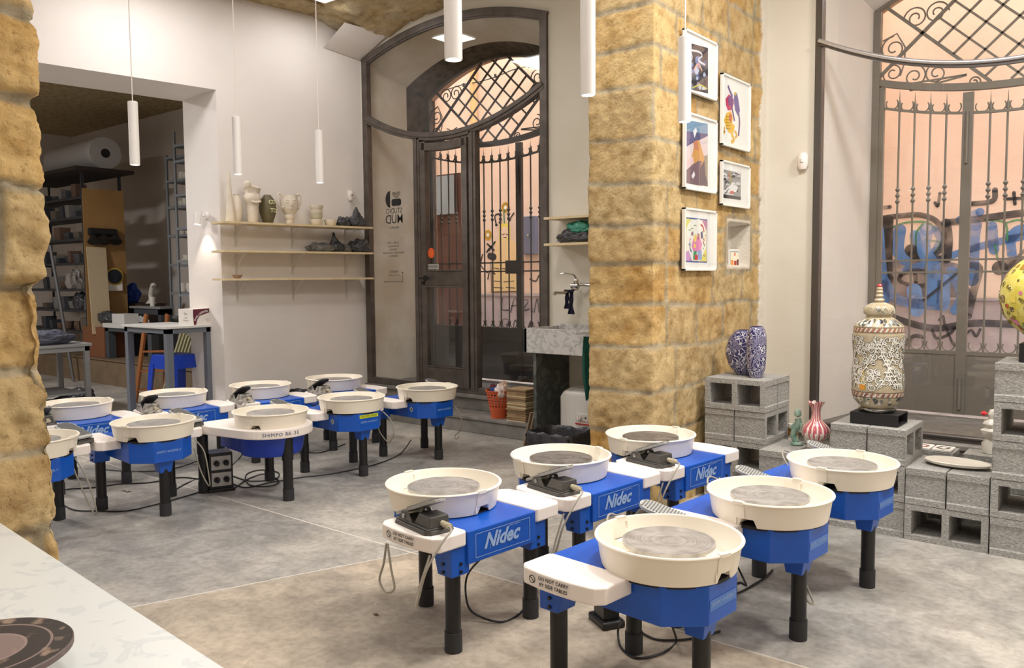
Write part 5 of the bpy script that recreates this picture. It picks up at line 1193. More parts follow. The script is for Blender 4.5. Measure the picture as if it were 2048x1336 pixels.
# ------------------------------------------------------------------ concrete block display
BLK = mat('grey_concrete_block', (146, 144, 140), .95, col2=(182, 180, 174), nscale=70, ncontrast=.3, bump=.8, bscale=110, detail=3)
UH = .193
def block_mesh():
    b = MB(); L_, D, H_ = .39, .19, .190; xs = [0, .033, .178, .212, .357, .39]; zs = [0, .030, .160, .19]
    for (y, s) in ((0, 1), (D, -1)):
        for i in range(5):
            for k in range(3):
                if i in (1, 3) and k == 1: continue
                f = [(xs[i], y, zs[k]), (xs[i+1], y, zs[k]), (xs[i+1], y, zs[k+1]), (xs[i], y, zs[k+1])]; b.add(f if s > 0 else f[::-1], [(0, 1, 2, 3)])
    for i in (1, 3):
        x0, x1, z0, z1 = xs[i], xs[i+1], .03, .16
        for (a, c) in (((x0, z0), (x0, z1)), ((x0, z1), (x1, z1)), ((x1, z1), (x1, z0)), ((x1, z0), (x0, z0))):
            b.add([(a[0], 0, a[1]), (a[0], D, a[1]), (c[0], D, c[1]), (c[0], 0, c[1])], [(0, 1, 2, 3)])
    b.add([(0, 0, 0), (L_, 0, 0), (L_, D, 0), (0, D, 0)], [(3, 2, 1, 0)]); b.add([(0, 0, H_), (L_, 0, H_), (L_, D, H_), (0, D, H_)], [(0, 1, 2, 3)])
    pr = [(0, 0), (.030, 0), (.037, .005), (.150, .005), (.156, 0), (.19, 0)]
    for s, x in ((1, L_), (-1, 0)):
        for (z0, d0), (z1, d1) in zip(pr[:-1], pr[1:]):
            f = [(x-s*d0, 0, z0), (x-s*d0, D, z0), (x-s*d1, D, z1), (x-s*d1, 0, z1)]; b.add(f if s > 0 else f[::-1], [(0, 1, 2, 3)])
    return b
BM = block_mesh(); first = BM.build('concrete_block', BLK, None, .0035)
rb = random.Random(5); nblk = [0]
def blk(kind, x, y, z, lab):
    """kind H: two cores face the room; kind P: solid end faces the room"""
    o = first if nblk[0] == 0 else first.copy()
    if nblk[0]: COL.objects.link(o)
    nblk[0] += 1; j = rb.uniform(-.004, .004); a = rb.uniform(-.008, .008)
    if kind == 'H': o.location = (x+j*.5, y+abs(j), z); o.rotation_euler = (0, 0, a)
    else: o.location = (x+.19, y+abs(j), z); o.rotation_euler = (0, 0, pi/2+a)
    tag(o, lab, 'concrete block', 'stacked concrete blocks'); return o
CN_ = ['bottom', 'second', 'third', 'fourth', 'top fifth']
def tower(x, y, kinds, where, back=True):
    for k, kd in enumerate(kinds):
        z = k*UH; cn = ('top' if k == len(kinds)-1 else CN_[k])+' course'
        if kd == 'H':
            blk('H', x, y, z, 'grey concrete block with two open cores facing front, %s of %s' % (cn, where))
            blk('H', x, y+.197, z, 'rear grey concrete block with cores, %s of %s' % (cn, where))
        else:
            blk('P', x, y, z, 'left sideways grey concrete block, %s of %s' % (cn, where))
            blk('P', x+.197, y, z, 'right sideways grey concrete block, %s of %s' % (cn, where))
tower(3.165, -1.06, 'PHPH', 'the blue vase stack')
tower(3.572, -1.19, 'HP', 'the pink vase stack')
tower(3.968, -1.155, 'PHP', 'the tall urn stack')
tower(4.362, -1.165, 'HP', 'the white plate stack')
tower(4.757, -1.170, 'PHPHP', 'the right-edge ball stack')
tower(4.10, -.70, 'H', 'the tile stack'); blk('H', 4.10, -.66, UH, 'grey concrete block carrying the three painted tiles behind the white plate')
blk('H', 4.53, -.64, 0, 'low grey block behind the white plate stack'); blk('H', 4.53, -.62, UH, 'grey block top just visible between plate and right-edge stack')
# tiles
for i, (x, c1) in enumerate(((4.16, (196, 150, 90)), (4.27, (206, 70, 60)), (4.38, (120, 96, 70)))):
    t = thing('ceramic_tile', ['painted tile with ochre motif, left of three on the block', 'painted tile with red motif, middle of three on the block', 'painted tile with brown motif, right of three on the block'][i], 'tile', (x+.045, -.575, 2*UH))
    b = MB(); b.box(-.05, .05, -.07, .07, 0, .012); b.build('tile_body', WHITEINK, t, .002)
    b = MB()
    for k in range(9):
        a = k*2*pi/9; r = .028+.006*(k % 2); b.flat([(r*cos(a)*.9+.012*cos(q*pi/3), r*sin(a)*1.2+.012*sin(q*pi/3)) for q in range(6)], (0, 0, .0125), (1, 0, 0), (0, 1, 0), 0, lin(*c1) if k % 3 else lin(90, 70, 60))
    b.build('motif', GLAZE, t)
# patterned glaze
def pattern_mat(name, ca, cb, cc, sc=38):
    m = bpy.data.materials.new(name); m.use_nodes = True; nt = m.node_tree; N = nt.nodes; L = nt.links; b = N['Principled BSDF']; b.inputs['Roughness'].default_value = .2; b.inputs['Coat Weight'].default_value = .5
    tc = N.new('ShaderNodeTexCoord'); n = N.new('ShaderNodeTexNoise'); n.inputs['Scale'].default_value = sc*.25; L.new(tc.outputs['Object'], n.inputs['Vector'])
    mx = N.new('ShaderNodeMix'); mx.data_type = 'VECTOR' if False else 'RGBA'; mx.inputs[0].default_value = .12; L.new(tc.outputs['Object'], mx.inputs[6]); L.new(n.outputs['Color'], mx.inputs[7])
    v = N.new('ShaderNodeTexVoronoi'); v.feature = 'DISTANCE_TO_EDGE'; v.inputs['Scale'].default_value = sc; L.new(mx.outputs[2], v.inputs['Vector'])
    w = N.new('ShaderNodeTexWave'); w.inputs['Scale'].default_value = sc*.5; w.inputs['Distortion'].default_value = 14; w.inputs['Detail'].default_value = 2; L.new(tc.outputs['Object'], w.inputs['Vector'])
    r = N.new('ShaderNodeValToRGB'); r.color_ramp.interpolation = 'CONSTANT'; e = r.color_ramp.elements; e[0].color = (*lin(*ca), 1); e[1].position = .06; e[1].color = (*lin(*cb), 1); L.new(v.outputs['Distance'], r.inputs['Fac'])
    r2 = N.new('ShaderNodeValToRGB'); r2.color_ramp.interpolation = 'CONSTANT'; e = r2.color_ramp.elements; e[0].color = (*lin(*cc), 1); e[1].position = .42; e[1].color = (*lin(*ca), 1); x = e.new(.60); x.color = (*lin(*cb), 1); L.new(w.outputs['Fac'], r2.inputs['Fac'])
    m2 = N.new('ShaderNodeMix'); m2.data_type = 'RGBA'; L.new(n.outputs['Fac'], m2.inputs[0])
    st = N.new('ShaderNodeMath'); st.operation = 'GREATER_THAN'; st.inputs[1].default_value = .5; L.new(n.outputs['Fac'], st.inputs[0]); L.new(st.outputs[0], m2.inputs[0]); L.new(r.outputs[0], m2.inputs[6]); L.new(r2.outputs[0], m2.inputs[7]); L.new(m2.outputs[2], b.inputs['Base Color']); return m
BWP = pattern_mat('blue_white_drawing', (214, 210, 220), (44, 46, 98), (92, 92, 130), 46)
BWP2 = pattern_mat('blue_white_drawing_b', (222, 218, 224), (36, 40, 96), (120, 118, 150), 60)
DB = mat('cobalt_glaze', (24, 28, 104), .15)
for nm, lab, x, y, prof, rz, sq, m in (('drawn_vase', 'flattened round blue and white vase, rear left of the pair on the blocks', 3.325, -.82, [(.052, 0), (.062, .008), (.105, .06), (.125, .13), (.124, .17), (.105, .23), (.07, .272), (.05, .284), (.045, .284), (.044, .27)], 12, .55, BWP),
                                      ('drawn_vase', 'upright blue and white vase with cobalt lip, front right of the pair', 3.43, -.90, [(.044, 0), (.046, .012), (.048, .02), (.060, .05), (.066, .12), (.067, .20), (.065, .26), (.056, .295), (.044, .312), (.036, .314), (.034, .30)], 80, .85, BWP2)):
    t = thing(nm, lab, 'vase', (x, y, 4*UH), radians(rz)); b = MB(); b.lathe(prof, 44, sq=sq, caps=False); b.lathe([(0, .002), (prof[0][0], .002)], 44, sq=sq, caps=False); b.build('vase_body', m, t, ang=1.2)
    b = MB(); r = prof[-1][0]; b.lathe([(r+.008, prof[-2][1]+.001), (r+.001, prof[-2][1]+.002), (r-.001, prof[-2][1]-.03), (0, prof[-2][1]-.04)], 36, sq=sq, caps=False); b.build('rim', DB, t)
# pink striped vase
t = thing('striped_vase', 'pink and white striped vase with ruffled neck on the low blocks', 'vase', (3.845, -1.03, 2*UH)); n = 48
prof = [(.040, 0), (.046, .004), (.050, .06), (.046, .066), (.054, .072), (.072, .085), (.078, .11), (.070, .14), (.045, .165), (.028, .185), (.024, .22), (.026, .25), (.034, .275), (.038, .282)]
b = MB(); m_ = len(prof); vs = []; cols = []; rr_ = random.Random(3); st = [rr_.random() for _ in range(n)]
for i in range(n):
    a = 2*pi*i/n
    for k, (r, z) in enumerate(prof):
        f = 1+(.05*sin(8*a) if .08 < z < .17 else 0)+(.22*sin(6*a)*max(0, (z-.24)/.04) if z > .24 else 0); vs.append((r*f*cos(a), r*f*sin(a), z+(.006*cos(6*a) if z > .27 else 0)))
fs = []; 
for i in range(n):
    for k in range(m_-1):
        fs.append((i*m_+k, ((i+1) % n)*m_+k, ((i+1) % n)*m_+k+1, i*m_+k+1))
        pk = (i % 3 != 0) and st[i//3] > .15 and prof[k][1] > .06; cols.append(lin(188, 92, 104) if pk and (i % 3 == 1 or prof[k][1] > .1) else lin(226, 212, 200))
b.add(vs, fs, True, cols); b.build('vase_body', GLAZE, t)
# green figurine and small things on that stack
t = thing('green_figurine', 'small mottled green glazed figurine beside the pink striped vase', 'figurine', (3.70, -.93, 2*UH))
b = MB(); b.lathe([(.0, 0), (.038, .002), (.036, .012), (.02, .018)], 18); b.tube(bez([(0, 0, .015), (-.02, 0, .05), (-.012, 0, .09), (.01, 0, .12), (.004, 0, .16)], 6), .019, 10); b.lathe([(0, -.026), (.018, -.016), (.022, .004), (.014, .022), (0, .028)], 14, (.004, 0, .19)); b.tube(bez([(.01, 0, .14), (.03, -.01, .12), (.026, -.01, .08)], 5), .009, 8); b.tube(bez([(-.01, .0, .13), (-.03, 0, .10), (-.014, 0, .07)], 5), .009, 8)
b.build('figure', mat('mottled_green_glaze', (70, 120, 100), .2, col2=(176, 196, 180), nscale=26, ncontrast=.2, coat=.5), t)
t = thing('painted_mug', 'small amber and white painted mug behind the green figurine', 'mug', (3.60, -.72, 2*UH)); b = MB(); b.lathe([(.028, 0), (.03, .004), (.03, .085), (.027, .085), (.026, .01), (0, .01)], 24, caps=False); b.build('mug_body', mat('white_glaze', (226, 222, 210), .25), t)
b = MB(); b.lathe([(.0306, .015), (.0306, .062)], 24, caps=False); b.build('painted_band', mat('amber_glaze', (178, 122, 40), .25, col2=(90, 60, 30), nscale=40, ncontrast=.2), t)
t = thing('clay_pot', 'small brown-rimmed pot half hidden behind the pink striped vase neck', 'pot', (3.76, -.86, 2*UH)); b = MB(); b.lathe([(.03, 0), (.04, .02), (.044, .07), (.036, .1), (.03, .10), (.028, .08)], 24, caps=False); b.build('pot_body', mat('white_glaze', (226, 222, 210), .25), t); b = MB(); b.lathe([(.0365, .095), (.037, .104), (.029, .104)], 24, caps=False); b.build('rim', mat('rust_brown', (150, 92, 60), .4), t)
t = thing('stone_sample', 'small cream rectangular box beside the pink vase', 'box', (3.93, -.93, 2*UH), .2); b = MB(); b.box(-.035, .035, -.03, .03, 0, .07); b.box(-.035, .035, -.03, .03, .073, .10); b.build('box_body', mat('cream_stone', (206, 198, 176), .7), t, .004)
# white plate
b = MB(); n = 48
def pf(a, r, z, k): return (r*(1+.10*cos(a)**3+.03*sin(2*a+.5)), z)
b.lathe([(.0, .0), (.10, .0), (.150, .012), (.158, .024), (.152, .028), (.13, .018), (.0, .014)], n, sq=.62, caps=False, fn=pf); o = b.build('oval_plate', mat('white_pottery', (232, 226, 212), .5, bump=.1, bscale=20)); o.location = (4.555, -.97, 2*UH); o.rotation_euler = (0, 0, radians(-8)); tag(o, 'flat oval white plate lying on the concrete blocks', 'plate')
# tall urn
UX, UY = 4.165, -.985; z0 = 3*UH
t = thing('urn_stand', 'black open-ended metal box under the tall painted urn', 'stand', (UX+.01, UY-.0, z0))
b = MB(); b.box(-.125, .125, -.10, .10, .057, .062); b.box(-.125, .125, -.10, .10, 0, .005); b.box(-.125, .125, -.10, -.095, .005, .057); b.box(-.125, .125, .095, .10, .005, .057); b.build('open_box', BLACKM, t)
t = thing('turning_disc', 'round silver turning disc between the black box and tall urn', 'turntable', (UX, UY, z0+.062)); b = MB(); b.cyl((0, 0, 0), (0, 0, .008), .062, n=40); b.cyl((0, 0, .008), (0, 0, .012), .045, n=24); b.build('lower_ring', CHROME, t); b = MB(); b.lathe([(.0, .012), (.096, .012), (.099, .016), (.099, .024), (.0, .026)], 48, caps=False); b.build('upper_disc', CHROME, t)
t = thing('painted_urn', 'tall cream urn painted with curling leaves, stacked bead finial with red tip', 'urn', (UX, UY, z0+.088))
UP_ = [(1040, .085), (1010, .105), (960, .127), (910, .133), (850, .135), (780, .132), (700, .127), (620, .125), (540, .130), (470, .133), (440, .130), (400, .127), (375, .116), (345, .090), (325, .067)]
uprof = [((1040-y)*.000698, r) for y, r in UP_]
def ur(z):
    for (a, ra), (c, rc) in zip(uprof[:-1], uprof[1:]):
        if a <= z <= c: f = (z-a)/(c-a); return ra+(rc-ra)*f
    return uprof[-1][1]
sm = bez([(r, z, 0) for z, r in uprof], 4)
b = MB(); b.lathe([(q.x, q.y) for q in sm], 110); b.build('urn_body', mat('urn_cream_ground', (176, 162, 134), .25, col2=(194, 182, 154), nscale=30, coat=.4), t)
def on_urn(bb, pts, w, colr, off=.0008):     # pts in (arc-angle, z)
    off += .0016
    m = len(pts); vs = []
    for i, (a, z) in enumerate(pts):
        q0 = pts[max(i-1, 0)]; q1 = pts[min(i+1, m-1)]; dx = (q1[0]-q0[0])*.13; dy = q1[1]-q0[1]; l = sqrt(dx*dx+dy*dy) or 1; ww = w(i/(m-1)) if callable(w) else w
        for sg in (-1, 1):
            aa = a-sg*dy/l*ww/2/.13; zz = z+sg*dx/l*ww/2; r = ur(zz)+off; vs.append((r*cos(aa), r*sin(aa), zz))
    bb.add(vs, [(2*i, 2*i+2, 2*i+3, 2*i+1) for i in range(m-1)], cols=[lin(*colr)]*(m-1))
b = MB(); ru = random.Random(4); WHT = (236, 232, 220); DKB = (58, 64, 76); MID = (120, 128, 124)
def spiral(a, z, r, s, ph, turns=1.5):
    pts = []
    for k in range(20): tt = k/19; rr = r*(1-.85*tt); an = ph+s*turns*2*pi*tt; pts.append((a+rr*cos(an)/.13, z+rr*sin(an)))
    return pts
zb0, zb1 = .105, .405
for i in range(330):
    a = ru.uniform(0, 2*pi); z = ru.uniform(zb0+.012, zb1-.012); r = ru.uniform(.009, .021); s = ru.choice((-1, 1)); ph = ru.uniform(0, 6.28)
    p_ = [q for q in spiral(a, z, r, s, ph) if zb0 < q[1] < zb1]
    if len(p_) > 6: on_urn(b, p_, lambda u: .0090*(1-u*.55), DKB if i % 3 == 0 else MID, .0006+.000002*i); on_urn(b, p_, lambda u: .0052*(1-u*.6), WHT, .0012+.000002*i)
for i in range(14):          # long acanthus stems
    a = i*2*pi/14+ru.uniform(-.1, .1); p_ = []
    for k in range(26): u = k/25; p_.append((a+.35*sin(u*4+i*1.7), zb0+.01+(zb1-zb0-.03)*u))
    on_urn(b, p_, .009, DKB, .0022); on_urn(b, p_, .005, WHT, .0026)
    for k in range(2, 24, 2):
        q = p_[k]; s = 1 if k % 4 else -1
        leaf = [(q[0]+s*.0, q[1]), (q[0]+s*.06, q[1]+.008), (q[0]+s*.12, q[1]+.004), (q[0]+s*.15, q[1]-.006)]; on_urn(b, leaf, lambda u: .014*sin(pi*min(1, u+.15)), DKB, .0024); on_urn(b, leaf, lambda u: .010*sin(pi*min(1, u+.15)), WHT, .0028)
for (za, zb) in ((.03, .078), (.455, .485)):
    for i in range(110): 
        p_ = [q for q in spiral(ru.uniform(0, 6.28), ru.uniform(za, zb), ru.uniform(.006, .012), ru.choice((-1, 1)), ru.uniform(0, 6)) if za-.01 < q[1] < zb+.006]
        if len(p_) > 6: on_urn(b, p_, .0045, ru.choice((WHT, DKB, MID)), .001+.000003*i)
b.build('leaf_painting', GLAZE, t)
for zc_ in (.4325, .077+.002):
    b = MB()
    for k in range(60):
        a = k*2*pi/60; on_urn(b, [(a, zc_-.010), (a+.05, zc_), (a+.1, zc_+.010)], .0055, (176, 92, 78) if k % 2 else (232, 220, 206), .0015)
    for dz in (-.0135, .0135): on_urn(b, [(q*2*pi/48, zc_+dz) for q in range(49)], .003, (92, 60, 56), .0018)
    b.build('braided_band', GLAZE, t)
b = MB(); a0 = radians(-97)-.0
def blob(pts, c, off=.0035):
    vs = []
    for (a, z) in pts: r = ur(z)+off; vs.append((r*cos(a), r*sin(a), z))
    b.add(vs, [tuple(range(len(vs)))], cols=[lin(*c)])
a1 = radians(-110)
blob([(a1-.13, .105), (a1+.13, .105), (a1+.15, .125), (a1+.12, .155), (a1+.05, .205), (a1-.05, .205), (a1-.12, .155), (a1-.15, .125)], (206, 182, 84)); blob([(a1-.12, .107), (a1+.12, .107), (a1+.13, .135), (a1-.13, .135)], (228, 148, 26), .004); blob([(a1-.05, .2), (a1+.05, .2), (a1+.05, .215), (a1-.05, .215)], (226, 178, 40), .004)
b.build('yellow_flask_painting', GLAZE, t)
b = MB(); lid = [(.067, .499), (.065, .512), (.075, .514), (.080, .525), (.080, .545), (.070, .562), (.045, .575), (.028, .580)]; b.lathe(lid, 48); ld = b.build('domed_lid', mat('urn_cream_ground', (192, 182, 156), .25), t)
b = MB()
for i in range(120):
    a = ru.uniform(0, 6.28); r0 = .0805; pts = [(.0+r0*(1-.0006*i%.1)*cos(a+q*.035), r0*(1-.0006*i%.1)*sin(a+q*.035), .535+.02*sin(i*3.3)*.4+.008*sin(q*.9+i)) for q in range(8)]; b.col = lin(*ru.choice((WHT, DKB, MID))); b.tube(pts, .0015, 4)
b.build('lid_painting', GLAZE, ld)
b = MB()
for r, z in ((.027, .592), (.0215, .616), (.0185, .637), (.0165, .655)): b.lathe([(.0, -.012), (r*.75, -.010), (r, 0), (r*.75, .010), (0, .012)], 24, (0, 0, z))
fi = b.build('bead_finial', mat('finial_cream', (190, 174, 146), .35), ld); b = MB(); b.lathe([(0, -.010), (.012, -.006), (.0145, 0), (.010, .008), (0, .010)], 20, (0, 0, .672)); b.build('red_tip', mat('red_glaze', (206, 44, 52), .25), fi)
# yellow ornate ball at the right edge
BX, BY = 4.955, -.98; zb = 5*UH
t = thing('ball_stand', 'dark metal box stand on top of the right-edge block stack', 'stand', (BX, BY, zb)); b = MB(); b.box(-.11, .11, -.10, .10, 0, .005); b.box(-.11, .11, -.10, .10, .085, .09); b.box(-.11, .11, -.10, -.095, .005, .085); b.box(-.11, .11, .095, .10, .005, .085); b.build('open_box', BLACKM, t)
t = thing('painted_ball_vase', 'yellow ball-shaped vase with coloured painting, cut by the right picture edge', 'vase', (BX, BY, zb+.09))
RB = .215
b = MB(); b.lathe([(.0, .0), (.055, .0), (.055, .018), (.06, .02)]+[(RB*sin(pi-a*pi/28), .018+RB+RB*cos(pi-a*pi/28)) for a in range(3, 27)]+[(.03, .018+2*RB)], 56, caps=False); b.build('ball_body', mat('yellow_patterned_glaze', (206, 190, 60), .25, col2=(228, 216, 120), nscale=26, ncontrast=.3, coat=.5), t)
b = MB()
def on_ball(pts, c, off=.001, w=None):
    f = lambda a, e, rr: (rr*cos(e)*cos(a), rr*cos(e)*sin(a), .018+RB+rr*sin(e)); rr = RB+off
    if w is None: b.add([f(a, e, rr) for a, e in pts], [tuple(range(len(pts)))], cols=[lin(*c)])
    else: b.col = lin(*c); b.tube([f(a, e, rr) for a, e in pts], w, 4)
rr_ = random.Random(9)
for i in range(320):
    a = rr_.uniform(0, 6.28); e = rr_.uniform(-1.1, 1.2); s = rr_.uniform(.035, .09); c = rr_.choice(((214, 120, 160), (206, 60, 50), (120, 140, 60), (226, 206, 90), (160, 120, 40), (96, 70, 50)))
    if i % 2: on_ball([(a+s*cos(q*pi/4)*(1+.3*(q % 2)), e+s*sin(q*pi/4)*(1+.3*(q % 2))) for q in range(8)], c, .0012+.0002*(i % 5))
    else: on_ball([(a+s*(1-.8*q/14)*cos(q*.7), e+s*(1-.8*q/14)*sin(q*.7)) for q in range(15)], (110, 96, 30), .001, .0014)
b.build('floral_painting', GLAZE, t)
# white figure behind the right stack
t = thing('white_figure', 'white glazed ruffled figure peeking out behind the right-edge stack', 'figurine', (4.66, -.50, 2*UH)); b = MB()
b.lathe([(.05, 0), (.055, .05), (.04, .08), (.06, .11), (.062, .13), (.035, .145), (.05, .165), (.045, .18), (.022, .195), (.03, .22), (.02, .245), (0, .25)], 28, fn=lambda a, r, z, k: (r*(1+.07*sin(6*a+z*40)), z)); b.build('figure', mat('white_glaze', (226, 222, 210), .25), t)
b = MB(); b.lathe([(0, -.02), (.02, 0), (0, .015)], 12, (-.045, -.02, .225)); b.build('red_trim', mat('red_glaze', (206, 44, 52), .25), t)
t = thing('red_speaker', 'small red object with white letters inside the lower cores of the blue vase stack', 'speaker', (3.255, -.99, UH+.031)); b = MB(); b.box(-.06, .055, -.03, .03, 0, .075); b.build('case', mat('dark_red', (140, 20, 34), .5), t, .012); b = MB(); b.text('JBL', .045, (.01, -.0305, .04), (1, 0, 0), (0, 0, 1), .001, bold=.001); b.build('lettering', WHITEINK, t)

# ------------------------------------------------------------------ framed prints on the pillar side
FRW = mat('white_frame', (236, 234, 228), .4); MAT_ = mat('white_mount', (240, 240, 238), .7)
PX = 3.10
def frame(lab, y0, y1, z0, z1, my, mz, artfn):
    t = thing('framed_print', lab, 'picture', (PX, (y0+y1)/2, (z0+z1)/2)); w, h = (y1-y0)/2, (z1-z0)/2; x0 = .022
    b = MB(); 
    for a in ((-w, -w+.012, -h, h), (w-.012, w, -h, h), (-w, w, -h, -h+.012), (-w, w, h-.012, h)): b.box(x0-.006, x0+.018, a[0], a[1], a[2], a[3])
    b.box(x0-.006, x0-.002, -w, w, -h, h); b.build('frame', FRW, t, .001)
    b = MB(); b.box(x0-.002, x0+.008, -w+.01, w-.01, -h+.01, h-.01); b.build('mount', MAT_, t)
    b = MB(); T = Matrix.Translation((-PX, -(y0+y1)/2, -(z0+z1)/2)); b.T = T; layer = [0]
    X = PX+x0+.0085
    def F(pts, c):      # polygon given by points on the picture, projected to the print's own plane
        layer[0] += 1; b.add([tuple(onx(px, py, X)+Vector((.00003*layer[0], 0, 0))) for px, py in pts], [tuple(range(len(pts)))], cols=[lin(*c)])
    def S(pts, w_, c):
        layer[0] += 1; q = [onx(px, py, X) for px, py in pts]; q = bez2([(p.y, p.z) for p in q], 5); b.ribbon(q, w_, (X, 0, 0), (0, 1, 0), (0, 0, 1), .00003*layer[0], lin(*c))
    artfn(F, S); b.build('print', PAINT, t)
    b = MB(); b.add([(x0+.0145, -w+.01, -h+.01), (x0+.0145, w-.01, -h+.01), (x0+.0145, w-.01, h-.01), (x0+.0145, -w+.01, h-.01)], [(0, 1, 2, 3)]); b.build('glazing', GLASS, t)
def q2(x0, y0, x1, y1, s=0.0, s2=0.): return [(x0, y0), (x1, y0+s), (x1, y1+s2), (x0, y1)]
rA = random.Random(21)
def art1(F, S):
    F([(1370, 83), (1416, 96), (1416, 187), (1370, 177)], (44, 42, 52))
    for i in range(34):
        x = rA.uniform(1372, 1414); y = rA.uniform(94, 180); s = rA.uniform(3, 8); c = rA.choice(((120, 130, 180), (176, 188, 214), (86, 92, 140), (150, 132, 160), (190, 196, 206), (70, 76, 84)))
        F([(max(1371, min(1415, x+s*.8*cos(q))), max(90, min(180, y+s*1.3*sin(q)))) for q in (0, 1, 2, 3, 4, 5)], c)
    S([(1380, 100), (1398, 104), (1404, 112), (1396, 120), (1410, 130)], .012, (206, 210, 222)); S([(1388, 140), (1396, 128), (1404, 142)], .010, (220, 170, 150)); S([(1384, 176), (1400, 170), (1414, 178)], .008, (190, 196, 80)); S([(1376, 110), (1382, 106), (1384, 118), (1376, 122)], .008, (200, 206, 226))
def art2(F, S):
    F([(1370.5, 239), (1415.5, 248), (1415.5, 373), (1370.5, 366)], (214, 200, 204)); F([(1370.5, 239), (1415.5, 248), (1415.5, 272), (1395, 282), (1382, 288), (1370.5, 294)], (74, 78, 122)); F([(1370.5, 239), (1415.5, 248), (1415.5, 268), (1370.5, 262)], (112, 150, 182)); F([(1370.5, 262), (1392, 266), (1384, 284), (1370.5, 292)], (92, 84, 132))
    F([(1386, 300), (1390, 283), (1398, 280), (1402, 292), (1406, 306), (1412, 326), (1408, 344), (1396, 348), (1384, 344), (1382, 322)], (204, 152, 84)); F([(1370.5, 342), (1384, 330), (1396, 322), (1404, 322), (1400, 340), (1404, 372), (1370.5, 366)], (116, 92, 104)); F([(1400, 336), (1415.5, 308), (1415.5, 373), (1400, 370)], (76, 68, 84)); F([(1408, 312), (1415.5, 310), (1415.5, 366), (1411, 350)], (150, 140, 120))
    F([(1386, 262), (1392, 255), (1394, 262), (1389, 276)], (226, 226, 230)); F([(1386, 284), (1394, 280), (1398, 300), (1390, 300)], (190, 122, 96)); F([(1383, 352), (1388, 342), (1390, 350), (1386, 358)], (228, 226, 230)); F([(1370.5, 322), (1386, 314), (1388, 326), (1370.5, 338)], (222, 190, 196))
def art3(F, S):
    F([(1451, 198), (1458, 188), (1464, 196), (1468, 206), (1464, 220), (1456, 221), (1452, 210)], (196, 44, 98)); S([(1456, 171), (1459, 180), (1465, 194)], .022, (96, 54, 132)); F([(1455, 196), (1462, 190), (1468, 200), (1466, 210), (1458, 212)], (120, 48, 130)); S([(1463, 210), (1466, 226), (1469, 242)], .02, (108, 56, 130))
    F([(1468, 186), (1474, 186), (1477, 200), (1480, 222), (1476, 232), (1470, 220), (1468, 204)], (98, 74, 150)); S([(1477, 226), (1479, 244), (1477, 272)], .022, (94, 62, 128)); F([(1468, 185), (1472, 184), (1473, 190), (1469, 191)], (204, 176, 60))
    F([(1448, 240), (1453, 226), (1462, 222), (1466, 236), (1464, 246), (1470, 252), (1466, 268), (1458, 266), (1452, 254)], (232, 186, 52)); F([(1459, 226), (1464, 230), (1463, 246), (1458, 240)], (206, 92, 60)); S([(1449, 254), (1447, 266), (1450, 262)], .02, (226, 170, 60)); S([(1463, 268), (1468, 280), (1462, 284)], .025, (230, 180, 60)); S([(1469, 262), (1474, 270), (1470, 276)], .02, (226, 170, 80))
    for y in (232, 238, 244, 250, 256): S([(1452, y), (1457, y+2), (1461, y)], .004, (120, 80, 30))
def art4(F, S):
    F([(1444, 338), (1481.5, 346), (1481.5, 400), (1444, 395)], (150, 148, 152))
    for i in range(26):
        x = rA.uniform(1446, 1478); y = rA.uniform(346, 392); S([(x-4, y+rA.uniform(-2, 2)), (x, y-2), (x+4, y+rA.uniform(-2, 2))], rA.uniform(.008, .018), rA.choice(((50, 48, 54), (206, 206, 210), (96, 94, 100), (226, 226, 226))))
    F([(1454, 386), (1460, 374), (1470, 370), (1476, 374), (1472, 384), (1462, 384)], (232, 232, 232)); F([(1444, 388), (1481.5, 394), (1481.5, 400), (1444, 395)], (40, 38, 42)); F([(1460, 382), (1467, 382), (1467, 388), (1460, 388)], (206, 100, 84)); S([(1459, 344), (1462, 356), (1461, 368)], .02, (150, 150, 90)); S([(1457, 346), (1459, 352), (1458, 358)], .016, (206, 110, 90)); S([(1446, 388), (1456, 376), (1466, 370)], .01, (240, 240, 240))
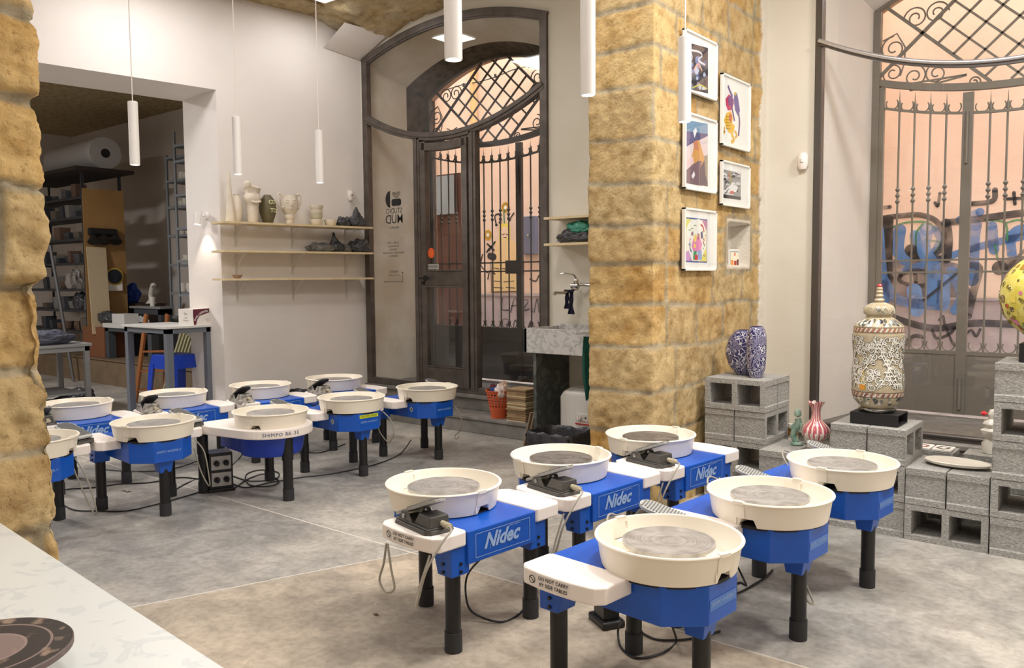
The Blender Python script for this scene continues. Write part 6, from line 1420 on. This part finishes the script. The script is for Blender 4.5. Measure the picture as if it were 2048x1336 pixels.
def art5(F, S):
    F([(1371, 434), (1415, 439), (1414, 526), (1370, 524)], (62, 88, 160)); F([(1372, 437), (1414, 441.5), (1413, 523), (1371, 521.5)], (226, 226, 196)); F([(1374, 450), (1384, 440), (1398, 438), (1410, 448), (1411, 500), (1404, 520), (1380, 520), (1374, 500)], (236, 236, 230)); F([(1372, 437), (1382, 438), (1376, 450), (1372, 460)], (212, 214, 110)); F([(1404, 441), (1414, 441.5), (1413, 462), (1408, 450)], (186, 120, 160)); F([(1371, 505), (1377, 500), (1382, 516), (1384, 521.8), (1371, 521.5)], (190, 140, 200)); F([(1412, 496), (1413, 523), (1400, 522)], (220, 216, 90))
    F([(1383, 492), (1386, 478), (1392, 472), (1400, 476), (1404, 488), (1402, 500), (1394, 504), (1386, 502)], (224, 134, 190)); F([(1387, 474), (1391, 468), (1394, 472), (1392, 484), (1388, 484)], (232, 206, 110)); F([(1387, 488), (1392, 488), (1392, 496), (1387, 496)], (236, 200, 110)); F([(1395, 466), (1399, 468), (1399, 478), (1395, 480)], (176, 110, 120)); F([(1387, 502), (1393, 502), (1394, 520), (1386, 519)], (56, 150, 96)); F([(1395, 502), (1403, 500), (1404, 519), (1396, 520)], (130, 160, 214)); F([(1389, 510), (1396, 510), (1395, 520), (1390, 520)], (206, 50, 60)); F([(1382, 466), (1386, 462), (1387, 470), (1383, 472)], (150, 110, 120)); F([(1401, 465), (1405, 462), (1406, 476), (1402, 478)], (60, 64, 110)); S([(1401, 449), (1406, 454), (1408, 464)], .012, (186, 50, 54)); S([(1380, 486), (1380, 496), (1383, 504)], .012, (70, 90, 160))
    for x, y in ((1390, 451), (1379, 460), (1384, 457)): F([(x-4, y+1), (x, y-2), (x+4, y+1)], (140, 180, 130))
    for i in range(18): x = rA.choice((rA.uniform(1374, 1381), rA.uniform(1406, 1411))); y = rA.uniform(470, 515); F([(x-1, y), (x, y-2), (x+1, y), (x, y+2)], rA.choice(((200, 60, 80), (80, 110, 60), (90, 60, 120), (230, 190, 60))))
frame('framed dark blue abstract print, topmost on the pillar, partly behind a pendant lamp', -1.30, -.862, 2.50, 2.857, .1, .1, art1)
frame('framed print of a figure in a wide blue hat, middle left on the pillar', -1.292, -.856, 1.92, 2.378, .1, .1, art2)
frame('framed print of coloured dancing shapes on white, upper right on the pillar', -.782, -.338, 2.24, 2.695, .1, .1, art3)
frame('small framed black and white print on the right of the pillar side', -.776, -.330, 1.856, 2.146, .1, .1, art4)
frame('framed folk-art print with blue border and pink figure, lowest on the pillar', -1.292, -.852, 1.433, 1.811, .1, .1, art5)
t = thing('picture_card', 'small illustrated card standing in the plastered niche of the pillar', 'card', (3.05, onx(1468, 520, 3.05).y, 1.418)); b = MB(); b.box(-.004, .004, -.085, .085, 0, .165); b.build('card', WHITEINK, t)
b = MB(); X = .0046; P_ = lambda y0, y1, z0, z1, c, o=0: b.add([(X+o, y0, z0), (X+o, y1, z0), (X+o, y1, z1), (X+o, y0, z1)], [(0, 1, 2, 3)], cols=[lin(*c)])
P_(-.075, .075, .015, .15, (120, 140, 150)); P_(-.07, .07, .02, .145, (238, 230, 206), .0002); P_(-.07, .07, .02, .05, (90, 130, 170), .0004); P_(-.06, -.02, .04, .09, (232, 140, 60), .0006); P_(-.01, .03, .035, .085, (170, 60, 50), .0007); P_(.035, .065, .03, .095, (110, 50, 50), .0008); P_(-.01, .012, .12, .142, (232, 120, 80), .0009); b.build('illustration', PAINT, t)
# ------------------------------------------------------------------ store room beyond the left opening
SR = mat('store_room_plaster', (212, 202, 192), .9, col2=(220, 210, 200), nscale=2, spec=.2)
SR2 = mat('store_room_pale_plaster', (242, 236, 234), .9, spec=.2)
YB = .92
b = MB(); b.box(-10.2, -1.55, YB, YB+.1, 0, 4.6); struct(b.build('wall_store', SR))
b = MB(); b.box(-10.3, -10.2, -8.2, YB+.1, 0, 4.6); struct(b.build('wall_store', SR)); b = MB(); b.box(-10.2, -2.2, -8.3, -8.2, 0, 4.6); struct(b.build('wall_store', SR))
b = MB(); b.box(-10.3, -1.0, -8.3, YB+.1, 4.0, 4.1); 
o = b.build('ceiling', TUFF); struct(o); at = o.data.color_attributes.new('mask', 'FLOAT_COLOR', 'POINT')
for k in range(len(o.data.vertices)): at.data[k].color = (.5, 0, .5, 1)
xr = ony(163, 378, -.60).x; yr1 = onx(245, 380, xr).y
b = MB(); b.add([(xr+.05, YB-.004, .3), (-3.6, YB-.004, .3), (-3.6, YB-.004, ony(290, 453, YB).z), (xr+.05, YB-.004, ony(290, 453, YB).z)], [(0, 1, 2, 3)]); struct(b.build('trim_6', SR2))
b = MB(); b.box(-9.2, -3.3, -.68, YB-.02, .0, .33); b.box(-9.2, -3.3, -.70, YB-.02, .3301, .345); tag(b.build('plywood_platform', mat('dusty_plywood', (108, 90, 68), .8, col2=(124, 104, 80), nscale=6)), 'low plywood platform along the back of the dim store room', 'platform')
ZP = .345
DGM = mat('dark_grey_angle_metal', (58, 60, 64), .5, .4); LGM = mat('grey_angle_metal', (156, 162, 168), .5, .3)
zt = onx(200, 345, xr).z
def rack(name, lab, x0, x1, y0, y1, z0, z1, shelves, m, posts=.035):
    t = thing(name, lab, 'shelving', (x0, y0, z0)); T = Matrix.Translation((-x0, -y0, -z0))
    for (x, y) in ((x0, y0), (x1-posts, y0), (x0, y1-posts), (x1-posts, y1-posts)):
        b = MB(); b.T = T; b.box(x, x+posts, y, y+.003, z0, z1); b.box(x if x == x0 else x+posts-.003, (x if x == x0 else x+posts-.003)+.003, y, y+posts, z0, z1); b.build('upright', m, t)
    for z in shelves:
        b = MB(); b.T = T; b.box(x0, x1, y0, y1, z-.012, z); b.box(x0, x1, y0-.002, y0, z-.035, z); b.box(x1, x1+.002, y0, y1, z-.035, z); b.box(x0-.002, x0, y0, y1, z-.035, z); b.build('shelf', m, t)
    return t
shz = [onx(160, y, xr).z for y in (392, 432, 476, 525, 578, 620, 662)]
shz = [ony(160, y, -.6).z for y in (392, 432, 476, 525, 578, 620, 662)]
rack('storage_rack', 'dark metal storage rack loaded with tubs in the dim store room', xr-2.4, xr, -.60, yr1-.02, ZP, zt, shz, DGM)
t = thing('rack_top_board', 'dark overhanging board on top of the dark rack under the roll', 'board', (xr-1.2, (yr1-.6)/2, zt)); b = MB(); b.box(-1.3, 1.32, -(yr1+.6)/2-.12, (yr1+.6)/2+.12, 0, .05); b.box(-1.2, 1.2, -(yr1+.6)/2, (yr1+.6)/2, -.16, -.0) if False else None; b.build('board', mat('dark_board', (44, 32, 26), .8), t)
t = thing('plywood_sheet', 'tall yellow plywood panel closing the end of the dark rack', 'panel', (xr, 0, ZP)); zpt = onx(200, 379, xr).z
b = MB(); b.box(.003, .020, -.60, yr1, 0, zpt-ZP); b.build('sheet', mat('knotty_plywood', (164, 128, 78), .6, col2=(140, 104, 58), nscale=2.2, ncontrast=.1, detail=2), t)
t = thing('leaning_plank', 'pale narrow board leaning against the yellow plywood panel', 'board', (0, 0, 0))
pts = [onx(173, 493, xr+.06), onx(212, 495, xr+.06), onx(223, 672, xr+.30), onx(186, 668, xr+.30)]
b = MB(); b.add([tuple(p) for p in pts]+[tuple(p-Vector((.02, 0, 0))) for p in pts], [(0, 3, 2, 1), (4, 5, 6, 7), (0, 1, 5, 4), (1, 2, 6, 5), (2, 3, 7, 6), (3, 0, 4, 7)]); b.build('sheet', mat('pale_board', (190, 170, 138), .7), t)
t = thing('track_lamp', 'black bar with three black lamp heads on the yellow plywood panel', 'lamp', (0, 0, 0)); X = xr+.06
b = MB(); b.cyl(onx(178, 463, X), onx(232, 466, X), .055, n=12); b.build('lamp_bar', BLACKM, t)
for px in (187, 208, 231):
    b = MB(); p = onx(px, 470, X+.03); q = onx(px+1, 484, X+.08); b.cyl(p, q, .03, .085, n=16); b.build('lamp_head', BLACKM, t)
t = thing('hanging_gauge', 'round dark disc with yellow rim on the plywood panel', 'disc', tuple(onx(229, 553, X))); b = MB(); b.cyl((-.02, 0, 0), (.01, 0, 0), .125, n=28); b.build('rim', mat('yellow_rim', (190, 160, 60), .5), t); b = MB(); b.cyl((.0, 0, 0), (.03, 0, 0), .11, .09, n=28); b.cyl((.03, 0, 0), (.05, 0, 0), .045, n=16); b.build('face', mat('navy_dark', (26, 32, 46), .5), t)
t = thing('wall_socket', 'small white double socket below the round disc', 'socket', tuple(onx(229, 572, X-.035))); b = MB(); b.box(-.0, .04, -.10, .10, -.07, .07); b.build('socket_plate', WHITEP, t, .006)
# the big wrapped roll on the rack
p = onx(217, 294, xr+.05); t = thing('wrapped_roll', 'huge grey-white wrapped roll with dark core lying on top of the dark rack', 'roll', (p.x-.1, p.y, zt+.05+.235)); R_ = .235
b = MB(); b.T = Matrix.Rotation(-pi/2, 4, 'Y') @ Matrix.Identity(4); b.lathe([(.06, 0), (R_-.01, 0), (R_, .02)]+[(R_-(.008 if k % 2 else 0), .02+.28*k/2) for k in range(1, 11)]+[(R_, 1.5), (.06, 1.5)], 48, caps=False); b.build('roll_body', mat('silvery_wrap', (176, 174, 172), .45, bump=.2, bscale=12), t)
b = MB(); b.T = Matrix.Rotation(-pi/2, 4, 'Y'); b.cyl((0, 0, -.003), (0, 0, .01), .065, n=20); b.build('core', BLACKM, t)
random.seed(33)
# tubs, jars and bowls on the dark rack
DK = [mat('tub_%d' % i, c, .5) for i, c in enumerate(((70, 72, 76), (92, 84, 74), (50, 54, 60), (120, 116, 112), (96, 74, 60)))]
for k, z in enumerate(shz):
    x = xr-.12; i = 0
    while x > xr-1.55:
        w = rnd(.10, .2); h = rnd(.08, .20); m = random.choice(DK); y = -.50+rnd(0, .05); kind = random.random()
        nm, cat = ('storage_tub', 'tub') if kind < .6 else ('clay_bowl', 'bowl')
        if kind < .6: b = MB(); b.prism([(-w/2*.9, -.07), (w/2*.9, -.07), (w/2*.9, .07), (-w/2*.9, .07)], 0, h, [(-w/2, -.08), (w/2, -.08), (w/2, .08), (-w/2, .08)])
        else: b = MB(); b.lathe([(w*.25, 0), (w*.35, .01), (w*.5, h*.6), (w*.48, h*.6), (w*.2, .015), (0, .015)], 20, caps=False)
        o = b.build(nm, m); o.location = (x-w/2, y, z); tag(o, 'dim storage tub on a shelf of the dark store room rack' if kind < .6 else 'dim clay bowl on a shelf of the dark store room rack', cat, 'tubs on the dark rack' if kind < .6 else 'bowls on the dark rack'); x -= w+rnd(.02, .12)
crumple('plastic_bag', 'pale crumpled plastic bag on the middle shelf of the dark rack', (xr-.55, -.52, shz[4]), (.30, .2, .30), mat('pale_bag', (150, 144, 140), .4, bump=.5, bscale=20), 41)
crumple('plastic_bag', 'dark round bag on the lower shelf of the dark rack', (xr-.35, -.52, shz[5]), (.26, .2, .26), BAGM, 43)
b = MB(); b.cyl(tuple(ony(100, 490, -.95)), tuple(onz(147, 762, .01)), .022, n=10); tag(b.build('metal_pole', mat('grey_pole', (120, 120, 122), .4, .6)), 'slanting grey metal pole leaning in front of the dark rack', 'pole')
# right-hand grey racks with pottery
for i, (px, ptop, yy, wd_, lab) in enumerate(((344, 262, .10, 1.4, 'taller grey angle-metal rack of pottery beside the store room opening'), (329, 310, .42, .9, 'lower grey angle-metal rack of pottery behind the taller one'))):
    p = ony(px, ptop, yy); sh = [ony(px+12, y, yy).z for y in ((288, 320, 388, 455, 520, 588, 640) if i == 0 else (313, 360, 413, 470, 528, 584, 632))]
    rack('pottery_rack', lab, p.x, p.x+wd_, yy, yy+.35, ZP, p.z, [q for q in sh if q > ZP+.1], LGM, .045)
    for z in sh[1:]:
        x = p.x+.10; j = 0
        while x < p.x+(.75 if i == 0 else .35):
            w = rnd(.09, .16); h = rnd(.07, .14); b = MB(); typ = random.random()
            prof = [(w*.25, 0), (w*.3, .005), (w*.5, h), (w*.46, h), (w*.2, .012), (0, .012)] if typ < .6 else [(w*.3, 0), (w*.42, h*.5), (w*.36, h), (w*.33, h), (w*.38, h*.5), (0, .01)]
            b.lathe(prof, 22, caps=False); o = b.build('clay_bowl' if typ < .6 else 'clay_cup', mat('white_pottery', (232, 226, 212), .5)); o.location = (x+w/2, yy+.12+rnd(0, .06), z)
            tag(o, 'white pottery bowl on the grey angle-metal racks' if typ < .6 else 'white pottery cup on the grey angle-metal racks', 'bowl' if typ < .6 else 'cup', 'white bowls on the grey racks' if typ < .6 else 'white cups on the grey racks'); x += w+rnd(.01, .05)
# small dark table, counter, bags
def simple_table(name, lab, x0, x1, y0, y1, z, mt, ml, th=.025, leg=.05, apron=.07, cat='table', z0=0.):
    t = thing(name, lab, cat, ((x0+x1)/2, (y0+y1)/2, z0)); z = z-z0; w, d = (x1-x0)/2, (y1-y0)/2
    b = MB(); b.box(-w, w, -d, d, z-th, z); b.build('table_top', mt, t, .003)
    b = MB(); i = .02
    for a in ((-w+i, w-i, -d+i, -d+i+.025), (-w+i, w-i, d-i-.025, d-i), (-w+i, -w+i+.025, -d+i, d-i), (w-i-.025, w-i, -d+i, d-i)): b.box(a[0], a[1], a[2], a[3], z-th-apron, z-th)
    b.build('apron', ml, t)
    for sx in (-1, 1):
        for sy in (-1, 1): b = MB(); x = sx*(w-i-leg/2); y = sy*(d-i-leg/2); b.box(x-leg/2, x+leg/2, y-leg/2, y+leg/2, 0, z-th); b.build('leg', ml, t, .002)
    return t
GRYM = mat('blue_grey_painted_wood', (104, 108, 116), .5); GT_ = mat('pale_grey_top', (206, 204, 200), .45)
simple_table('high_table', 'grey high table with pale top standing in the opening beside the wall end', -2.475, -1.635, -2.01, -1.52, .98, GT_, GRYM, .022, .06, .045)
p = ony(258, 612, -.15); zt1 = p.z; x1 = ony(320, 612, -.15).x
simple_table('small_table', 'small dark grey table with a white bag beneath it in the store room', p.x, x1, -.15, .05, zt1, mat('dusty_grey_top', (130, 130, 130), .5), mat('slate_wood', (66, 70, 76), .6), .03, .08, .08, z0=ZP)
xa, xb = ony(205, 655, -.62).x, ony(262, 655, -.62).x; zc1 = ony(240, 648, -.62).z
simple_table('white_counter', 'white-topped bench behind the grey high table in the store room', xa, xb+.5, -.62, -.22, zc1, GT_, mat('slate_wood', (66, 70, 76), .6), .06, .1, .05, 'bench', z0=ZP)
q = ony(251, 645, -.5); t = thing('white_box', 'white shallow box on the white-topped bench', 'box', (q.x, -.5, zc1)); b = MB(); b.box(-.17, .17, -.1, .1, 0, .13); b.build('box_body', GT_, t, .004)
crumple('cable_heap', 'tangled black cable heap on the left end of the white-topped bench', (ony(215, 640, -.5).x, -.5, zc1), (.42, .2, .16), BAGM, 51, cat='cables')
q = ony(266, 590, .3); crumple('blue_bag', 'bright blue crumpled bag above the small dark table', (q.x-.1, .3, q.z-.12), (.42, .25, .30), mat('blue_bag', (36, 72, 168), .6, bump=.5, bscale=20), 53)
b = MB(); b.box(q.x-.36, q.x+.62, .12, .5, q.z-.15, q.z-.12); b.box(q.x-.34, q.x-.30, .14, .48, ZP, q.z-.15); b.box(q.x+.56, q.x+.60, .14, .48, ZP, q.z-.15); tag(b.build('dark_bench', mat('dark_brown_wood', (64, 48, 38), .7)), 'dark wooden stand carrying the blue bag and white figurine', 'stand')
q2_ = ony(301, 580, .3); t = thing('white_figurine', 'white clay bird figurine beside the blue bag', 'figurine', (q2_.x, .3, q.z-.12)); b = MB(); b.lathe([(.08, 0), (.06, .02), (.03, .06), (.035, .12), (.02, .15)], 16); b.tube(bez([(0, 0, .12), (.03, 0, .2), (.08, 0, .27), (.11, 0, .25)], 5), .035, 10); b.build('figure', mat('white_glaze', (226, 222, 210), .25), t)
t = thing('white_cup', 'white cup with blue foot on the small dark table', 'cup', (ony(305, 604, -.05).x, -.05, zt1)); b = MB(); b.lathe([(.03, 0), (.035, .06), (.045, .13), (.04, .13), (.0, .02)], 18, caps=False); b.build('cup_body', mat('white_glaze', (226, 222, 210), .25), t)
q = ony(287, 645, -.05); crumple('rubbish_bag', 'white plastic bag with red mark under the small dark table', (q.x, -.05, max(ZP+.01, q.z-.16)), (.26, .12, .30), mat('white_bag', (200, 198, 198), .4, bump=.5, bscale=20), 57)
t = thing('brown_box', 'brown wooden crate on the platform below the leaning board', 'crate', (ony(205, 700, -.5).x, -.42, ZP)); b = MB(); b.box(-.32, .32, -.2, .2, 0, .42); b.build('crate_body', mat('red_brown_wood', (122, 76, 48), .7), t, .005)
# folding wooden ladder and bundle of slats leaning by the high table
t = thing('wooden_ladder', 'orange-brown wooden stepladder leaning behind the high table', 'ladder', (-3.55, -1.25, 0)); LW = mat('orange_wood', (150, 92, 48), .6)
for sy in (-.0, .34):
    b = MB(); b.bar((-.25+sy*.6, sy*.7, 0), (.08+sy*.6, sy*.4, 1.02), .06, .025, (0, 1, 0)); b.build('rail', LW, t)
for k in range(4):
    u = .15+.22*k; b = MB(); b.bar((-.25+.33*u, 0, 1.02*u), (-.25+.2+.33*u, .238-.1*u, 1.02*u), .06, .02, (0, 0, 1)); b.build('rung', LW, t)
t = thing('slat_bundle', 'bundle of pale greenish wooden slats leaning under the high table', 'slats', (-2.75, -1.45, 0)); SL = mat('pale_green_slat', (150, 146, 112), .7)
for k in range(5): b = MB(); b.bar((-.26+.035*k, .05+.015*k, 0), (-.0+.035*k, .22+.01*k, .86-.02*k), .026, .03, (0, 1, 0)); b.build('slat', SL, t)
for nm, lab, x, y, r, h, c_ in (('paint_bucket', 'white lidded bucket under the high table behind the stool', -2.75, -.95, .12, .22, (206, 202, 196)), ('paint_bucket', 'taller off-white bucket behind the blue stool', -2.45, -.85, .13, .34, (188, 184, 176))):
    t = thing(nm, lab, 'bucket', (x, y, 0)); b = MB(); b.lathe([(r*.85, 0), (r, h*.9)], 24); b.build('bucket_body', mat('bucket_%d' % int(h*100), c_, .5), t); b = MB(); b.cyl((0, 0, h*.88), (0, 0, h*.95), r*1.05, n=24); b.build('lid', GT_, t)
# blue metal stool
t = thing('metal_stool', 'bright blue metal stool tucked under the grey high table', 'stool', (-2.06, -1.69, 0), radians(6)); SB = mat('blue_metal_paint', (22, 62, 176), .35)
b = MB(); s = .155; b.prism([(-s, -s), (s, -s), (s, s), (-s, s)], .66, .69); b.build('seat', SB, t, .012, 3)
b = MB(); s2 = .175
for a, c in (((-1, -1), (1, -1)), ((1, -1), (1, 1)), ((1, 1), (-1, 1)), ((-1, 1), (-1, -1))):
    b.add([(a[0]*s, a[1]*s, .68), (c[0]*s, c[1]*s, .68), (c[0]*s2, c[1]*s2, .56), (a[0]*s2, a[1]*s2, .56)], [(3, 2, 1, 0)])
b.build('skirt', SB, t)
for sx in (-1, 1):
    for sy in (-1, 1):
        b = MB(); b.add([(sx*s2, sy*s2, .60), (sx*(s2-.075), sy*s2, .60), (sx*s2, sy*(s2-.075), .60), (sx*.215, sy*.215, 0), (sx*.175, sy*.215, 0), (sx*.215, sy*.175, 0)], [(0, 1, 4, 3), (0, 3, 5, 2), (1, 2, 5, 4), (0, 2, 1), (3, 4, 5)]); b.build('leg', SB, t)
b = MB(); b.tube([(-.19, -.19, .28), (.19, -.19, .28), (.19, .19, .28), (-.19, .19, .28)], .008, 6, closed=True); b.build('brace', SB, t)
# display box on the high table
t = thing('display_box', 'white leaflet box with a curved wine-red flash on the high table', 'box', (-1.80, -1.605, .98))
BXH = .148
b = MB(); b.box(-.13, .13, -.115, .115, 0, BXH); b.build('box_body', mat('white_card', (222, 216, 208), .6), t)
b = MB(); o = (.1308, 0, 0); rt = (0, 1, 0); up = (0, 0, 1); WR = mat('wine_red', (92, 20, 44), .5)
b.flat([(-.108, .0), (-.115, .08), (-.115, BXH), (.10, BXH+.006), (.113, BXH), (.10, BXH-.014), (.02, .105), (-.05, .085), (-.075, .05), (-.085, .01), (-.094, -.0)], o, rt, up); b.build('red_flash', WR, t)
b = MB()
for i, ch in enumerate('AGRIGENTO'):
    u = i/8; x = -.098+.125*u**1.15; z = .048+.078*(1-(1-u)**2.0); a = radians(78*(1-u)**1.2+4); b.text(ch, .024, (.1314, x, z), (0, cos(a), sin(a)), (0, -sin(a), cos(a)), 0, bold=.0006)
b.build('lettering', WHITEINK, t)
b = MB(); o = (0, -.1158, 0); rt = (1, 0, 0)
b.text('lista', .034, (.0, -.1158, .105), rt, up, bold=.0003); b.text('CORSI', .022, (.0, -.1158, .065), rt, up); b.text('CERAMICA', .022, (.0, -.1158, .04), rt, up)
b.text('LABORATORIO', .012, (.1312, .04, .05), (0, 1, 0), up); b.text('ARGILLA', .012, (.1312, .04, .034), (0, 1, 0), up); b.build('small_print', mat('grey_ink', (150, 144, 142), .6), t)
# low table with grey cloth
simple_table('work_table', 'pale grey work table carrying a grey cloth, behind the left stone pier', -4.15, -3.40, -3.5, -1.88, .75, mat('dusty_pale_top', (150, 150, 150), .5), mat('grey_paint', (140, 140, 140), .5), .03, .05, .05)
crumple('grey_cloth', 'crumpled blue-grey cloth heaped on the pale work table', (-3.60, -2.30, .75), (.36, .62, .15), mat('blue_grey_cloth', (78, 80, 92), .9, bump=.6, bscale=30), 61, cat='cloth')
b = MB(); b.box(-4.1, -3.45, -3.4, -1.95, .22, .24); tag(b.build('low_shelf', mat('grey_paint', (140, 140, 140), .5)), 'grey shelf board under the pale work table', 'shelf')
t = thing('cardboard_box', 'plain cardboard box on the floor beside the left stone pier', 'box', (-3.05, -2.62, 0)); b = MB(); b.box(-.15, .15, -.16, .16, 0, .22); b.build('carton', mat('cardboard', (150, 122, 88), .8), t, .003)
for i, (x, y, s) in enumerate(((-3.55, -2.15, .36), (-3.9, -2.6, .42), (-4.4, -1.6, .3))): crumple('rubbish_bag', ['dark crumpled bag on the floor right of the cardboard box', 'dark heap of bags under the pale work table', 'dark bag on the floor behind the pale work table'][i], (x, y, 0), (s, s, s*.55), BAGM, 63+i)

# ------------------------------------------------------------------ foreground marble table and banding wheel
MW = marble('white_carrara', (222, 225, 222), (226, 229, 226), (213, 217, 217), 11, .36, .42)
a_ = Vector(onz(0, 1045, .78)); c_ = Vector(onz(450, 1336, .78)); ang_ = atan2(c_.y-a_.y, c_.x-a_.x)
t = thing('marble_table', 'white marble-topped table in the bottom left foreground', 'table', (a_.x, a_.y, 0), ang_)
b = MB(); b.box(-.03, 1.42, -.62, 0, .755, .78); b.build('table_top', MW, t, .002)
for x, y in ((.02, -.05), (1.34, -.05), (.02, -.57), (1.34, -.57)): b = MB(); b.box(x-.02, x+.02, y-.02, y+.02, 0, .755); b.build('leg', BLACKM, t)
BWd = bpy.data.materials.new('stained_black_disc'); BWd.use_nodes = True; nt = BWd.node_tree; N = nt.nodes; L = nt.links; bb = N['Principled BSDF']; bb.inputs['Roughness'].default_value = .55
tc = N.new('ShaderNodeTexCoord'); ln = N.new('ShaderNodeVectorMath'); ln.operation = 'LENGTH'; L.new(tc.outputs['Object'], ln.inputs[0]); n1 = N.new('ShaderNodeTexNoise'); n1.inputs['Scale'].default_value = 26; n1.inputs['Detail'].default_value = 6; L.new(tc.outputs['Object'], n1.inputs['Vector'])
r1 = N.new('ShaderNodeValToRGB'); e = r1.color_ramp.elements; e[0].position = .55; e[0].color = (*lin(52, 46, 44), 1); e[1].position = .66; e[1].color = (*lin(150, 128, 110), 1); L.new(n1.outputs['Fac'], r1.inputs['Fac'])
r2 = N.new('ShaderNodeValToRGB'); r2.color_ramp.interpolation = 'CONSTANT'; e = r2.color_ramp.elements; e[0].color = (.75, .75, .75, 1); e[1].position = .0565; e[1].color = (0, 0, 0, 1)
for pos, v in ((.0545, 1.), (.0560, 0), (.0895, .8), (.0912, 0), (.118, .35)): x = e.new(pos); x.color = (v, v, v, 1)
L.new(ln.outputs['Value'], r2.inputs['Fac']); mx = N.new('ShaderNodeMix'); mx.data_type = 'RGBA'; L.new(r2.outputs[0], mx.inputs[0]); L.new(r1.outputs[0], mx.inputs[6]); mx.inputs[7].default_value = (*lin(150, 128, 122), 1); L.new(mx.outputs[2], bb.inputs['Base Color'])
cw = onz(-34, 1300, .84); t = thing('banding_wheel', 'black clay-stained banding wheel on the marble table, cut by the left picture edge', 'turntable', (cw.x, cw.y, .78))
b = MB(); b.lathe([(0, -.014), (.117, -.014), (.1225, -.010), (.1225, -.002), (.1205, 0), (0, 0)], 72, caps=False); b.build('disc', BWd, t, loc=(0, 0, .06)); b = MB(); b.lathe([(.06, 0), (.058, .008), (.02, .014), (.018, .053)], 32); b.build('pedestal', BLACKM, t)

area('store_room_fill', (-4.3, -4.2, 3.7), .6, 180, NEUT)  # added fill light with no visible fitting, brightens the store room
